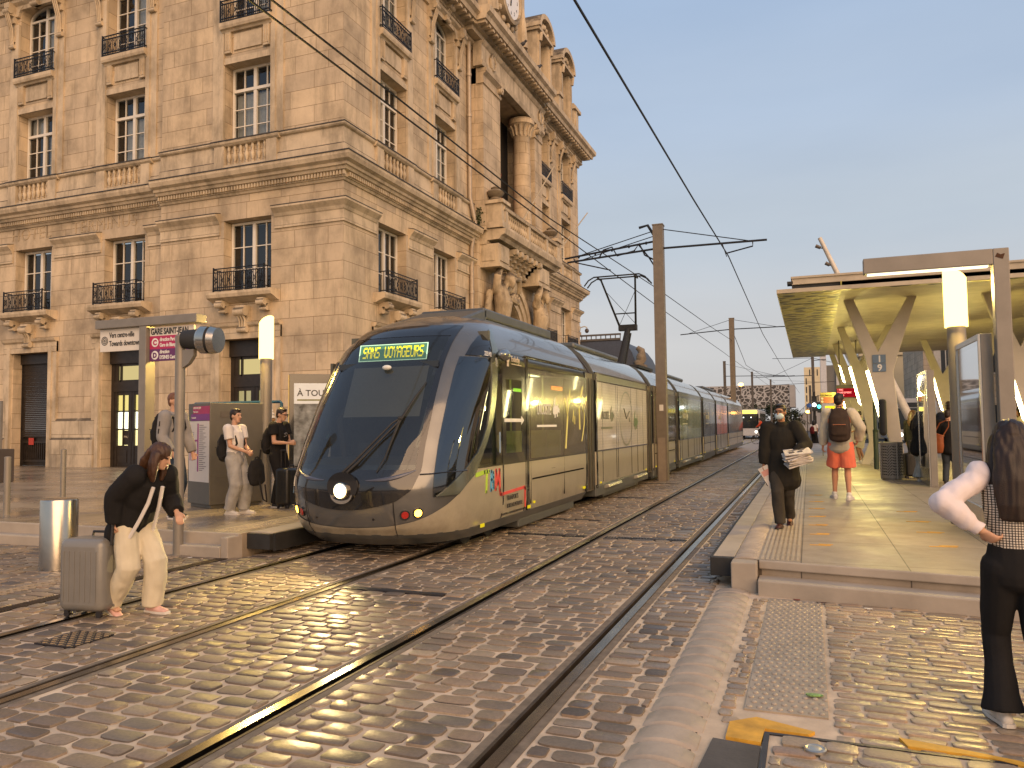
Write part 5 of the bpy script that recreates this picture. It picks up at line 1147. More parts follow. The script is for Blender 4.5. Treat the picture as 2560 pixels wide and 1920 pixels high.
secs = [('passenger_section', 10.92, 14.35, m_fd, False, True), ('passenger_section', 15.0, 20.3, m_fw, True, False), ('passenger_section', 21.05, 24.85, m_fd, False, False), ('passenger_section', 25.6, 31.15, m_fg, True, False), ('passenger_section', 31.8, 35.8, m_fd, False, False), ('passenger_section', 36.5, 41.5, m_fr, True, False), ('passenger_section', 42.1, 51.5, m_fd, False, False)]
SEC = [section(*s_) for s_ in secs]
def ad(P, y, col, s=1, zz=1.76):
    q = MB(); q.z = 0; croc(q, y+.80*s, zz, .30*s, XS+.009, XS+.014); q.build('advert_emblem', col, parent=P)
    text_mesh('lettering', 'LACOSTE', .25*s, col, P, face_m((XS+.012, y, zz), (1, 0, 0)), sx=.66); q = MB(); q.box(XS+.008, XS+.012, y, y+1.0*s, zz-.20, zz-.165); q.build('advert_strapline', col, parent=P)
ad(SEC[0], 11.42, m_ws); ad(SEC[1], 15.42, mat('ink_grey', (.10, .11, .07), .5), .95, 1.7); ad(SEC[2], 22.3, mat('ink_pale', (.55, .53, .40), .5)); ad(SEC[3], 26.4, MATS['ink_pale']); ad(SEC[4], 32.6, MATS['ink_pale']); ad(SEC[5], 37.4, MATS['ink_pale'])
q = MB(); N = 40
for r0_, r1_ in ((.62, .665),):
    q.loft([[(XS+.010, 17.75+.62*math.cos(2*PI*k/N), 1.72+.60*math.sin(2*PI*k/N)) for k in range(N)], [(XS+.010, 17.75+.65*math.cos(2*PI*k/N), 1.72+.63*math.sin(2*PI*k/N)) for k in range(N)]], cap=False)
q.bar((XS+.012, 17.75, 1.72), (XS+.012, 17.5, 1.95), .02); q.bar((XS+.012, 17.75, 1.72), (XS+.012, 18.1, 1.9), .015); croc(q, 18.05, 1.66, .10, XS+.009, XS+.013)
q.build('advert_watch', MATS['ink_grey'], parent=SEC[1]); q = MB(); croc(q, 18.55, 1.52, .42, XS+.009, XS+.013); q.build('advert_emblem', mat('ink_green', (.07, .12, .05), .5), parent=SEC[1])
q = MB()
for y, pts in ((12.9, [(0, .25), (.16, -.05), (.34, .42)]), (12.9, [(.16, -.05), (.02, -.62)]), (13.45, [(0, .05), (-.07, -.15), (.05, -.2), (.06, -.05)]), (13.8, [(0, .1), (.02, -.3)]), (13.85, [(.05, .3), (.2, .5)]), (14.05, [(-.02, .08), (.1, .0), (.08, -.2), (-.02, -.4), (-.1, -.52)])):
    q.tube([(XS+.010, y+a, 1.80+b) for a, b in pts], .007 if len(pts) > 2 else .014, 5)
q.build('advert_sketch', mat('ink_lime', (.75, .72, .25), .5), parent=SEC[0])
q = MB(); q.box(XS-.3, XS-.28, 13.1, 13.35, 2.22, 2.29); q.box(XS-.3, XS-.28, 13.4, 13.75, 2.22, 2.29); q.build('inside_display', emitm('led_orange', (1, .25, .02), 5), parent=SEC[0])
q = MB(); q.box(XS-.3, XS-.28, 11.2, 11.7, 2.12, 2.17); q.build('inside_display', emitm('led_green', (.35, .8, .05), 2), parent=SEC[0])
for i, (a, b) in enumerate(((14.35, 15.0), (20.3, 21.05), (24.85, 25.6), (31.15, 31.8), (35.8, 36.5), (41.5, 42.1))):
    q = MB(); n_ = 6
    for k in range(n_):
        y = a+(b-a)*k/n_; s = .965 if k % 2 else .985; extr(q, [(x*s, .25+(z-.3)*1.0*s+.02) for x, z in body_profile()], y, y+(b-a)/n_)
    tb(q, 'gangway_bellows', m_bell)
    q = MB(); q.box(XS-.06, XS-.03, a+.06, b-.08, .3, 2.6); tb(q, 'gangway_panel', mat('gangway_brown', (.10, .075, .05), .35, .3))
for y0, y1 in ((10.9, 13.8), (16, 19.5), (21.4, 24.5), (32, 35.5)):
    q = MB(); q.box(TX-1.1, TX+1.08, y0, y1, .06, .2); tb(q, 'bogie_cover', m_tdark, bevel=.02)
q = MB()
for y in (9.6, 10.4): q.cyl((TX-.8, y, .28), (TX+.8, y, .28), .28, n=18)
q.box(TX-.9, TX+.9, 8.8, 10.9, .12, .3); tb(q, 'bogie', m_black)
# roof gear and pantograph
q = MB()
for y0, y1 in ((15.6, 19.6), (26.2, 30.6), (37, 41)): q.box(TX-.62, TX+.62, y0, y1, 3.2, 3.34)
[tb(q_, 'roof_box', m_tdark, bevel=.06) for q_ in q.parts(.01)]
q = MB(); Yp = 22.9
q.box(TX-.6, TX+.6, 22.2, 24.4, 3.24, 3.32); q.tube([(TX, 22.5, 3.34), (TX, 23.6, 4.55)], [.11, .09], 10); q.tube([(TX+.1, 22.7, 3.36), (TX+.1, 23.55, 4.4)], .025, 6); q.box(TX-.28, TX+.28, 23.5, 23.72, 4.5, 4.68)
for s in (-1, 1): q.tube([(TX+s*.25, 23.6, 4.62), (TX+s*.52, 22.35, 5.92)], [.035, .028], 8)
q.tube([(TX-.3, 23.3, 5.0), (TX+.3, 23.3, 5.0)], .02, 6); q.tube([(TX-.45, 22.7, 5.6), (TX+.25, 23.6, 4.7)], .009, 4); q.tube([(TX+.45, 22.7, 5.6), (TX-.25, 23.6, 4.7)], .009, 4)
for y in (22.15, 22.5): q.tube([(TX-.98, y, 5.72), (TX-.85, y, 5.88), (TX-.68, y, 5.97), (TX+.68, y, 5.97), (TX+.85, y, 5.88), (TX+.98, y, 5.72)], .022, 6)
for s in (-.55, .55): q.tube([(TX+s, 22.12, 5.93), (TX+s, 22.54, 5.93)], .03, 6)
tb(q, 'pantograph', m_black, smooth=True)
# ============================================================ CANOPY, LAMPS, STREET FURNITURE
m_post = mat('street_grey_paint', (.24, .215, .18), .45, .25, var=.12, scale=4, bmp=.06)
m_postd = mat('street_dark_paint', (.12, .105, .09), .5, .2, var=.15)
m_green = mat('post_dark_green', (.02, .035, .025), .5)
m_steel = mat('brushed_steel', (.50, .46, .40), .25, 1, var=.1, scale=3, bmp=.03)
m_lens = emitm('lantern_glow', (1, .73, .21), 4.2); m_tube = emitm('tube_glow', (1, .86, .42), 30)
def pl(name, loc, e, col=(1, .72, .22), r=.12, parent=None):
    l = bpy.data.lights.new(name, 'POINT'); l.energy = e; l.color = col; l.shadow_soft_size = r; o = bpy.data.objects.new(name, l); COL.objects.link(o); o.parent = parent; o.location = loc; return o
# --- canopy
m, t, n, bb = nodes('canopy_soffit'); v = objc(t); mp = n.new('ShaderNodeMapping'); mp.inputs['Scale'].default_value = (1.7, 3.0, 1); t.links.new(v, mp.inputs[0])
vo = n.new('ShaderNodeTexVoronoi'); vo.voronoi_dimensions = '2D'; vo.inputs['Scale'].default_value = 1.25; t.links.new(mp.outputs[0], vo.inputs['Vector'])
t.links.new(mixc(t, ramp(t, vo.outputs['Distance'], [(.27, (1,)*3), (.31, (0,)*3)]), (.44, .38, .10), (.035, .03, .01)), bb.inputs[0])  # yellow lamplight is put into the metal's base colour
bb.inputs['Metallic'].default_value = .55; bb.inputs['Roughness'].default_value = .36; bump(t, bb, nz(t, mp.outputs[0], 1.3, 2), .6, .12); m_sof = MATS['canopy_soffit']
m_fas = mat('canopy_fascia', (.42, .36, .27), .55, var=.2, scale=3); m_col = mat('canopy_column_paint', (.52, .47, .38), .5, var=.1, scale=2.5, bmp=.05)
CY0, CY1, CX0, CX1 = 17.9, 36.2, -.57, 9.5
canopy = root('canopy', (2, 20, PZ), 'tram platform canopy on forked white columns with perforated underside, yellow lamplight in its colour', 'canopy')
def cb(mb, name, m, p=None, **k):
    o = mb.build(name, m, parent=p or canopy, **k)
    if p is None: o.location = (-2, -20, -PZ)
    return o
b = MB(); b.box(CX0, .74, CY0, CY1, 4.44, 4.46); b.box(.74, CX1, CY0+.25, CY1, 4.62, 4.64); b.box(.72, .74, CY0, CY1, 4.46, 4.62); b.box(.74, CX1, CY0, CY0+.25, 4.44, 4.46); b.box(.74, CX1, CY0+.25, CY0+.27, 4.46, 4.62); cb(b, 'soffit', m_sof)
b = MB(); b.box(CX0-.02, CX1, CY0-.02, CY0, 4.43, 4.52); b.box(CX0-.02, CX0, CY0, CY1, 4.43, 4.52); b.box(CX0, CX1, CY0, CY1, 4.50, 4.52); b.box(CX0+.30, CX1, CY0+.2, CY1, 4.64, 4.80); b.box(CX0+.28, CX1, CY0+.17, CY0+.2, 4.77, 4.82); b.box(CX0+.28, CX0+.3, CY0+.2, CY1, 4.77, 4.82); cb(b, 'fascia', m_fas, bevel=.006)
b = MB(); b.box(CX0+.32, CX1, CY0+.25, CY1, 4.52, 4.64); b.box(CX0+.2, CX0+.32, CY0+.2, CY0+.5, 4.66, 4.72); cb(b, 'roof_void', m_black)
YP = [(1.93, .28), (2.08, .28), (1.96, 1.6), (1.87, 2.75), (1.99, 3.18), (2.46, 4.62), (2.29, 4.62), (1.56, 3.23), (1.03, 4.62), (.82, 4.62), (1.26, 3.19)]
YQ = [(1.43, .28), (1.67, .28), (1.84, .62), (1.86, 1.05), (1.87, 2.75), (1.99, 3.18), (2.50, 4.62), (2.33, 4.62), (1.56, 3.23), (1.05, 4.62), (.86, 4.62), (1.26, 3.25), (1.62, 1.5), (1.68, .95)]
def ycol(dx, y, P, z0, z1):
    b = MB(); b.prism([(x+dx, z) for x, z in P], y, y+.16, lambda p, q, d: (p, d, q)); c = cb(b, 'column', m_col, bevel=.012)
    f = lambda z: 1.26+(3.19-z)*.225
    b = MB(); b.prism([(f(z0)-.062+dx, z0), (f(z0)+dx-.004, z0+.02), (f(z1)+dx-.004, z1-.06), (f(z1)-.062+dx, z1)], y+.02, y+.12, lambda p, q, d: (p, d, q)); b.build('light_tube', m_tube, parent=c)
    return c
for dx, y, P, z0, z1 in ((0, 20, YP, 2.78, 1.68), (0, 25.8, YQ, 3.25, 2.15), (0, 31.2, YQ, 3.7, 3.1), (0, 36.0, YQ, 2.7, 1.9), (2.92, 20.2, YP, 2.6, 1.6), (2.95, 25.8, YQ, 3.1, 2.0), (2.95, 31.2, YQ, 3.1, 2.0)): ycol(dx, y, P, z0, z1)
o = root('platform_sign', (0, 0, 0), None, None); o.parent = canopy; o.location = (-2, -20, -PZ)
b = MB(); b.box(1.435, 1.72, 19.975, 19.998, 2.96, 3.155); b.box(1.435, 1.72, 19.975, 19.998, 2.755, 2.95); b.build('sign_plate', mat('sign_blue', (.13, .20, .29), .5), parent=o)
for tx, z in (('1', 2.985), ('9', 2.78)): text_mesh('lettering', tx, .21, m_ws, o, face_m((1.585, 19.972, z), (0, -1, 0)), bold=.006, align='CENTER')
for x, y, z, e in ((1.3, 20.6, 2.2, 110), (1.3, 26.4, 2.4, 100), (4.2, 20.8, 2.2, 120), (1.3, 31.8, 2.6, 90), (4.2, 26.4, 2.4, 100)): pl('canopy_light', (x-2, y-20, z-PZ), e, (1, .80, .22), .07, canopy)
# --- lanterns (right one by the camera, left one on the far platform)
def lantern(x, y, zb, zt, r, label, rz, e):
    L = root('platform_lantern', (x, y, PZ), label, 'street lamp', 'lit lanterns on the platforms')
    b = MB(); b.cyl((0, 0, 0), (0, 0, zb-PZ), r*.80, n=22); b.cyl((0, 0, 0), (0, 0, .03), r*1.15, n=22); b.box(-.03, .03, -r*.83, -r*.6, zb-PZ-1.1, zb-PZ-.4); b.build('pole', m_post, parent=L, smooth=True)
    b = MB(); n = 22; H = zt-PZ; z0 = zb-PZ; rings = [[(r*math.cos(2*PI*k/n), r*math.sin(2*PI*k/n), z0) for k in range(n)]]
    for q in (1, .97, .8, .3): rings.append([(r*q*math.cos(2*PI*k/n), r*q*math.sin(2*PI*k/n), H-.075-.075*q*math.cos(2*PI*k/n-rz)-.035*max(0, q-.75)*4) for k in range(n)])
    b.loft(rings); b.build('lantern_glass', m_lens, parent=L, smooth=True)
    pl('lantern_light', (0, -.02-r, (z0+H)/2+.05), e, (1, .66, .17), .16, L); return L
lantern(1.80, 11.25, 2.79, 3.60, .135, 'lit column lantern on the right platform beside the grey gantry', R(0), 620)
lantern(-8.82, 10.98, 2.80, 3.58, .125, 'lit column lantern on the left platform beside the tram nose', R(180), 520)
# --- right gantry and display cases
def gantry(): 
    b = MB(); b.box(1.88, 2.03, 9.44, 9.58, PZ, 3.42); b.box(.62, 1.88, 9.44, 9.58, 3.25, 3.42); o = b.build('stop_gantry', m_post, bevel=.008)
    tag(o, 'angular grey steel gantry frame beside the lantern at the right edge', 'gantry')
    q = MB(); q.box(.66, 1.84, 9.47, 9.55, 3.232, 3.249); q.build('glint_strip', emitm('beam_glint', (1, .85, .55), 2.2), parent=o)  # no lamp: added glow for lamplight reflected on the beam's underside
    q = MB(); q.prism([(1.9, 3.33), (1.97, 3.30), (1.99, 3.36), (1.95, 3.35), (1.92, 3.37)], 9.436, 9.439, lambda u, w, d: (u, d, w)); q.build('rust_mark', mat('rust', (.08, .035, .015), .9), parent=o)
gantry()
def dcase(x0, x1, y0, y1, zt, label, poster):
    o = root('display_case', ((x0+x1)/2, y0, PZ), label, 'display case'); cx, cy = (x0+x1)/2, y0
    b = MB(); b.box(x0-cx+.02, x1-cx, 0, y1-y0, 0, zt-PZ); f = b.build('case', m_post, parent=o, bevel=.008)
    b = MB(); b.box(x0-cx+.0, x0-cx+.02, 0, .05, 0, zt-PZ); b.box(x0-cx, x0-cx+.02, y1-y0-.05, y1-y0, 0, zt-PZ); b.box(x0-cx, x0-cx+.02, .05, y1-y0-.05, zt-PZ-.06, zt-PZ); b.box(x0-cx, x0-cx+.02, .05, y1-y0-.05, 0, .35); b.build('frame', m_steel, parent=o)
    b = MB(); b.quad((x0-cx+.012, .05, .35), (x0-cx+.012, y1-y0-.05, .35), (x0-cx+.012, y1-y0-.05, zt-PZ-.06), (x0-cx+.012, .05, zt-PZ-.06)); b.build('glass', glassy('case_glass', (.9, .93, .94), .10), parent=o, recalc=False)
    b = MB(); b.cm = 0; b.box(x0-cx+.0155, x0-cx+.0195, .1, y1-y0-.1, 1.45, zt-PZ-.12); b.cm = 1; b.box(x0-cx+.0155, x0-cx+.0195, .1, y1-y0-.1, .4, 1.45); b.build('poster', poster, parent=o); return o
m_pw, m_pg = mat('poster_white', (.66, .72, .76), .6, var=.05), mat('poster_grey', (.10, .13, .15), .6, var=.8, scale=2.5)
dcase(1.74, 1.875, 9.62, 11.05, 2.53, 'tall glazed display case beside the gantry post, nearest the camera', [m_pw, m_pg])
dcase(2.20, 2.345, 17.3, 18.8, 2.60, 'tall glass information panel standing behind the leather bag', [m_pw, m_pg])
b = MB(); b.box(1.86, 1.89, 9.60, 9.64, .9, 1.5); b.build('spare', m_post); bpy.data.objects.remove(bpy.data.objects['spare'])
# --- bin, posts
b = MB(); b.cm = 0; b.cyl((0, 0, .04), (0, 0, .80), .235, n=28); b.cm = 1
for k in range(28):
    a = 2*PI*k/28
    for j in range(11):
        z = .10+j*.062; a0, a1 = a, a+.19; sl_ = .02*math.sin(k*1.7)
        b.add([(.238*math.cos(q), .238*math.sin(q), z+dz+sl_*(1 if q == a1 else -1)+.025*(q-a)*5) for q, dz in ((a0, 0), (a1, 0), (a1, .022), (a0, .022))], [(0, 1, 2, 3)])
b.cm = 0
for a in (.4, 1.97, 3.54, 5.1): b.bar((.24*math.cos(a), .24*math.sin(a), .02), (.24*math.cos(a), .24*math.sin(a), .82), .03)
b.lathe([(.22, .79), (.25, .80), (.25, .84), (.19, .84)], (0, 0, 0), 28); b.cyl((0, 0, 0), (0, 0, .05), .2, n=20)
tag(b.build('litter_bin', [m_post, m_black], loc=(1.70, 19.3, PZ), smooth=True), 'round grey perforated litter bin at the foot of the forked column', 'litter bin')
b = MB(); b.cyl((0, 0, 0), (0, 0, 1.05), .065, n=16); b.cyl((0, 0, 1.05), (0, 0, 2.7), .045, n=14); b.lathe([(.065, 1.02), (.075, 1.05), (.045, 1.1)], (0, 0, 0), 16)
tag(b.build('slim_post', m_green, loc=(1.69, 23.4, PZ), smooth=True), 'slim dark green post behind the numbered column', 'post')
b = MB(); b.ball((0, 0, 0), .08, .08, .08); b.cyl((0, 0, 0), (0, 0, .72), .085, n=16); b.lathe([(.085, .70), (.07, .76), (.02, .78)], (0, 0, 0), 16); b.bar((0, .05, .5), (.1, .25, .5), .03)
tag(b.build('ashtray_tube', m_black, loc=(1.60, 19.85, 1.33), smooth=True), 'black tube shaped ashtray fixed to the numbered column', 'ashtray')
# --- LED board and stop sign under the canopy
o = root('led_board', (1.35, 30, 4.4), 'red LED departure board hanging under the canopy', 'display board')
b = MB(); b.box(-.42, .42, -.06, .06, -1.97, -1.50); b.box(-.3, -.26, -.02, .02, -1.5, .2); b.box(.26, .3, -.02, .02, -1.5, .2); b.build('housing', m_postd, parent=o, bevel=.01)
b = MB(); b.box(-.40, .40, -.064, -.061, -1.94, -1.62); b.build('screen', emitm('led_back', (.6, .01, .02), .55), parent=o)
for i, (a, z) in enumerate((('1  PARC', -1.70), ('2  GARE DE PESSAC', -1.80), ('3  QUAIS', -1.90))):
    text_mesh('led_text', a, .085, emitm('led_red', (1, .25, .2), 4), o, face_m((-.37, -.066, z), (0, -1, 0)), sx=.62); text_mesh('led_text', '%02d mn' % (3+5*i), .085, MATS['led_red'], o, face_m((.22, -.066, z), (0, -1, 0)), sx=.6)
o = root('stop_sign', (.70, 32, PZ), 'yellow and orange tram stop sign on posts at the far platform end', 'sign')
b = MB(); b.box(-.28, .28, -.03, .03, 2.02, 2.44); b.box(-.26, -.22, -.02, .02, 0, 2.02); b.box(.22, .26, -.02, .02, 0, 2.02); b.build('frame', m_post, parent=o)
b = MB(); b.box(-.27, .27, -.034, -.031, 2.27, 2.43); b.build('header', mat('sign_yellow', (.62, .50, .16), .5), parent=o)
b = MB(); b.box(-.27, .27, -.034, -.031, 2.15, 2.262); b.box(-.27, .27, -.034, -.031, 2.03, 2.142); b.build('line_panel', mat('sign_coral', (.55, .18, .10), .5), parent=o)
b = MB(); 
for z in (2.206, 2.086): b.cyl((-.21, -.035, z), (-.21, -.037, z), .045, n=16)
b.build('line_disc', m_ws, parent=o); text_mesh('lettering', 'GARE SAINT JEAN', .07, m_bk, o, face_m((-.25, -.036, 2.30), (0, -1, 0)), sx=.72)
# --- leaning flood light masts behind the canopy
def mast(x0, y, x1, z1, lab, heads):
    o = root('floodlight_mast', (x0, y, 0), lab, 'light mast', 'leaning white light masts'); b = MB(); b.cyl((0, 0, 0), (x1-x0, 0, z1), .24, .11, 12); b.build('mast', mat('mast_white', (.62, .58, .50), .5), parent=o, smooth=True)
    for s, L in heads:
        p_ = Vector(((x1-x0)*s, 0, z1*s)); b = MB(); b.tube([p_, p_+Vector((-L*.45, 0, .08)), p_+Vector((-L*.5, 0, .09)), p_+Vector((-L, 0, .22))], [.03, .03, .09, .10], 8); b.build('lamp_head', m_postd, parent=o, smooth=True)
mast(5.6, 45, .83, 11.65, 'tall leaning white mast with two lamp heads above the canopy', [(.945, .48), (.86, .42)]); mast(5.6, 62, .36, 12.1, 'farther leaning white mast just showing over the canopy roof', [(.9, .5)])
# --- left platform: information frame
o = root('information_frame', (-10.1, 9.5, PZ), 'grey T frame with GARE SAINT-JEAN and downtown direction boards', 'information frame'); X0 = -10.1
b = MB(); b.box(-.075, .075, 0, .2, 0, 3.0); b.box(-1.04, 1.12, -.01, .21, 3.0, 3.14); b.build('frame', m_post, parent=o, bevel=.008)
b = MB(); b.box(-1.01, -.077, .07, .11, 2.62, 2.995); b.build('board', mat('board_white', (.66, .62, .55), .55, var=.04), parent=o)
b = MB(); b.box(.085, 1.0, .07, .11, 2.83, 2.97); b.build('board', MATS['board_white'], parent=o)
b = MB(); b.box(.085, 1.0, .07, .11, 2.615, 2.83); b.build('board', mat('board_crimson', (.42, .025, .10), .5, var=.05), parent=o)
b = MB(); b.box(.085, 1.0, .07, .11, 2.42, 2.615); b.build('board', mat('board_purple', (.12, .03, .12), .5, var=.05), parent=o)
def lt(tx, sz, x, z, mm=m_bk, sx=.7, bold=0, al='LEFT'): text_mesh('lettering', tx, sz, mm, o, face_m((x, .067, z), (0, -1, 0)), sx=sx, bold=bold, align=al)
lt('Vers centre-ville', .125, -.80, 2.85, sx=.66, bold=.002); lt('Towards downtown', .125, -.80, 2.71, sx=.66, bold=.002); lt('GARE SAINT-JEAN', .135, .11, 2.855, sx=.72, bold=.004)
lt('direction Parc Expos', .085, .30, 2.74, m_ws, .66, .002); lt('Gare de Blanquefort', .085, .30, 2.65, m_ws, .66, .002); lt('direction', .085, .30, 2.54, m_ws, .66, .002); lt('EYSINES Cantinolle', .085, .30, 2.45, m_ws, .66, .002)
b = MB()
for z in (2.722, 2.515): b.cyl((.2, .069, z), (.2, .066, z), .072, n=24)
b.build('line_disc', m_ws, parent=o); text_mesh('lettering', 'C', .11, MATS['board_crimson'], o, face_m((.2, .064, 2.684), (0, -1, 0)), bold=.006, align='CENTER'); text_mesh('lettering', 'D', .11, MATS['board_purple'], o, face_m((.2, .064, 2.477), (0, -1, 0)), bold=.006, align='CENTER')
b = MB()
for r in (.075, .05, .022):
    N = 24; ri = [[(-.905+rr*math.cos(2*PI*k/N), .066, 2.80+rr*math.sin(2*PI*k/N)) for k in range(N)] for rr in (r, r-.013)]; b.loft(ri, cap=False)
b.build('target_mark', m_bk, parent=o)
# --- ticket machine
A0, A1 = Vector((-9.93, 10.34, 0)), Vector((-9.17, 10.02, 0)); dx = (A1-A0).normalized(); dy = Vector((-dx.y, dx.x, 0)); ang = math.atan2(dx.y, dx.x)
o = root('ticket_machine', (A0.x, A0.y, PZ), 'dark grey ticket machine with white tram line map on its front', 'ticket machine', rz=ang); wdt = .825
b = MB(); b.box(0, wdt, 0, 1.02, .06, 1.74); b.box(.03, wdt-.03, .04, .98, 0, .06); b.build('cabinet', mat('cabinet_grey', (.135, .125, .105), .5, .2, var=.08), parent=o, bevel=.01)
b = MB(); b.prism([(.06, .43), (.81, .43), (.81, 1.44), (.06, 1.44), (.06, 1.30), (.02, 1.28)], -.006, -.002, lambda u, w, d: (u, d, w)); b.build('line_map', mat('map_white', (.66, .62, .58), .5, var=.04), parent=o)
b = MB(); b.box(.2, .81, -.007, -.001, 1.56, 1.69); b.build('map_header', mat('map_crimson', (.40, .03, .12), .5), parent=o)
b = MB(); b.box(.12, .81, -.007, -.001, 1.45, 1.56); b.build('map_header', mat('map_purple', (.20, .04, .22), .5), parent=o)
text_mesh('lettering', 'GARE SAINT-JEAN', .05, m_ws, o, face_m((.22, -.009, 1.645), (0, -1, 0)), sx=.7); text_mesh('lettering', 'Parc Expos', .04, m_ws, o, face_m((.22, -.009, 1.585), (0, -1, 0))); text_mesh('lettering', 'Cantinolle', .04, m_ws, o, face_m((.15, -.009, 1.485), (0, -1, 0)))
b = MB(); b.box(.38, .42, -.011, -.006, .60, 1.40); b.box(.28, .30, -.011, -.006, .86, 1.12); b.box(.28, .39, -.011, -.006, 1.10, 1.13); b.box(.10, .29, -.011, -.006, .94, .96); b.box(.09, .11, -.011, -.006, .78, .96); b.build('map_line', mat('map_plum', (.30, .06, .22), .5), parent=o)
b = MB()
for k in range(24): b.box(.45, .45+.12+.18*((k*7) % 5)/5, -.0095, -.006, .62+k*.0325, .628+k*.0325)
for k in range(10): b.box(.08, .10+.14, -.0095, -.006, .98+k*.03, .986+k*.03)
b.build('map_text', mat('map_ink', (.12, .09, .10), .6), parent=o)
b = MB(); b.box(wdt+.001, wdt+.008, .18, .42, 1.5, 1.6); b.box(wdt+.001, wdt+.004, .1, .9, .5, .51); b.build('side_slot', m_postd, parent=o)
o = root('blue_railing', (-11.0, 11.6, PZ), 'blue tubular railing behind the ticket machine', 'railing'); b = MB()
b.tube([(0, 0, 0), (0, 0, 1.76), (.03, 0, 1.79), (2.0, 0, 1.79), (2.03, 0, 1.76), (2.03, 0, 0)], .028, 8); b.build('rail', mat('rail_blue', (.03, .10, .16), .4, .3), parent=o, smooth=True)
b = MB(); b.box(.03, .62, -.012, .012, .5, 1.05); b.build('panel', MATS['rail_blue'], parent=o)
# --- signal post with the round silver head
o = root('signal_post', (-7.47, 7.63, 0), 'grey post carrying a round silver and black signal head', 'signal post')
b = MB(); b.cyl((0, 0, 0), (0, 0, 2.78), .062, n=18); b.lathe([(.064, 2.70), (.066, 2.78), (.03, 2.80)], (0, 0, 0), 18); b.cyl((0, 0, 0), (0, 0, .02), .1, n=18); b.build('post', m_post, parent=o, smooth=True)
b = MB(); b.prism([(.05, 2.36), (.16, 2.42), (.24, 2.52), (.24, 2.60), (.05, 2.60)], -.03, .03, lambda u, w, d: (u, d, w)); b.build('bracket', m_post, parent=o)
D = Vector((.94, .22, -.05)).normalized(); c0 = Vector((.06, .0, 2.735))
b = MB(); b.cyl(c0, c0+D*.26, .115, .145, 22); b.build('hood', m_black, parent=o, smooth=True)
b = MB(); b.cyl(c0+D*.22, c0+D*.25, .155, .175, 26); b.cyl(c0+D*.25, c0+D*.35, .178, .178, 26); b.cyl(c0+D*.385, c0+D*.47, .178, .16, 26); b.build('steel_ring', m_steel, parent=o, smooth=True)
b = MB(); b.cyl(c0+D*.345, c0+D*.39, .168, n=26); b.build('joint', m_black, parent=o, smooth=True)
# --- bollards
b = MB(); b.lathe([(.195, 0), (.195, .775), (.188, .79), (.16, .80), (.02, .805)], (0, 0, 0), 32); tag(b.build('steel_bollard', m_steel, smooth=True, loc=(-8.1, 6.47, .01)), 'wide brushed steel bollard on the paving left of the suitcase', 'bollard')
for i, (x, y, lb, h) in enumerate(((-13.19, 10.6, 'slim square bollard with a bright cap on the plaza', .95), (-11.87, 8.56, 'slim square bollard at the plaza edge by the left picture border', .9))):
    b = MB(); b.cyl((0, 0, 0), (0, 0, h), .048, n=12); b.lathe([(.05, h-.03), (.05, h), (.02, h+.01)], (0, 0, 0), 12); tag(b.build('slim_bollard', m_post, loc=(x, y, PZ), smooth=True), lb, 'bollard', 'slim bollards on the plaza')
# --- poster column by the wall
o = root('poster_box', (-12.9, 17.0, PZ), 'illuminated poster box with black frame behind the tram nose', 'poster box', rz=R(38))
b = MB(); b.box(0, 1.35, 0, .42, 0, 2.75); b.build('case', m_tblk, parent=o, bevel=.01)
b = MB()
for k in range(4): b.box(-.02, -.002, .01+k*.102, .105+k*.102, .05, 2.72)
b.build('ribbed_side', mat('rib_lit_yellow', (.62, .48, .16), .4, .2), parent=o)  # the yellow light on this side is painted into the rib colour
b = MB(); b.box(.12, 1.23, -.012, -.002, .3, 2.5); b.build('poster', mat('poster_photo', (.16, .17, .17), .5, var=.9, scale=5), parent=o)
b = MB(); b.box(.12, 1.23, -.016, -.013, 1.95, 2.5); b.build('poster_header', m_pw, parent=o); text_mesh('lettering', 'À TOUS', .23, m_bk, o, face_m((.2, -.018, 2.16), (0, -1, 0)), bold=.003)
b = MB(); b.box(.2, 1.1, -.018, -.0165, 2.03, 2.07); b.build('poster_line', mat('ink_olive', (.2, .2, .08), .6), parent=o)
# --- soft serve display in the shop door, planter
o = root('ice_cream_cone', (-15.2, 19.15, 1.45), 'large soft serve cone display standing at the shop door', 'display cone')
b = MB(); b.lathe([(.02, 0), (.09, .35), (.14, .37), (.14, .42), (.05, .42)], (0, 0, 0), 14); b.build('cone', mat('waffle', (.35, .20, .08), .7), parent=o, smooth=True)
b = MB(); b.lathe([(.10, .42), (.145, .45), (.13, .50), (.10, .52), (.12, .56), (.10, .60), (.07, .62), (.085, .65), (.06, .69), (.02, .75)], (0, 0, 0), 14); b.build('swirl', mat('cream', (.68, .64, .55), .5), parent=o, smooth=True)
b = MB(); b.cyl((0, 0, -1.17), (0, 0, 0), .05, n=10); b.cyl((0, 0, -1.17), (0, 0, -1.13), .18, n=16); b.build('stand', m_postd, parent=o)
o = root('planter', (-19.55, 13.6, PZ), 'dark planter box with a glass windbreak at the left picture border', 'planter')
b = MB(); b.box(-1.2, .25, 0, .5, 0, .85); b.build('box', mat('planter_brown', (.075, .06, .05), .6), parent=o, bevel=.02)
b = MB(); b.box(-1.1, .1, .2, .215, .85, 2.05); b.build('glass', glassy('wind_glass', (.7, .78, .7), .15), parent=o)
b = MB(); b.box(.1, .15, .18, .235, .85, 2.05); b.box(-1.1, .15, .18, .235, 2.05, 2.09); b.build('frame', m_post, parent=o)
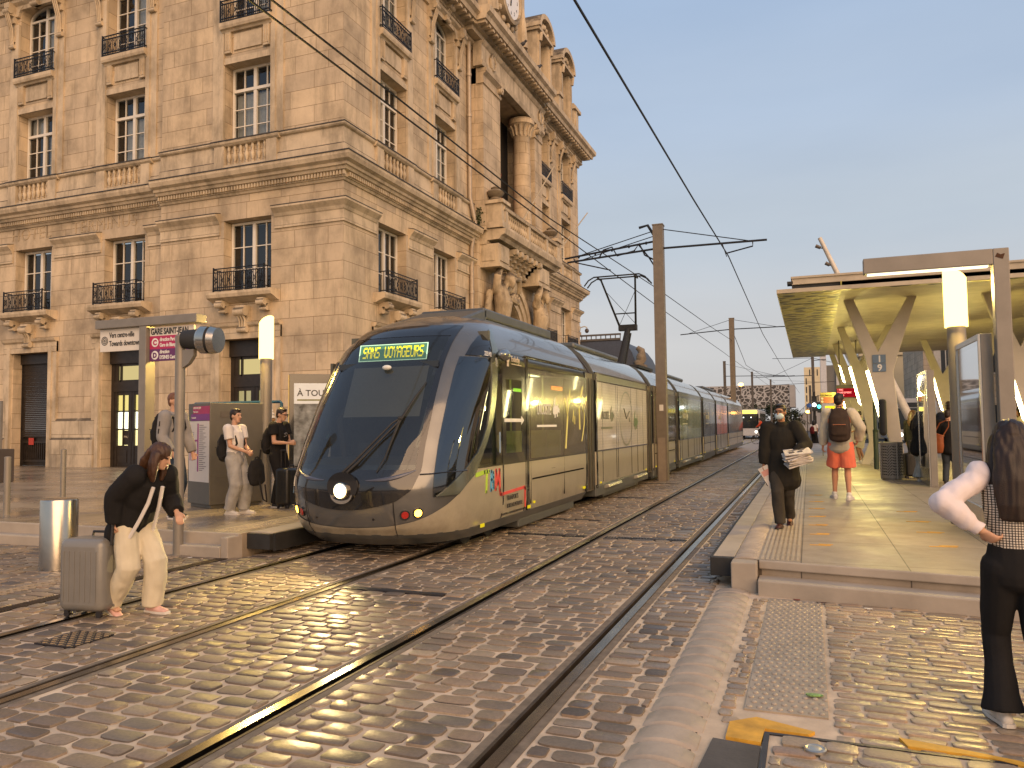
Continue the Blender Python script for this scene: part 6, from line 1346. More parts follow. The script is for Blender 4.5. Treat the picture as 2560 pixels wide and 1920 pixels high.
# ============================================================ CATENARY
def cat_mast(x, y, h, lab, arms, w=.28, detail=True):
    o = root('catenary_mast', (x, y, 0), lab, 'catenary mast', 'catenary masts between the tracks'); b = MB()
    b.box(-w/2, w/2, -w/2, -w/2+.025, 0, h); b.box(-w/2, w/2, w/2-.025, w/2, 0, h); b.box(-.0125, .0125, -w/2+.025, w/2-.025, 0, h) if not detail else None
    if detail: b.box(-w/2, -w/2+.04, -w/2+.025, w/2-.025, 0, h); b.box(w/2-.03, w/2, -w/2+.025, w/2-.025, 0, h)
    b.box(-w/2-.015, w/2+.015, -w/2-.015, w/2+.015, h, h+.03); b.build('mast', m_postd if not detail else mat('mast_brown', (.19, .155, .115), .5, .3, var=.12), parent=o)
    if detail:
        q = MB(); q.box(-w/2+.03, w/2-.05, -w/2-.02, -w/2-.002, 0, 1.2); q.build('base_cover', mat('cover_brown', (.25, .20, .15), .5, .2), parent=o); q = MB(); q.box(-.05, .06, -w/2-.006, -w/2-.001, 1.95, 2.12); q.build('number_plate', MATS['board_white'], parent=o)
    for (z0, xe, ze, tie) in arms:
        q = MB(); q.tube([(0, 0, z0), (xe, 0, ze)], .03 if detail else .028, 6)
        if tie: q.tube([(0, 0, tie), (xe*.86, 0, ze+(z0-ze)*.14)], .014, 5)
        q.build('arm', m_irn, parent=o)
    return o
M1 = cat_mast(-3.84, 21.68, 7.2, 'tallest catenary mast, nearest between the tracks', [(6.78, -2.78, 6.50, 7.1), (6.56, -2.70, 6.38, 6.95), (6.55, 2.92, 6.52, 7.12)])
q = MB()
for s in range(5): q.lathe([(.045, -.02), (.045, .02)], (-.35-s*.5, 0, 6.74-s*.055), 8, 'x')
q.tube([(-1.75, 0, 6.42), (-1.6, 0, 6.66), (-1.35, 0, 6.72), (-1.2, 0, 6.45), (-.7, 0, 6.55), (-.55, 0, 6.75), (-.4, 0, 6.4), (-.15, 0, 6.25)], .022, 6); q.tube([(-.6, .05, 6.75), (-.3, .05, 6.35), (-.1, .05, 6.0)], .02, 6); q.tube([(-.1, 0, 6.9), (-.3, 0, 7.25), (-.55, 0, 7.2)], .04, 6)
q.tube([(2.55, 0, 6.52), (2.55, 0, 6.38), (1.82, 0, 6.24)], .02, 6); q.tube([(1.75, 0, 6.52), (1.86, 0, 6.15)], .012, 5); q.tube([(-2.5, 0, 6.48), (-2.45, 0, 6.36), (-1.4, 0, 6.05)], .02, 6); [q_.build('fitting', m_irn, parent=M1, smooth=True) for q_ in q.parts(.01)]
cat_mast(-4.25, 48.5, 7.95, 'second catenary mast, at the tail of the tram', [(7.3, -3.1, 7.12, 7.9), (7.3, 3.1, 7.3, 7.9)], .30)
for x, y, h, lab, arms in ((-6.84, 70, 7.0, 'thin far catenary mast just behind the second mast', [(5.7, 5, 5.6, 6.8)]), (-5.83, 90, 7.25, 'far catenary mast in front of the patterned screen building', [(6.6, 4.5, 6.7, 7.1)]),
                           (-4.73, 110, 7.4, 'farthest catenary mast in front of the patterned screen', [(6.6, 8, 6.9, 7.3)]), (.39, 66, 6.8, 'far catenary mast right of the track under the canopy edge', [(5.3, -3.6, 5.3, 6.7), (6.5, 1, 6.55, None)]), (.16, 80, 5.1, 'slender far mast beside the traffic light', [])): cat_mast(x, y, h, lab, arms, .22, False)
def wire(pts, r, lab): b = MB(); b.tube(pts, r, 5); tag(b.build('overhead_wire', mat('wire_black', (.012, .011, .012), .5, .5)), lab, 'overhead wire', 'overhead wires')
wire([(-2.25, -3, 6.1), (-2.22, 7.8, 6.15), (-2.07, 15.8, 6.15), (-1.93, 21.6, 6.15), (-2.1, 41.5, 6.15), (-1.9, 74, 6.15), (-1.3, 130, 6.15)], .016, 'single contact wire over the empty track')
wire([(-5.27, -3, 6.0), (-5.25, 9, 6.0), (-5.22, 21.6, 6.0), (-5.2, 28.5, 6.0), (-4.95, 48.5, 6.05), (-4.6, 90, 6.1), (-4, 140, 6.1)], .014, 'lower contact wire over the tram')
wire([(-5.27, -3, 6.16), (-5.2, 9, 6.15), (-5.22, 16, 6.15), (-4.67, 25.7, 6.15), (-4.25, 38, 6.2), (-4.25, 48.4, 6.6)], .014, 'upper wire over the tram ending at the second mast')
wire([(-4.25, 48.5, 7.3), (-5.0, 70, 6.6), (-4.2, 110, 6.9)], .02, 'far wire running on from the second mast')
wire([(-2.4, 60, 6.3), (.4, 66, 6.7), (4, 75, 6.4)], .02, 'far slanting wire by the mast under the canopy edge')
# ============================================================ PEOPLE
def skin_m(n, c): return mat(n, c, .55, var=.08, scale=14, bmp=.04, spec=.35)
SK1, SK2, SK3 = skin_m('skin_light', (.50, .29, .19)), skin_m('skin_tan', (.36, .185, .105)), skin_m('skin_brown', (.20, .10, .06))
def cloth(n, c, v=.12, sc=7): return mat(n, c, .88, var=v, scale=sc, bmp=.12, spec=.2)
def hair_m(n, c): return mat(n, c, .45, var=.35, scale=22, bmp=.25, spec=.4)
C_BLK = cloth('cloth_black', (.014, .013, .013)); C_DK = cloth('cloth_charcoal', (.030, .028, .026)); C_WH = cloth('cloth_white', (.66, .62, .58), .06); C_JEAN = cloth('denim_dark', (.025, .038, .06), .25, 15)
C_LJ = cloth('denim_light', (.33, .32, .30), .18, 10); C_GR = cloth('cloth_grey', (.26, .245, .23)); C_SAL = cloth('cloth_salmon', (.70, .17, .10), .10); C_CR = cloth('cloth_cream', (.55, .50, .38)); C_BAG = cloth('bag_black', (.018, .017, .017), .3, 12)
H_BR, H_BK, H_DB = hair_m('hair_brown', (.055, .025, .012)), hair_m('hair_black', (.012, .009, .007)), hair_m('hair_darkbrown', (.022, .012, .008))
M_SHW = mat('shoe_white', (.62, .58, .52), .5, var=.06); M_SHB = mat('shoe_black', (.02, .018, .018), .5); M_EYE = mat('eye_dark', (.02, .015, .012), .2)
def ik(a, c, l1, l2, hint):
    a, c = Vector(a), Vector(c); d = c-a; L = min(d.length, (l1+l2)*.998); d = d.normalized(); x = (l1*l1-l2*l2+L*L)/(2*L); h = math.sqrt(max(0, l1*l1-x*x)); n = Vector(hint); n = (n-d*n.dot(d)).normalized()
    return a+d*x+n*h, a+d*L
class P:
    pass
def person(label, loc, rz, H=1.75, lean=0, twist=0, feet=((-.10, 0, 0), (.10, 0, 0)), toes=(8, -8), hip=None, knee=None, hands=((-.26, .02, .80), (.26, .02, .80)), elbow=((-.4, -1, 0), (.4, -1, 0)), grip=(.5, .5), head=(0, 0), skin=SK1, vox=.011, build_=1.0, group=None, armlen=1, pn=None):
    """figure facing +Y; x<0 is its left. hands/feet in metres from the ground point for a 1.75 m figure"""
    s = H/1.75; p = P(); p.s, p.vox, p.bw = s, vox, build_
    hz = (hip if hip else .93); p.hip = Vector((0, 0, hz))*s
    Rm = Matrix.Rotation(R(-lean), 3, 'X'); Tw = Matrix.Rotation(R(twist), 3, 'Z')
    def tw(v): v = Vector(v); q = v.copy(); q = (Tw @ q) if v.z > .2 else q; return p.hip+Rm @ (q*s)      # v from the hip, torso frame
    p.tw, p.R = tw, Rm
    p.neck = tw((0, -.005, .555)); hd = Matrix.Rotation(R(head[0]), 3, 'Z') @ Matrix.Rotation(R(-head[1]), 3, 'X'); p.hd = hd
    p.hc = tw((0, .015, .60))+hd @ Vector((0, .015, .115))*s
    p.sh = [tw((-.172*build_, 0, .50)), tw((.172*build_, 0, .50))]; p.hj = [p.hip+Vector((-.088, 0, -.02))*s, p.hip+Vector((.088, 0, -.02))*s]
    p.an, p.kn = [], []
    for i in (0, 1):
        a = Vector((feet[i][0], feet[i][1], feet[i][2]+.085))*s; hint = Vector((0, 1, .1)) if not knee else Vector(knee[i]); k, a2 = ik(p.hj[i], a, .43*s, .425*s, hint); p.kn.append(k); p.an.append(a2)
    p.el, p.wr = [], []
    for i in (0, 1):
        e, w = ik(p.sh[i], Vector(hands[i])*s, .29*s*armlen, .255*s*armlen, Vector(elbow[i])); p.el.append(e); p.wr.append(w)
    p.toe = [Matrix.Rotation(R(toes[i]), 3, 'Z') @ Vector((0, 1, 0)) for i in (0, 1)]; p.footp = [f[3] if len(f) > 3 else 0 for f in feet]
    b = MB()
    limb(b, [tw((0, 0, -.06)), tw((0, 0, .06)), tw((0, 0, .18)), tw((0, 0, .33)), tw((0, -.005, .46)), tw((0, -.01, .52))], [(x*s*build_, y*s) for x, y in ((.145, .095), (.14, .09), (.125, .085), (.15, .10), (.15, .085), (.07, .055))])
    limb(b, [p.neck-(p.hc-p.neck).normalized()*.03*s, p.hc+hd @ Vector((0, -.02, -.06))*s], [.052*s, .05*s])
    b.ball(p.hc+hd @ Vector((0, -.012, .02))*s, .074*s, .094*s, .098*s, 16, 12, hd); limb(b, [p.hc+hd @ Vector((0, .03, .0))*s, p.hc+hd @ Vector((0, .04, -.085))*s], [(.062*s, .052*s), (.042*s, .038*s)])
    b.ball(p.hc+hd @ Vector((0, .060, -.095))*s, .024*s, .022*s, .02*s, 10, 8)
    limb(b, [p.hc+hd @ Vector((0, .082, .012))*s, p.hc+hd @ Vector((0, .104, -.032))*s], [.009*s, .014*s]); b.ball(p.hc+hd @ Vector((0, .078, .030))*s, .05*s, .014*s, .010*s, 10, 6, hd)
    for k in (-1, 1): b.ball(p.hc+hd @ Vector((k*.076, -.008, -.008))*s, .010*s, .018*s, .03*s, 8, 8, hd)
    for i in (0, 1):
        limb(b, [p.hj[i], p.hj[i].lerp(p.kn[i], .5), p.kn[i], p.kn[i].lerp(p.an[i], .3), p.kn[i].lerp(p.an[i], .7), p.an[i]], [.078*s, .068*s, .052*s, .054*s, .040*s, .034*s])
        limb(b, [p.an[i]+Vector((0, 0, -.05))*s-p.toe[i]*.03*s, p.an[i]+Vector((0, 0, -.055))*s+p.toe[i]*.12*s], [(.032*s, .03*s), (.036*s, .02*s)], p.toe[i].cross(Vector((0, 0, 1))))
        limb(b, [p.sh[i], p.sh[i].lerp(p.el[i], .5), p.el[i]], [.05*s, .044*s, .037*s]); b.ball(p.el[i], .037*s); limb(b, [p.el[i], p.el[i].lerp(p.wr[i], .35), p.wr[i]], [.037*s, .036*s, .025*s])
        d = (p.wr[i]-p.el[i]).normalized(); sd = Vector((1, 0, 0)) if abs(d.x) < .8 else Vector((0, 1, 0)); w_ = (sd-d*sd.dot(d)).normalized(); n = d.cross(w_)
        if i == 0: n = -n if n.dot(Vector((0, 1, 0))) < 0 else n
        inw = Vector((1 if i == 0 else -1, .35, 0)); pal = (inw-d*inw.dot(d)).normalized() if pn is None or pn[i] is None else (Vector(pn[i])-d*Vector(pn[i]).dot(d)).normalized(); wd = d.cross(pal).normalized()
        fwd = Vector((0, 1, .3)); wd = wd if wd.dot(fwd) > 0 else -wd
        kn = p.wr[i]+d*.085*s; limb(b, [p.wr[i], p.wr[i]+d*.04*s, kn], [(.024*s, .016*s), (.034*s, .016*s), (.038*s, .013*s)], wd)
        g = grip[i]
        for k, L in ((-1.5, .062), (-.5, .074), (.5, .079), (1.5, .070)):
            f0 = kn+wd*k*.0195*s; a0 = R(12+70*g); a1 = R(25+140*g); d1 = d*math.cos(a0)+pal*math.sin(a0)+wd*k*.05; d2 = d*math.cos(a1)+pal*math.sin(a1)
            limb(b, [f0-d*.012*s, f0+d1*L*.5*s, f0+d1*L*.5*s+d2*L*.55*s], [.0098*s, .0088*s, .0072*s], wd, 8)
        t0 = p.wr[i]+d*.025*s+wd*.028*s; limb(b, [t0, t0+(d*.55+wd*.6+pal*.35).normalized()*.04*s, t0+(d*.55+wd*.6+pal*.35).normalized()*.04*s+(d*.9+pal*.5*(g+.3)).normalized()*.035*s], [.013*s, .0115*s, .009*s], wd, 8)
    o = fuse(b, 'person', skin, None, vox, 3, loc=loc, rz=rz); tag(o, label, 'person', group); p.o = o
    q = MB()
    for k in (-1, 1): q.ball(p.hc+hd @ Vector((k*.031, .083, .014))*s, .014*s, .007*s, .007*s, 8, 6, hd)
    q.build('eyes', M_EYE, parent=o, smooth=True)
    q = MB(); q.ball(p.hc+hd @ Vector((0, .092, -.062))*s, .022*s, .008*s, .007*s, 8, 6, hd); q.build('lips', mat('lips', (.30, .10, .08), .5), parent=o, smooth=True)
    return p
def top(p, m, name='shirt', sleeve=1.0, hem=-.10, ease=.018, arm=.0, flare=0, wr=.006, collar=0, cut=None, hood=False, puff=0, split=None):
    s, tw, bw = p.s, p.tw, p.bw; e = ease; b = MB()
    R_ = [(hem, .150+e+flare, .105+e+flare), (.05, .148+e+flare*.5, .102+e+flare*.5), (.18, .138+e, .098+e), (.33, .160+e, .112+e*.8), (.44, .160+e*.8, .098+e*.6), (.505, .125, .075), (.535, .070+collar*.4, .062+collar*.4)]
    limb(b, [tw((0, -.004, z)) for z, _, _ in R_], [(x*s*bw, y*s) for _, x, y in R_])
    m2 = split[0] if split else None; sl = MB() if split else b
    for i in (0, 1):
        S0, E, W_ = p.sh[i], p.el[i], p.wr[i]; a = arm+e*.7
        sl.ball(S0, (.060+a)*s, (.060+a)*s, (.060+a)*s, 14, 10); limb(sl, [S0+(tw((0, 0, .46))-S0)*.45, S0], [(.052+e*.5)*s, (.056+a)*s])
        if sleeve >= 1:
            limb(sl, [S0, S0.lerp(E, .45), E], [(.058+a)*s, (.052+a+puff*.7)*s, (.047+a+puff)*s]); sl.ball(E, (.047+a+puff)*s, (.047+a+puff)*s, (.047+a+puff)*s, 12, 8); limb(sl, [E, E.lerp(W_, .5), E.lerp(W_, .95)], [(.047+a+puff)*s, (.043+a+puff)*s, (.035+a*.8)*s], flat=True)
        else: limb(sl, [S0, S0.lerp(E, sleeve*.5), S0.lerp(E, sleeve)], [(.058+a)*s, (.057+a)*s, (.056+a+puff)*s], flat=True)
    if hood: limb(b, [tw((-.07, -.03, .53)), tw((0, -.085, .50)), tw((.07, -.03, .53))], [.045*s, .055*s, .045*s]); limb(b, [tw((-.06, .05, .53)), tw((0, -.07, .56)), tw((.06, .05, .53))], [.025*s]*3)
    if collar: b.lathe([(.07, 0), (.066, .05), (.05, .05), (.05, 0)], tw((0, 0, .52)), 14)
    o = fuse(b, name, m, p.o, max(p.vox, .008), 4, wr)
    if split: fuse(sl, 'sleeves', m2, p.o, max(p.vox, .008), 4, wr*1.6)
    return o
def pants(p, m, name='trousers', length=1.0, ease=.012, flare=0, wr=.006, top_=.10, bell=0):
    s, tw = p.s, p.tw; b = MB(); e = ease
    limb(b, [p.hip+Vector((0, 0, -.06))*s, tw((0, -.004, .02)), tw((0, -.002, top_))], [((.158+e)*s*p.bw, (.115+e)*s), ((.152+e)*s*p.bw, (.108+e)*s), ((.142+e)*s*p.bw, (.10+e)*s)])
    for i in (0, 1):
        h, k, a = p.hj[i], p.kn[i], p.an[i]
        if length >= 1: pts = [h, h.lerp(k, .5), k, k.lerp(a, .4), k.lerp(a, .8), a+Vector((0, 0, -.015))*s]; rr = [.092+e, .080+e+flare*.5, .062+e+flare, .060+e+flare, .052+e+flare+bell*.5, .050+e+flare+bell]
        elif length > .5: q = (length-.5)*2; pts = [h, h.lerp(k, .5), k, k.lerp(a, q)]; rr = [.092+e, .084+e, .072+e+flare, .068+e+flare]
        else: q = length*2; pts = [h, h.lerp(k, q*.5), h.lerp(k, q)]; rr = [.094+e, .092+e+flare*.5, .090+e+flare]
        limb(b, pts, [r*s for r in rr], flat=True)
    return fuse(b, name, m, p.o, max(p.vox, .008), 3, wr)
def shoes(p, m, sole=None, L=.17, name='shoe', hi=0):
    s = p.s
    for i in (0, 1):
        t = p.toe[i].copy(); pit_ = p.footp[i]; 
        if pit_: t = Vector((t.x*math.cos(R(pit_)), t.y*math.cos(R(pit_)), -math.sin(R(pit_))))
        sd = p.toe[i].cross(Vector((0, 0, 1))); up = sd.cross(t).normalized(); a = p.an[i]; z = -.052; b = MB()
        limb(b, [a+up*z*s-t*.045*s, a+up*(z+.01)*s+t*.03*s, a+up*(z-.006)*s+t*L*.7*s, a+up*(z-.008)*s+t*L*s], [(.036*s, .034*s), (.040*s, .042*s), (.046*s, .030*s), (.040*s, .022*s)], sd)
        limb(b, [a+up*z*s, a+up*(.01+hi)*s], [(.040*s, .040*s), (.042*s, .042*s)], sd); o = fuse(b, name, m, p.o, max(p.vox, .008), 3)
        b = MB(); q = [(-.082, -.02), (-.07, -.036), (0, -.036), (.09, -.047), (L+.03, -.036), (L+.048, 0), (L+.03, .036), (.09, .047), (0, .036), (-.07, .036), (-.082, .02)]
        vs = [a+up*zz*s+t*x*s+sd*y*s for zz in (-.088, -.066) for x, y in q]; n = len(q); b.add(vs, [tuple(range(n-1, -1, -1)), tuple(range(n, 2*n))]+[(k, (k+1) % n, n+(k+1) % n, n+k) for k in range(n)]); b.build('sole', sole or M_SHW, parent=o)
def hair(p, m, kind='short', wr=.004):
    s, hd = p.s, p.hd; b = MB(); V_ = lambda x, y, z: p.hc+hd @ Vector((x, y, z))*s
    if kind == 'short':
        b.ball(V_(0, -.022, .040), .082*s, .098*s, .090*s, 16, 12, hd); b.ball(V_(0, -.055, -.01), .070*s, .058*s, .075*s, 14, 10, hd); b.ball(V_(0, .03, .095), .06*s, .05*s, .025*s, 12, 8, hd)
    elif kind == 'bob':
        b.ball(V_(0, -.025, .035), .094*s, .110*s, .100*s, 16, 12, hd)
        for k in (-1, 1): limb(b, [V_(k*.075, -.01, .03), V_(k*.092, .0, -.06), V_(k*.085, .03, -.16), V_(k*.07, .05, -.22)], [(.035*s, .06*s), (.038*s, .06*s), (.034*s, .05*s), (.02*s, .03*s)])
        limb(b, [V_(0, -.08, .02), V_(0, -.10, -.08), V_(0, -.095, -.20)], [(.09*s, .04*s), (.095*s, .045*s), (.08*s, .03*s)])
    elif kind == 'long':
        b.ball(V_(0, -.025, .036), .090*s, .106*s, .098*s, 16, 12, hd)
        for k in (-1, 1): limb(b, [V_(k*.07, -.02, .02), V_(k*.085, -.03, -.08), V_(k*.10, -.045, -.2), V_(k*.085, -.07, -.33)], [(.035*s, .06*s), (.042*s, .06*s), (.045*s, .05*s), (.03*s, .03*s)])
        limb(b, [V_(0, -.085, .03), V_(0, -.115, -.10), V_(0, -.125, -.24), V_(0, -.125, -.38), V_(0, -.12, -.455)], [(.085*s, .04*s), (.105*s, .045*s), (.115*s, .045*s), (.105*s, .036*s), (.085*s, .022*s)])
    o = fuse(b, 'hair', m, p.o, max(p.vox*.8, .007), 2)
    displace(o.data, lambda q: noise.noise(Vector((q[0]*46, q[1]*46, q[2]*4)))*wr*(1 if kind == 'short' else 2.0))
    return o
def backpack(label, p=None, at=(0, -.19, .30), loc=None, rz=0, size=(.15, .09, .24), m=C_BAG, strap=True, tilt=0, trim=None):
    s = p.s if p else 1; w, d, h = [x*s for x in size]; b = MB()
    limb(b, [(0, 0, -h*.75), (0, -.01, -h*.3), (0, -.005, h*.4), (0, .01, h*.82)], [(w*.95, d*.9), (w, d*1.08), (w*.95, d), (w*.7, d*.62)]); limb(b, [(0, -d*.75, -h*.55), (0, -d*.85, -.02)], [(w*.75, d*.45), (w*.78, d*.42)])
    o = fuse(b, 'backpack', m, None, .011, 3, .004)
    tag(o, label, 'backpack'); q = MB(); q.tube([(-.04, d*.4, h*.95), (-.03, d*.3, h*1.12), (.03, d*.3, h*1.12), (.04, d*.4, h*.95)], .011, 6)
    if strap:
        for k in (-1, 1): q.tube([(k*w*.55, d*.6, h*.8), (k*w*.62, d+.06*s, h*.98), (k*w*.68, d+.20*s, h*.75), (k*w*.72, d+.235*s, h*.2), (k*w*.8, d+.15*s, -h*.3), (k*w*.85, d*.5, -h*.7)], .017*s, 6)
    q.build('strap', m, parent=o, smooth=True)
    q = MB(); q.tube([(w*.98*math.cos(a), -d*.25, h*.12+h*.68*math.sin(a)) for a in [PI*k/10 for k in range(11)]], .006, 5); q.bar((-w*.55, -d*1.34, 0), (w*.55, -d*1.34, 0), .01)
    q.build('zip', trim or M_SHB, parent=o)
    if p: o.matrix_world = Matrix.Translation(p.o.location) @ Matrix.Rotation(p.o.rotation_euler.z, 4, 'Z') @ Matrix.Translation(p.tw(at)) @ p.R.to_4x4() @ Matrix.Rotation(R(tilt), 4, 'Y')
    else: o.location = loc; o.rotation_euler = (0, R(tilt), rz)
    return o
def world(p, v): return Matrix.Translation(p.o.location) @ Matrix.Rotation(p.o.rotation_euler.z, 4, 'Z') @ Vector(v)
def suitcase(label, loc, rz, w, d, h, m, handle=.0, ribs=6, grp=None):
    o = root('suitcase', loc, label, 'suitcase', grp, rz); b = MB(); b.box(-w/2, w/2, -d/2, d/2, .05, h)
    b.build('shell', m, parent=o, bevel=min(w, d)*.22, seg=4, smooth=True)
    b = MB()
    for k in range(ribs):
        x = -w*.36+w*.72*k/max(1, ribs-1)
        b.box(x-.008, x+.008, -d/2-.004, -d/2, .14, h-.1); b.box(x-.008, x+.008, d/2, d/2+.004, .14, h-.1)
    b.box(-w/2-.003, w/2+.003, -.006, .006, .08, h-.03); b.build('ribs', m, parent=o)
    b = MB()
    for x in (-1, 1):
        for y in (-1, 1): b.cyl((x*w*.36, y*d*.32-.012, .028), (x*w*.36, y*d*.32+.012, .028), .028, n=12); b.box(x*w*.36-.02, x*w*.36+.02, y*d*.32-.015, y*d*.32+.015, .03, .06)
    b.build('wheel', M_SHB, parent=o, smooth=True); b = MB(); b.tube([(-w*.18, d*.3, h-.01), (-w*.16, d*.3, h+.035), (w*.16, d*.3, h+.035), (w*.18, d*.3, h-.01)], .012, 6)
    if handle:
        for x in (-.07, .07): b.tube([(x, -d*.28, h-.02), (x, -d*.28, h+handle)], .010, 6)
        b.tube([(-.085, -d*.28, h+handle), (.085, -d*.28, h+handle)], .016, 6)
    b.build('handle', M_SHB, parent=o, smooth=True); return o

# --- woman pulling a suitcase over the rails
rz = -PI/2
def loc2(x, y, z, ox, oy, oz=0): return (y-oy)*-1 if False else None
def L(wx, wy, wz, loc, rz, s): return tuple((Matrix.Rotation(-rz, 3, 'Z') @ (Vector((wx, wy, wz))-Vector(loc)))/s)
lc = (-5.50, 5.10, .012); H = 1.56; s = H/1.75; r = R(-97)
q = person('woman in black jacket with white piping bending forward over a grey suitcase', lc, r, H, lean=30, hip=.90, feet=((-.12, .14, 0), (.10, -.16, .02, 18)), toes=(6, -6), hands=(L(-5.17, 5.26, .87, lc, r, s), L(-5.52, 4.92, .80, lc, r, s)), elbow=((-.5, -.6, -.6), (.5, -.9, .3)), grip=(.25, .85), head=(22, 24), skin=SK1, vox=.009, pn=((0, .3, -1), None))
pants(q, cloth('trousers_cream', (.56, .50, .37), .08), ease=.016, flare=.03, wr=.011); top(q, C_BLK, 'jacket', 1, -.16, .04, .022, .03, .011); shoes(q, mat('shoe_pink', (.60, .36, .30), .5), M_SHW); hair(q, H_BR, 'bob')
b = MB(); tw = q.tw; b.tube([tw((.05, .15, .46)), tw((.06, .175, .30)), tw((.09, .185, .12)), tw((.12, .185, -.05)), tw((.14, .16, -.20))], .016, 6); b.tube([tw((-.05, .15, .46)), tw((-.07, .185, .25)), tw((-.10, .19, .02)), tw((-.13, .18, -.22))], .016, 6); b.build('piping', C_WH, parent=q.o, smooth=True)
b = MB()
for k in (-1.5, -.5, .5, 1.5):
    pass
sc_loc = (-5.79, 4.95, .012)
suitcase('large light grey suitcase with upright ribs pulled across the rails', sc_loc, R(8), .44, .30, .66, mat('case_grey', (.21, .20, .18), .35, .15, var=.08), .0, 7)
b = MB(); b.tube([(-5.52, 4.90, .62), (-5.50, 4.90, .84)], .012, 6); b.tube([(-5.52, 4.99, .62), (-5.50, 4.99, .84)], .012, 6); b.tube([(-5.50, 4.88, .84), (-5.50, 5.01, .84)], .017, 8)
o = b.build('pull_handle', M_SHB, smooth=True); o.parent = [x for x in bpy.data.objects if x.name.startswith('suitcase') and x.type == 'EMPTY'][0]; o.matrix_parent_inverse = (Matrix.Translation(sc_loc) @ Matrix.Rotation(R(8), 4, 'Z')).inverted()

# --- three young men waiting on the left platform
lc = (-8.86, 8.9, PZ); r = R(-84); q = person('man in grey hooded track top and blue jeans behind the signal post', lc, r, 1.84, lean=3, feet=((-.10, -.05, 0), (.10, .12, 0)), hands=((-.22, .18, .90), (.20, .16, .93)), grip=(.5, .6), head=(-10, -4), skin=SK1, vox=.011)
pants(q, C_JEAN, ease=.016, flare=.014); top(q, C_GR, 'hooded_top', 1, -.10, .03, .012, 0, .009, hood=True); shoes(q, M_SHB, M_SHW, .19); hair(q, hair_m('hair_auburn', (.16, .07, .035)), 'short')
b = MB()
for i in (0, 1):
    for a, c in ((.25, .5), (.62, .85)):
        A_, B_ = q.sh[i].lerp(q.el[i], a), q.sh[i].lerp(q.el[i], c); n_ = (q.sh[i]-q.sh[1-i]).normalized(); b.bar(A_+n_*.075, B_+n_*.072, .05, .012)
b.build('sleeve_patch', C_BLK, parent=q.o); backpack('black backpack on the back of the man in the grey track top', q, (0, -.20, .30))
lc = (-8.29, 9.62, PZ); r = R(-88); q = person('teenager in white tee and pale baggy jeans holding a bag in front', lc, r, 1.60, lean=-3, feet=((-.10, .08, 0), (.10, -.05, 0)), hands=((-.05, .25, 1.03), (.06, .23, 1.05)), elbow=((-.7, -1, -.2), (.7, -1, -.2)), grip=(.7, .7), head=(-4, 0), skin=SK1, vox=.009)
pants(q, C_LJ, ease=.024, flare=.022, wr=.014); top(q, C_WH, 'tee', .62, -.05, .02, .012, .01, .008); shoes(q, M_SHW, M_SHW, .19); hair(q, H_DB, 'short')
backpack('black backpack worn on the back of the teenager in white', q, (0, -.22, .20), size=(.14, .10, .23), tilt=0)
bp = backpack('slack black rucksack hanging from the hands of the teenager in white', None, loc=(-7.88, 9.60, .93), rz=R(-90), size=(.17, .08, .20), strap=False, tilt=8)
b = MB(); b.tube([(-.02, .10, .34), (-.03, .05, .18)], .012, 6); b.tube([(.08, .1, -.1), (.10, .16, -.40), (.02, .16, -.46), (-.02, .12, -.2)], .012, 6); b.build('strap', C_BAG, parent=bp, smooth=True)
lc = (-8.32, 10.68, PZ); r = R(-88); q = person('teenager in black tee and glasses with black trousers near the tram nose', lc, r, 1.64, lean=2, feet=((-.11, 0, 0), (.11, .02, 0)), hands=((-.06, .28, 1.13), (.07, .27, 1.13)), elbow=((-.7, -.8, -.4), (.7, -.8, -.4)), grip=(.6, .6), head=(0, 12), skin=SK1, vox=.010)
pants(q, C_BLK, ease=.018, flare=.02); top(q, C_BLK, 'tee', .55, -.10, .022, .014, .01, .008); shoes(q, M_SHB, M_SHW); hair(q, H_DB, 'short')
b = MB(); V_ = lambda x, y, z: q.hc+q.hd @ Vector((x, y, z))*q.s
for k in (-1, 1): b.tube([V_(k*.033+.024*math.cos(a), .100, .014+.016*math.sin(a)) for a in [2*PI*i/10 for i in range(11)]], .003, 4); b.tube([V_(k*.055, .098, .018), V_(k*.08, 0, .012)], .003, 4)
b.build('glasses', M_SHB, parent=q.o); backpack('black backpack on the teenager in the black tee', q, (0, -.21, .24))
b = MB(); b.tube([q.tw((-.05, .145, .36)), q.tw((.0, .15, .39)), q.tw((.05, .148, .37)), q.tw((-.02, .15, .34)), q.tw((.05, .146, .32))], .008, 5); b.build('shirt_print', C_GR, parent=q.o)
suitcase('tall black suitcase standing in front of the teenager in black', (-8.06, 10.58, PZ), R(-80), .40, .26, .66, mat('case_black', (.012, .012, .013), .35), .28, 5)

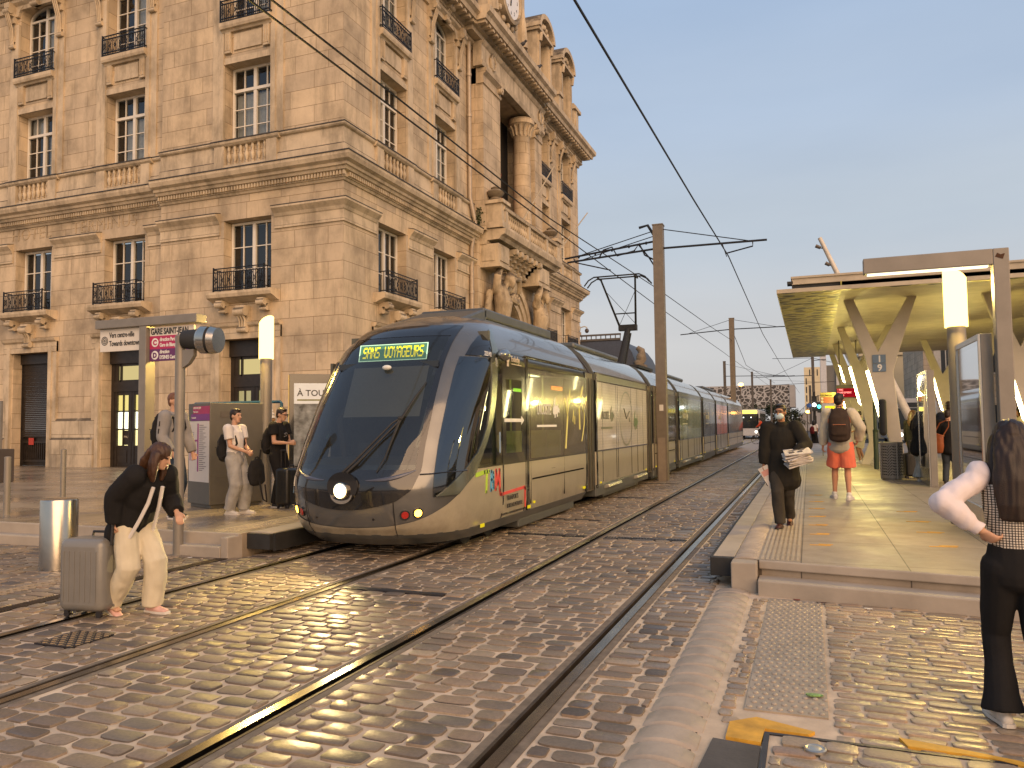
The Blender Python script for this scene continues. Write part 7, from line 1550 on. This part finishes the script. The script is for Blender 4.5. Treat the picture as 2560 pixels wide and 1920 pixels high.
# --- right platform
lc = (-.33, 10.3, PZ); r = R(176); q = person('man in long black coat and face mask carrying newspapers along the platform edge', lc, r, 1.53, lean=2, feet=((-.05, -.28, .05, 30), (.04, .12, 0, 0)), toes=(6, -6), hands=((-.20, .24, 1.06), (.26, .05, .83)), elbow=((-.9, -.7, -.1), (.5, -1, 0)), grip=(.7, .8), head=(-14, 0), skin=SK2, vox=.009, build_=1.08)
pants(q, cloth('trousers_faded', (.045, .04, .032), .25), ease=.014, flare=.012, wr=.010); top(q, cloth('coat_black', (.020, .018, .014)), 'coat', 1, -.26, .036, .016, .045, .010, collar=.03, puff=.006); shoes(q, mat('shoe_dark_red', (.05, .012, .010), .5, var=.9, scale=18), M_SHB); hair(q, H_BK, 'short', .002)
V_ = lambda x, y, z: q.hc+q.hd @ Vector((x, y, z))*q.s
b = MB(); b.ball(V_(0, .052, -.055), .066*q.s, .062*q.s, .052*q.s, 16, 12, q.hd); mk = fuse(b, 'face_mask', cloth('mask_blue', (.45, .56, .58), .05), q.o, .008, 2)
b = MB()
for k in (-1, 1): b.tube([V_(k*.06, .04, -.03), V_(k*.082, -.01, .0)], .003, 4); b.tube([V_(k*.033+.026*math.cos(a), .101, .012+.017*math.sin(a)) for a in [2*PI*i/10 for i in range(11)]], .003, 4); b.tube([V_(k*.058, .098, .016), V_(k*.08, -.01, .01)], .003, 4)
b.build('glasses', M_SHB, parent=q.o)
c = world(q, q.wr[0])
b = MB(); b.cm = 0
for k in range(9):
    a = R(random.uniform(-14, 14)); w2, d2 = .15+random.uniform(-.015, .015), .11; z = -.11+k*.017
    vs = [(x*math.cos(a)-y*math.sin(a), x*math.sin(a)+y*math.cos(a), z+zz+.02*math.sin(x*9+k)) for zz in (0, .015) for x, y in ((-w2, -d2), (w2, -d2), (w2, d2), (-w2, d2))]
    b.add(vs, [(0, 3, 2, 1), (4, 5, 6, 7), (0, 1, 5, 4), (1, 2, 6, 5), (2, 3, 7, 6), (3, 0, 4, 7)])
o = b.build('newspaper_bundle', mat('newsprint', (.52, .48, .43), .8, var=.25, scale=22), bevel=.005, loc=(c.x+.02, c.y-.05, c.z-.01)); o.rotation_euler = (R(14), R(-10), R(16)); tag(o, 'folded pile of newspapers under the arm of the masked man', 'newspapers')
b = MB()
for k, (x, y, w_, h_) in enumerate(((-.07, -.03, .06, .05), (.03, -.04, .05, .04), (-.03, .04, .11, .015), (.08, .04, .04, .05))): b.box(x-w_/2, x+w_/2, y-h_/2, y+h_/2, .046+.0*k, .053)
b.build('print', mat('ink_dark', (.10, .09, .09), .8), parent=o)
c = world(q, q.wr[1]); b = MB(); b.box(-.065, .065, -.004, .004, -.25, .03); o = b.build('leaflet', MATS['newsprint'], loc=(c.x-.0, c.y-.05, c.z-.05)); o.rotation_euler = (R(-10), R(-28), R(20)); tag(o, 'single leaflet held low in the hand of the masked man', 'leaflet')
b = MB(); b.ball((.02, -.006, -.17), .03, .004, .04, 10, 8); b.box(-.05, .05, -.006, -.004, -.09, -.02); b.build('print', mat('print_rose', (.45, .22, .18), .7), parent=o)
lc = (.48, 14.25, PZ); r = R(-3); q = person('man in salmon shorts walking away with a dark brown backpack', lc, r, 1.78, lean=2, feet=((-.11, .10, 0, 0), (.11, -.08, 0, 0)), toes=(14, -14), hands=((-.28, .05, .83), (.27, .10, .98)), elbow=((-.8, -1, 0), (.9, -1, .1)), grip=(.5, .6), head=(-22, 0), skin=skin_m('skin_sunned', (.48, .23, .13)), vox=.010, build_=1.05)
pants(q, C_SAL, 'shorts', .44, ease=.022, flare=.022, wr=.010, top_=.06); top(q, cloth('sweat_heather', (.36, .33, .28)), 'sweatshirt', 1, -.06, .03, .018, .008, .009, hood=True, split=(cloth('sleeve_pale', (.52, .46, .36)),)); shoes(q, M_SHW, M_SHW, .18); hair(q, H_DB, 'short')
backpack('large dark brown backpack on the man in salmon shorts', q, (0, -.215, .30), size=(.175, .105, .275), m=cloth('bag_brown', (.045, .03, .024), .2, 12), trim=mat('zip_orange', (.35, .12, .05), .5))
lc = (1.52, 26.5, PZ); r = R(82); q = person('man in patterned tee and light shorts standing by the second column', lc, r, 1.66, lean=3, feet=((-.10, .05, 0), (.10, -.05, 0)), hands=((-.1, .25, 1.05), (.24, .08, .84)), head=(0, 15), skin=SK2, vox=.014)
pants(q, cloth('shorts_pale', (.50, .46, .36)), 'shorts', .46, ease=.024, flare=.02); top(q, mat('tee_pattern', (.36, .37, .22), .85, var=.75, scale=16, bmp=.1), 'tee', .6, -.10, .022, .014); shoes(q, M_SHW); hair(q, H_BK, 'short'); backpack('black backpack on the man in the patterned tee', q, (0, -.21, .26))
lc = (2.22, 18.95, PZ); r = R(-62); q = person('woman in loose black top and pale wide trousers by the litter bin', lc, r, 1.52, lean=4, feet=((-.10, .06, 0), (.10, -.05, 0)), hands=((-.12, .28, 1.12), (.15, .26, 1.14)), elbow=((-.8, -.7, -.4), (.8, -.7, -.4)), head=(-14, 8), skin=SK1, vox=.012)
pants(q, cloth('trousers_silver', (.34, .34, .31), .2), ease=.03, flare=.05, wr=.018, bell=.03); top(q, C_BLK, 'top', .6, -.16, .05, .03, .03, .012); shoes(q, M_SHW); hair(q, H_BK, 'long')
lc = (2.34, 20.9, PZ); r = R(-30); q = person('woman with long brown hair and black clothes beside the suitcase', lc, r, 1.55, feet=((-.10, 0, 0), (.10, 0, 0)), hands=((-.24, .1, .85), (.24, .1, .85)), head=(10, 0), skin=SK1, vox=.014)
pants(q, C_BLK, ease=.016); top(q, C_BLK, 'top', 1, -.14, .03); shoes(q, M_SHB); hair(q, H_BR, 'long')
lc = (2.72, 21.2, PZ); r = R(125); q = person('bearded man in black jumper and cap facing the bus stop crowd', lc, r, 1.56, feet=((-.10, 0, 0), (.10, 0, 0)), hands=((-.24, .1, .85), (.2, .2, 1.0)), head=(20, 0), skin=SK2, vox=.014)
pants(q, C_JEAN, ease=.016); top(q, C_BLK, 'jumper', 1, -.12, .03); shoes(q, M_SHW); hair(q, H_BK, 'short')
suitcase('black ribbed suitcase standing at the foot of the forked column', (2.17, 19.75, PZ), R(10), .36, .24, .58, MATS['case_black'] if 'case_black' in MATS else M_SHB, .28, 7)
lc = (2.66, 18.0, PZ); r = R(-20); q = person('person in black jacket and dark jeans with a leather bag, seen from behind', lc, r, 1.52, feet=((-.10, 0, 0), (.10, .04, 0)), hands=((-.16, .16, .95), (.24, .06, .84)), head=(-20, 4), skin=SK1, vox=.013)
pants(q, cloth('jeans_slate', (.05, .06, .075), .2), ease=.016); top(q, C_BLK, 'jacket', 1, -.12, .04, .02, 0, .01); shoes(q, M_SHB); hair(q, H_DB, 'short')
b = MB(); limb(b, [(0, 0, -.15), (0, 0, -.02), (0, 0, .10), (0, 0, .17)], [(.17, .075), (.165, .075), (.14, .06), (.125, .03)]); o = fuse(b, 'leather_bag', mat('leather_tan', (.26, .07, .018), .35, var=.2, scale=8, bmp=.15), None, .011, 3, .006); tag(o, 'tan leather tote bag hanging from the shoulder of the dark clad person', 'bag'); o.location = (2.40, 17.82, 1.14); o.rotation_euler = (R(6), R(14), R(-28))
b = MB(); b.tube([(-.08, .03, .16), (-.02, .06, .40), (.12, .10, .52), (.14, .10, .36), (.09, .04, .16)], .012, 6); b.build('strap', MATS['leather_tan'], parent=o, smooth=True); b = MB(); b.tube([(-.13, 0, .175), (.13, 0, .175)], .012, 6); b.build('rim', mat('leather_pale', (.42, .16, .05), .4), parent=o, smooth=True)
lc = (2.92, 19.6, PZ); r = R(-5); q = person('short haired man in dark jacket behind the leather bag, back to camera', lc, r, 1.72, feet=((-.10, 0, 0), (.10, 0, 0)), hands=((-.2, .2, 1.0), (.2, .2, 1.0)), skin=SK1, vox=.014)
pants(q, C_BLK); top(q, cloth('jacket_navy', (.014, .018, .03)), 'jacket', 1, -.1, .035, .015); shoes(q, M_SHB); hair(q, H_DB, 'short')
lc = (5.28, 24.2, PZ); r = R(95); q = person('woman in cream jacket walking at the right picture border', lc, r, 1.62, feet=((-.10, .12, 0), (.10, -.12, 0)), hands=((-.1, .24, 1.0), (.2, .15, .9)), skin=SK2, vox=.014)
pants(q, C_BLK, ease=.016); top(q, cloth('jacket_cream', (.62, .55, .40)), 'jacket', 1, -.12, .04, .02); shoes(q, M_SHW); hair(q, H_BK, 'long')
lc = (.26, 51.8, 0); r = R(-20); q = person('person in white tee and long dark skirt at the far platform end', lc, r, 1.68, feet=((-.08, .02, 0), (.08, -.02, 0)), hands=((-.2, .15, 1.0), (.22, .1, .9)), skin=SK2, vox=.02)
pants(q, C_BLK, 'skirt', .85, ease=.03, flare=.03); top(q, C_WH, 'tee', .6, -.06, .022, .014); shoes(q, M_SHB); hair(q, H_BK, 'bob'); backpack('dark red bag on the back of the person in white at the far end', q, (-.05, -.19, .2), m=cloth('bag_wine', (.10, .012, .015)))

# --- woman in the right foreground
lc = (.99, 4.74, .012); r = R(3); H = 1.56; s = H/1.75
q = person('long haired woman in checked waistcoat and white sleeves, hand on her hip', lc, r, H, lean=1, feet=((-.10, .02, 0), (.11, -.12, 0)), toes=(10, -8), hands=((-.20, -.10, 1.13), (.22, .05, .82)), elbow=((-1, -.22, .30), (.6, -1, 0)), grip=(.55, .5), head=(-8, 6), skin=SK1, vox=.0075, pn=((.8, .6, 0), None))
pants(q, C_BLK, ease=.012, flare=.004, wr=.005, bell=.05, top_=.10); shoes(q, M_SHW, M_SHW, .16, hi=.03)
m, t, n, bb = nodes('check_tweed'); v = objc(t); wv = []
for ax in ('X', 'Z'):
    k = n.new('ShaderNodeTexWave'); k.bands_direction = ax; k.inputs['Scale'].default_value = 24; k.inputs['Distortion'].default_value = .6; k.inputs['Detail'].default_value = 2; t.links.new(v, k.inputs['Vector']); wv.append(ramp(t, k.outputs['Fac'], [(.16, (.10,)*3), (.36, (1,)*3)]))
t.links.new(mixc(t, 1, mixc(t, 1, wv[0], wv[1], 'MULTIPLY'), (.62, .55, .46), 'MULTIPLY'), bb.inputs[0]); bb.inputs['Roughness'].default_value = .9; bump(t, bb, nz(t, v, 90, 3), .4, .004)
vest = MB(); tw = q.tw; Rv = [(.085, .150, .110), (.18, .145, .108), (.33, .166, .118), (.44, .168, .104), (.50, .13, .08), (.53, .075, .066)]
limb(vest, [tw((0, -.004, z)) for z, _, _ in Rv], [(x*s, y*s) for _, x, y in Rv]); fuse(vest, 'waistcoat', m, q.o, .008, 3, .003)
sv = MB()
for i in (0, 1):
    S0, E, W_ = q.sh[i], q.el[i], q.wr[i]; U_ = Vector((0, 0, .02))
    sv.ball(S0+U_, .075*s, .075*s, .080*s, 14, 10); limb(sv, [S0, S0.lerp(E, .5), E], [.072*s, .066*s, .074*s]); sv.ball(E, .075*s, .075*s, .07*s, 14, 10); limb(sv, [E, E.lerp(W_, .35), E.lerp(W_, .68), E.lerp(W_, .80)], [.073*s, .070*s, .056*s, .040*s]); limb(sv, [E.lerp(W_, .80), E.lerp(W_, .97)], [.042*s, .046*s], flat=True)
fuse(sv, 'blouse_sleeves', cloth('blouse_white', (.72, .64, .64), .05), q.o, .008, 3, .012, 12)
hair(q, hair_m('hair_dark', (.020, .010, .006)), 'long', .004)
# ============================================================ FAR END OF THE STREET
m_cream = mat('render_cream', (.62, .54, .36), .8, var=.1, scale=.8); m_fgrey = mat('far_concrete', (.36, .35, .34), .8, var=.12, scale=.6); m_fst = stone('far_stone', (.50, .41, .30), 1.0, .45, dirt=.4)
m_win = mat('far_window', (.03, .032, .035), .25, bmp=0); m_shut = mat('shutter_pale', (.55, .52, .46), .7)
# mansard roofed house behind the station
o = root('mansard_house', (-18, 75, 0), 'dark slate mansard roofed house rising behind the tram beside the station', 'building')
b = MB(); b.box(-9, 2.4, 0, 12, 0, 6.7); b.box(-9, 2.7, -.3, 12, 6.7, 7.0); b.build('wall', m_fst, parent=o)
b = MB(); pr = [(2.3, 7.0), (2.15, 7.8), (1.8, 8.7), (1.25, 9.5), (.5, 10.05)]
b.loft([[(-9, -.2+i*.25, z), (x, -.2+i*.25, z), (x, 11.8-i*.25, z), (-9, 11.8-i*.25, z)] for i, (x, z) in enumerate(pr)]); rf = b.build('roof', m_slate, parent=o, smooth=True)
b = MB(); b.box(-3.6, .55, .7, .95, 10.05, 10.25); b.box(-3.6, .6, .7, .9, 10.55, 10.72)
for k in range(9): b.box(-3.5+k*.5, -3.42+k*.5, .75, .85, 10.25, 10.55)
b.build('roof_railing', m_postd, parent=rf)
for x in (-2.55, -.15):
    b = MB(); N = 12
    for k in range(N):
        a0, a1 = PI*k/N, PI*(k+1)/N; b.prism([(x-.45*math.cos(a0), 7.9+.45*math.sin(a0)), (x-.45*math.cos(a1), 7.9+.45*math.sin(a1)), (x-.3*math.cos(a1), 7.9+.3*math.sin(a1)), (x-.3*math.cos(a0), 7.9+.3*math.sin(a0))], -.5, .9, lambda p, z, d: (p, d, z))
    b.box(x-.45, x-.3, -.5, .9, 7.0, 7.9); b.box(x+.3, x+.45, -.5, .9, 7.0, 7.9); w_ = b.build('dormer', m_st2, parent=o); b = MB(); b.box(x-.3, x+.3, -.3, -.2, 7.0, 8.15); b.build('pane', m_shut, parent=w_)
b = MB(); b.prism([(-3.35, 7.0), (-2.95, 7.0), (-2.85, 8.6), (-2.95, 9.35), (-3.35, 8.9)], -.55, -.45, lambda p, z, d: (p, d, z)); b.build('white_panel', mat('panel_white', (.8, .78, .74), .5), parent=o)
b = MB(); b.box(-3.85, -3.55, -.1, .5, 6.9, 10.7); b.box(-3.95, -3.45, -.2, .6, 10.7, 11.0); b.build('chimney', m_fst, parent=o)
b = MB(); b.box(1.9, 3.2, -.5, .9, 6.4, 7.4); b.tube([(2.4, 0, 7.4), (2.9, 0, 8.0), (2.8, 0, 8.8), (2.4, 0, 9.1)], [.5, .42, .36, .22], 10); b.ball((2.75, -.1, 8.1), .45, .4, .5); b.ball((2.5, -.2, 7.6), .4, .3, .3); b.build('corner_finial', m_dark, parent=o, smooth=True)
# patterned screen building on stilts
m, t, n, bb = nodes('screen_pattern'); v = objc(t); mp = n.new('ShaderNodeMapping'); mp.inputs['Rotation'].default_value = (0, .5, 0); t.links.new(v, mp.inputs[0]); vo = n.new('ShaderNodeTexVoronoi'); vo.feature = 'DISTANCE_TO_EDGE'; vo.inputs['Scale'].default_value = 1.55; t.links.new(mp.outputs[0], vo.inputs['Vector'])
t.links.new(mixc(t, ramp(t, vo.outputs['Distance'], [(.075, (0,)*3), (.10, (1,)*3)]), (.42, .41, .40), (.06, .055, .05)), bb.inputs[0])
o = root('screen_building', (-14, 130, 0), 'long white patterned screen building raised on stilts at the end of the tracks', 'building')
b = MB(); b.box(-22, 11.2, 0, 9, 4.1, 7.45); b.build('screen', m, parent=o)
b = MB(); b.box(11.2, 12.0, -.1, 9.1, 4.0, 7.5); b.box(-22, 11.2, .2, 9, 7.45, 7.6); b.box(-22, 11.2, .1, 9, 3.85, 4.1); b.build('end_wall', m_fgrey, parent=o)
for x in (-16, -8, 0, 6, 11): b = MB(); b.box(x-.25, x+.25, 1, 1.5, 0, 3.9); b.build('stilt', m_fgrey, parent=o)
# cream hotel tower with narrow windows
o = root('hotel_tower', (4, 260, 0), 'pale cream tower block with rows of narrow dark windows in the distance', 'building')
b = MB(); b.box(-5.1, 11, 0, 12, 0, 18.8); b.build('wall', m_cream, parent=o); w0 = None; random.seed(5)
for r_i in range(6):
    for k in range(14):
        if random.random() < .2: continue
        if w0 is None: b = MB(); b.box(-.16, .16, -.05, 0, 0, 2.0); w0 = b.build('window', m_win, parent=o, loc=(-4.5+k*1.1, 0, 2.6+r_i*2.7)); continue
        c = w0.copy(); COL.objects.link(c); c.location = (-4.5+k*1.1, 0, 2.6+r_i*2.7)
o = root('finned_office', (5, 180, 0), 'grey glass office between two pale vertical piers in the distance', 'building')
for x0, x1 in ((-2.4, -1.2), (.7, 1.6)): b = MB(); b.box(x0, x1, -.6, 6, 0, 17); b.build('pier', mat('pier_white', (.52, .52, .53), .6), parent=o)
b = MB(); b.box(-1.2, .7, 0, 6, 0, 13.8); b.box(1.6, 3.6, 0, 6, 0, 13.4); b.build('facade', mat('office_glass', (.16, .165, .16), .3, .2), parent=o)
b = MB()
for k in range(9): b.box(-1.15+k*.22, -1.09+k*.22, -.15, 0, 2, 13.7)
b.build('fins', mat('fin_tan', (.38, .33, .26), .6), parent=o)
# buildings on the right side of the street
def house(name, x, y, w, d, h, label, m, rows, cols, arch=False, ww=.45, wh=1.5):
    o = root(name, (x, y, 0), label, 'building'); b = MB(); b.box(0, w, 0, d, 0, h); b.box(-.15, w+.15, -.15, d+.15, h, h+.35); b.build('wall', m, parent=o); b = MB(); b.loft([[(-.1, -.1, h+.35), (w+.1, -.1, h+.35), (w+.1, d+.1, h+.35), (-.1, d+.1, h+.35)], [(1.2, 1.2, h+2), (w-1.2, 1.2, h+2), (w-1.2, d-1.2, h+2), (1.2, d-1.2, h+2)]]); b.build('roof', m_slate, parent=o)
    f0 = None
    for r_i in range(rows):
        for k in range(cols):
            p_ = (w*(k+.5)/cols, 0, .9+r_i*(h-.8)/rows)
            if f0 is None:
                q = MB()
                if arch: q.prism([(-ww, 0), (ww, 0), (ww, wh*.7)]+[(ww*math.cos(a), wh*.7+ww*math.sin(a)) for a in [PI*i/10 for i in range(1, 10)]]+[(-ww, wh*.7)], -.03, .0, lambda u, z, dd: (u, dd, z))
                else: q.box(-ww, ww, -.03, 0, 0, wh)
                f0 = q.build('window', m_win, parent=o, loc=p_); q = MB()
                q.box(-ww-.06, -ww, -.06, 0, -.05, wh+.05); q.box(ww, ww+.06, -.06, 0, -.05, wh+.05); q.box(-ww-.1, ww+.1, -.1, 0, -.12, -.05); q.box(-.03, .03, -.05, -.03, 0, wh)
                if not arch: q.box(-ww-.42, -ww-.06, -.05, 0, 0, wh); q.box(ww+.06, ww+.42, -.05, 0, 0, wh)
                q.build('frame', m_shut, parent=f0)
            else: put(f0, o, p_)
    return o
house('corner_house', 7.5, 60, 11, 12, 8.6, 'beige stone corner house with shuttered windows behind the bus stop', m_fst, 2, 4, ww=.3, wh=1.7)
house('arcaded_building', 4.6, 78, 5.4, 10, 7.6, 'cream building with round arched openings seen under the canopy', m_cream, 1, 5, True, .36, 1.5).children
house('grey_tower', 8.1, 72, .7, 3, 6.8, 'narrow grey concrete tower between the arcaded building and the stone house', m_fgrey, 1, 1, ww=.12, wh=1.0)
house('stone_terrace', 13, 40, 16, 12, 10, 'stone terrace behind the gantry at the right picture border', m_fst, 3, 6, ww=.5, wh=1.8)
# shop blind on the arcaded building
b = MB(); b.prism([(0, 3.4), (-.9, 3.0), (-.9, 2.8), (0, 2.8)], 6.0, 9.2, lambda d, z, x: (x, 77.8+d, z)); tag(b.build('shop_awning', C_BLK), 'black shop awning under the arches of the cream building', 'awning')
# --- trees under the screen building
def tree(x, y, h, r, label):
    o = root('tree', (x, y, 0), label, 'tree', 'trees below the patterned screen'); b = MB(); b.tube([(0, 0, 0), (.1, 0, h*.4), (-.1, .1, h*.75)], [.18, .13, .05], 7)
    for k in range(5): a = k*1.3; b.tube([(.08, 0, h*.35), (r*.5*math.cos(a), r*.5*math.sin(a), h*.65)], [.07, .02], 5)
    b.build('trunk', m_railside, parent=o); b = MB()
    cl = [Vector((random.gauss(0, r*.5), random.gauss(0, r*.5), h*random.uniform(.35, .95))) for _ in range(22)]
    for k in range(1500):
        c = random.choice(cl)+Vector((random.gauss(0, .32), random.gauss(0, .32), random.gauss(0, .28))); u = Vector((random.uniform(-1, 1), random.uniform(-1, 1), random.uniform(-1, 1))).normalized()*.15; w_ = u.cross(Vector((random.random(), random.random(), random.random()))).normalized()*.08
        b.quad(c-u, c+w_, c+u, c-w_)
    b.build('crown', mat('leaves_dark', (.030, .042, .014), .7, var=.6, scale=3), parent=o, recalc=False)
random.seed(11)
tree(-8.2, 118, 4.2, 2.2, 'dark leafy tree below the screen building, left of the far masts'); tree(-5.2, 122, 3.9, 2.0, 'dark leafy tree below the middle of the screen building'); tree(-2.6, 125, 3.4, 1.6, 'small dark tree below the grey end of the screen building')
# --- ramp with railing
b = MB(); b.prism([(-4.5, 0), (2.5, 0), (2.5, 5.6), (1.2, 5.2)], 150, 156, lambda x, z, y: (x, y, z)); o = b.build('road_ramp', m_fgrey); o['kind'] = 'structure'
b = MB(); b.bar((-4.5, 149.9, .9), (1.2, 149.9, 6.1), .08); b.bar((1.2, 149.9, 6.1), (2.5, 149.9, 6.5), .08)
for k in range(24): x = -4.4+k*.25; z = (x+4.5)/5.7*5.2; b.box(x, x+.05, 149.85, 149.95, max(0, z-.1), z+.95)
tag(b.build('ramp_railing', m_postd), 'railing climbing the ramp beyond the end of the platform', 'railing')
# --- vehicles
def bus(x, y, lab, sign, wd=2.5, h=3.05, L_=11):
    o = root('bus', (x, y, 0), lab, 'bus', 'buses in the street'); b = MB(); pr = [(-wd/2, .35), (-wd/2, 2.75), (-wd/2+.12, h-.05), (-wd/2+.35, h), (wd/2-.35, h), (wd/2-.12, h-.05), (wd/2, 2.75), (wd/2, .35)]
    b.prism(pr, .12, L_, lambda u, z, d: (u, d, z)); b.prism([(u*.97, z*.985) for u, z in pr], 0, .12, lambda u, z, d: (u, d, z)); b.build('body', mat('bus_white', (.64, .63, .62), .3, coat=.4), parent=o)
    b = MB(); b.box(-wd/2+.1, wd/2-.1, -.02, -.002, 1.05, 2.42); b.box(-wd/2-.006, -wd/2-.001, .4, L_-.4, 1.2, 2.5); b.box(wd/2+.001, wd/2+.006, .4, L_-.4, 1.2, 2.5); b.build('windows', mat('bus_glass', (.015, .017, .016), .08, coat=.3), parent=o)
    b = MB(); b.box(-wd/2+.25, wd/2-.25, -.03, -.003, 2.48, 2.78); b.build('destination_sign', sign, parent=o)
    for s in (-1, 1):
        b = MB(); b.cyl((s*(wd/2-.35), -.02, .7), (s*(wd/2-.35), .02, .7), .13, n=14); b.build('headlight', emitm('bus_lamp', (1, .93, .8), 4), parent=o)
        for yy in (2.2, L_-3): b = MB(); b.cyl((s*(wd/2-.3), yy, .48), (s*(wd/2-.02), yy, .48), .48, n=18); b.build('wheel', M_SHB, parent=o)
        b = MB(); b.ball((s*.35, .0, 2.1), .05); b.build('inside_lamp', emitm('bus_inside', (1, 1, .85), 5), parent=o)
    return o
bus(6.45, 56, 'white bus with dark windscreen behind the waiting crowd', m_win); bus(2.15, 63, 'white bus with yellow destination sign behind the man in salmon shorts', emitm('bus_sign', (1, .75, .02), 1.6)); bus(-5.6, 78, 'bus with glowing yellow front at the far left of the tracks', emitm('bus_sign2', (1, .75, .1), 3), 2.3, 2.9)
o = root('parked_car', (1.42, 57.5, 0), 'white car facing the camera at the far end of the platform', 'car')
b = MB(); sec_ = lambda y, hw, z0, z1, z2, top_: [(-hw, y, z0), (-hw, y, z1), (-hw*top_, y, z2), (hw*top_, y, z2), (hw, y, z1), (hw, y, z0)]
b.loft([sec_(0, .78, .3, .55, .72, .9), sec_(.15, .85, .25, .7, .85, .92), sec_(1.0, .88, .22, .85, .98, .9), sec_(1.7, .88, .22, .9, 1.42, .68), sec_(2.6, .88, .22, .92, 1.48, .70), sec_(3.6, .87, .25, .92, 1.40, .68), sec_(4.05, .82, .35, .85, .95, .8)]); b.build('body', mat('car_white', (.62, .61, .59), .2, coat=.8), parent=o, smooth=True, sharp=30)
b = MB(); b.add([(-.74, .98, .99), (.74, .98, .99), (.56, 1.66, 1.39), (-.56, 1.66, 1.39)], [(0, 1, 2, 3)]); b.build('windscreen', MATS['bus_glass'], parent=o, recalc=False)
b = MB(); b.box(-.55, .55, -.02, .0, .42, .62); b.box(-.7, .7, -.01, .02, .3, .38); b.build('grille', m_black, parent=o); b = MB(); b.box(-.25, .25, -.035, -.021, .43, .53); b.build('number_plate', MATS['board_white'], parent=o)
b = MB(); b.prism([(0, .63), (.07, .68), (0, .73), (-.07, .68)], -.03, -.01, lambda u, z, d: (u, d, z)); b.build('badge', MATS['chrome'], parent=o)
for s in (-1, 1):
    b = MB(); b.prism([(s*.52, .62), (s*.8, .66), (s*.82, .78), (s*.55, .72)], -.03, .2, lambda u, z, d: (u, d, z)); b.build('headlight', MATS['panel_white'], parent=o)
    for yy in (.8, 3.3): b = MB(); b.cyl((s*.68, yy, .32), (s*.88, yy, .32), .32, n=18); b.build('wheel', M_SHB, parent=o)
    b = MB(); b.ball((s*.98, 1.35, 1.0), .1, .06, .07); b.build('mirror', MATS['car_white'], parent=o)
# --- traffic light, street lamps, cyclist
o = root('traffic_light', (.36, 55, 0), 'traffic light with a white and a turquoise lamp beyond the platform end', 'traffic light'); b = MB(); b.cyl((0, 0, 0), (0, 0, 3.6), .07, n=10); b.box(-.16, .16, -.12, .12, 2.3, 3.3); b.box(.16, .4, -.1, .1, 2.2, 2.9); b.box(-.1, .1, -.1, .1, 1.5, 2.0); b.build('housing', m_black, parent=o)
for x, z, c, s_, nm in ((-.02, 2.72, (1, 1, .95), 9, 'white_lamp'), (.28, 2.6, (.1, .8, .7), 4, 'green_lamp')): b = MB(); b.cyl((x, -.13, z), (x, -.2, z), .12, n=14); b.build(nm, emitm(nm, c, s_), parent=o)
b = MB(); b.cyl((-.34, -.1, 2.68), (-.34, -.12, 2.68), .15, n=18); b.build('blue_sign', mat('round_blue', (.03, .10, .35), .5), parent=o)
for x, y, h, lb in ((-6.7, 85, 5.6, 'street lamp glowing orange beside the second catenary mast'), (-.19, 90, 2.7, 'low orange street lamp behind the traffic light')):
    o = root('street_lamp', (x, y, 0), lb, 'street lamp', 'orange street lamps far off'); b = MB(); b.tube([(0, 0, 0), (0, 0, h), (.1, -.3, h+.15), (.1, -.8, h+.1)], .05, 8); b.build('pole', m_postd, parent=o, smooth=True); b = MB(); b.ball((.1, -.85, h), .26, .26, .16, 12, 8); b.build('lamp', emitm('lamp_orange', (1, .45, .08), 14), parent=o, smooth=True)
lc = (-3.2, 60, .35); q = person('cyclist in orange red jacket riding across the far tracks', lc, R(80), 1.6, lean=22, feet=((-.1, .1, .05), (.1, .25, .25)), hands=((-.22, .5, 1.0), (.22, .5, 1.0)), vox=.022, skin=SK2)
pants(q, C_BLK); top(q, cloth('jacket_orange', (.60, .08, .03)), 'jacket', 1, -.1, .03); shoes(q, M_SHB); hair(q, H_BK)
b = MB()
o = root('bicycle', (-3.2, 60, 0), 'bicycle under the cyclist in the orange red jacket', 'bicycle', None, R(80))
for yy in (-.5, .55): b = MB(); b.tube([(0, yy+.33*math.cos(a), .34+.33*math.sin(a)) for a in [2*PI*k/20 for k in range(21)]], .02, 5); [b.tube([(0, yy, .34), (0, yy+.33*math.cos(a), .34+.33*math.sin(a))], .004, 3) for a in [2*PI*k/10 for k in range(10)]]; b.build('wheel', M_SHB, parent=o)
b = MB(); [b.tube(p_, .02, 6) for p_ in ([(0, -.5, .34), (0, -.05, .35), (0, .42, .85), (0, -.2, .85), (0, -.05, .35)], [(0, -.5, .34), (0, -.2, .85), (0, -.22, .95)], [(0, .55, .34), (0, .42, .85), (0, .40, 1.02)], [(-.25, .48, 1.05), (.25, .48, 1.05)])]; b.box(-.07, .07, -.34, -.08, .95, 1.0); b.build('frame', m_postd, parent=o)
# a last run of low houses closing the street
for i, (x, y, w_, h, lb) in enumerate(((-60, 170, 16, 7, 'low distant house left of the screen building'), (14, 120, 14, 9, 'distant house right of the grey tower'), (30, 90, 16, 11, 'distant stone house far right behind the terrace'))): house('distant_house', x, y, w_, 10, h, lb, m_fst, 2, 4)
for o_ in list(bpy.data.objects):
    if o_.type == 'MESH' and o_.users == 0: bpy.data.objects.remove(o_)
bpy.data.scenes.remove(TMP)
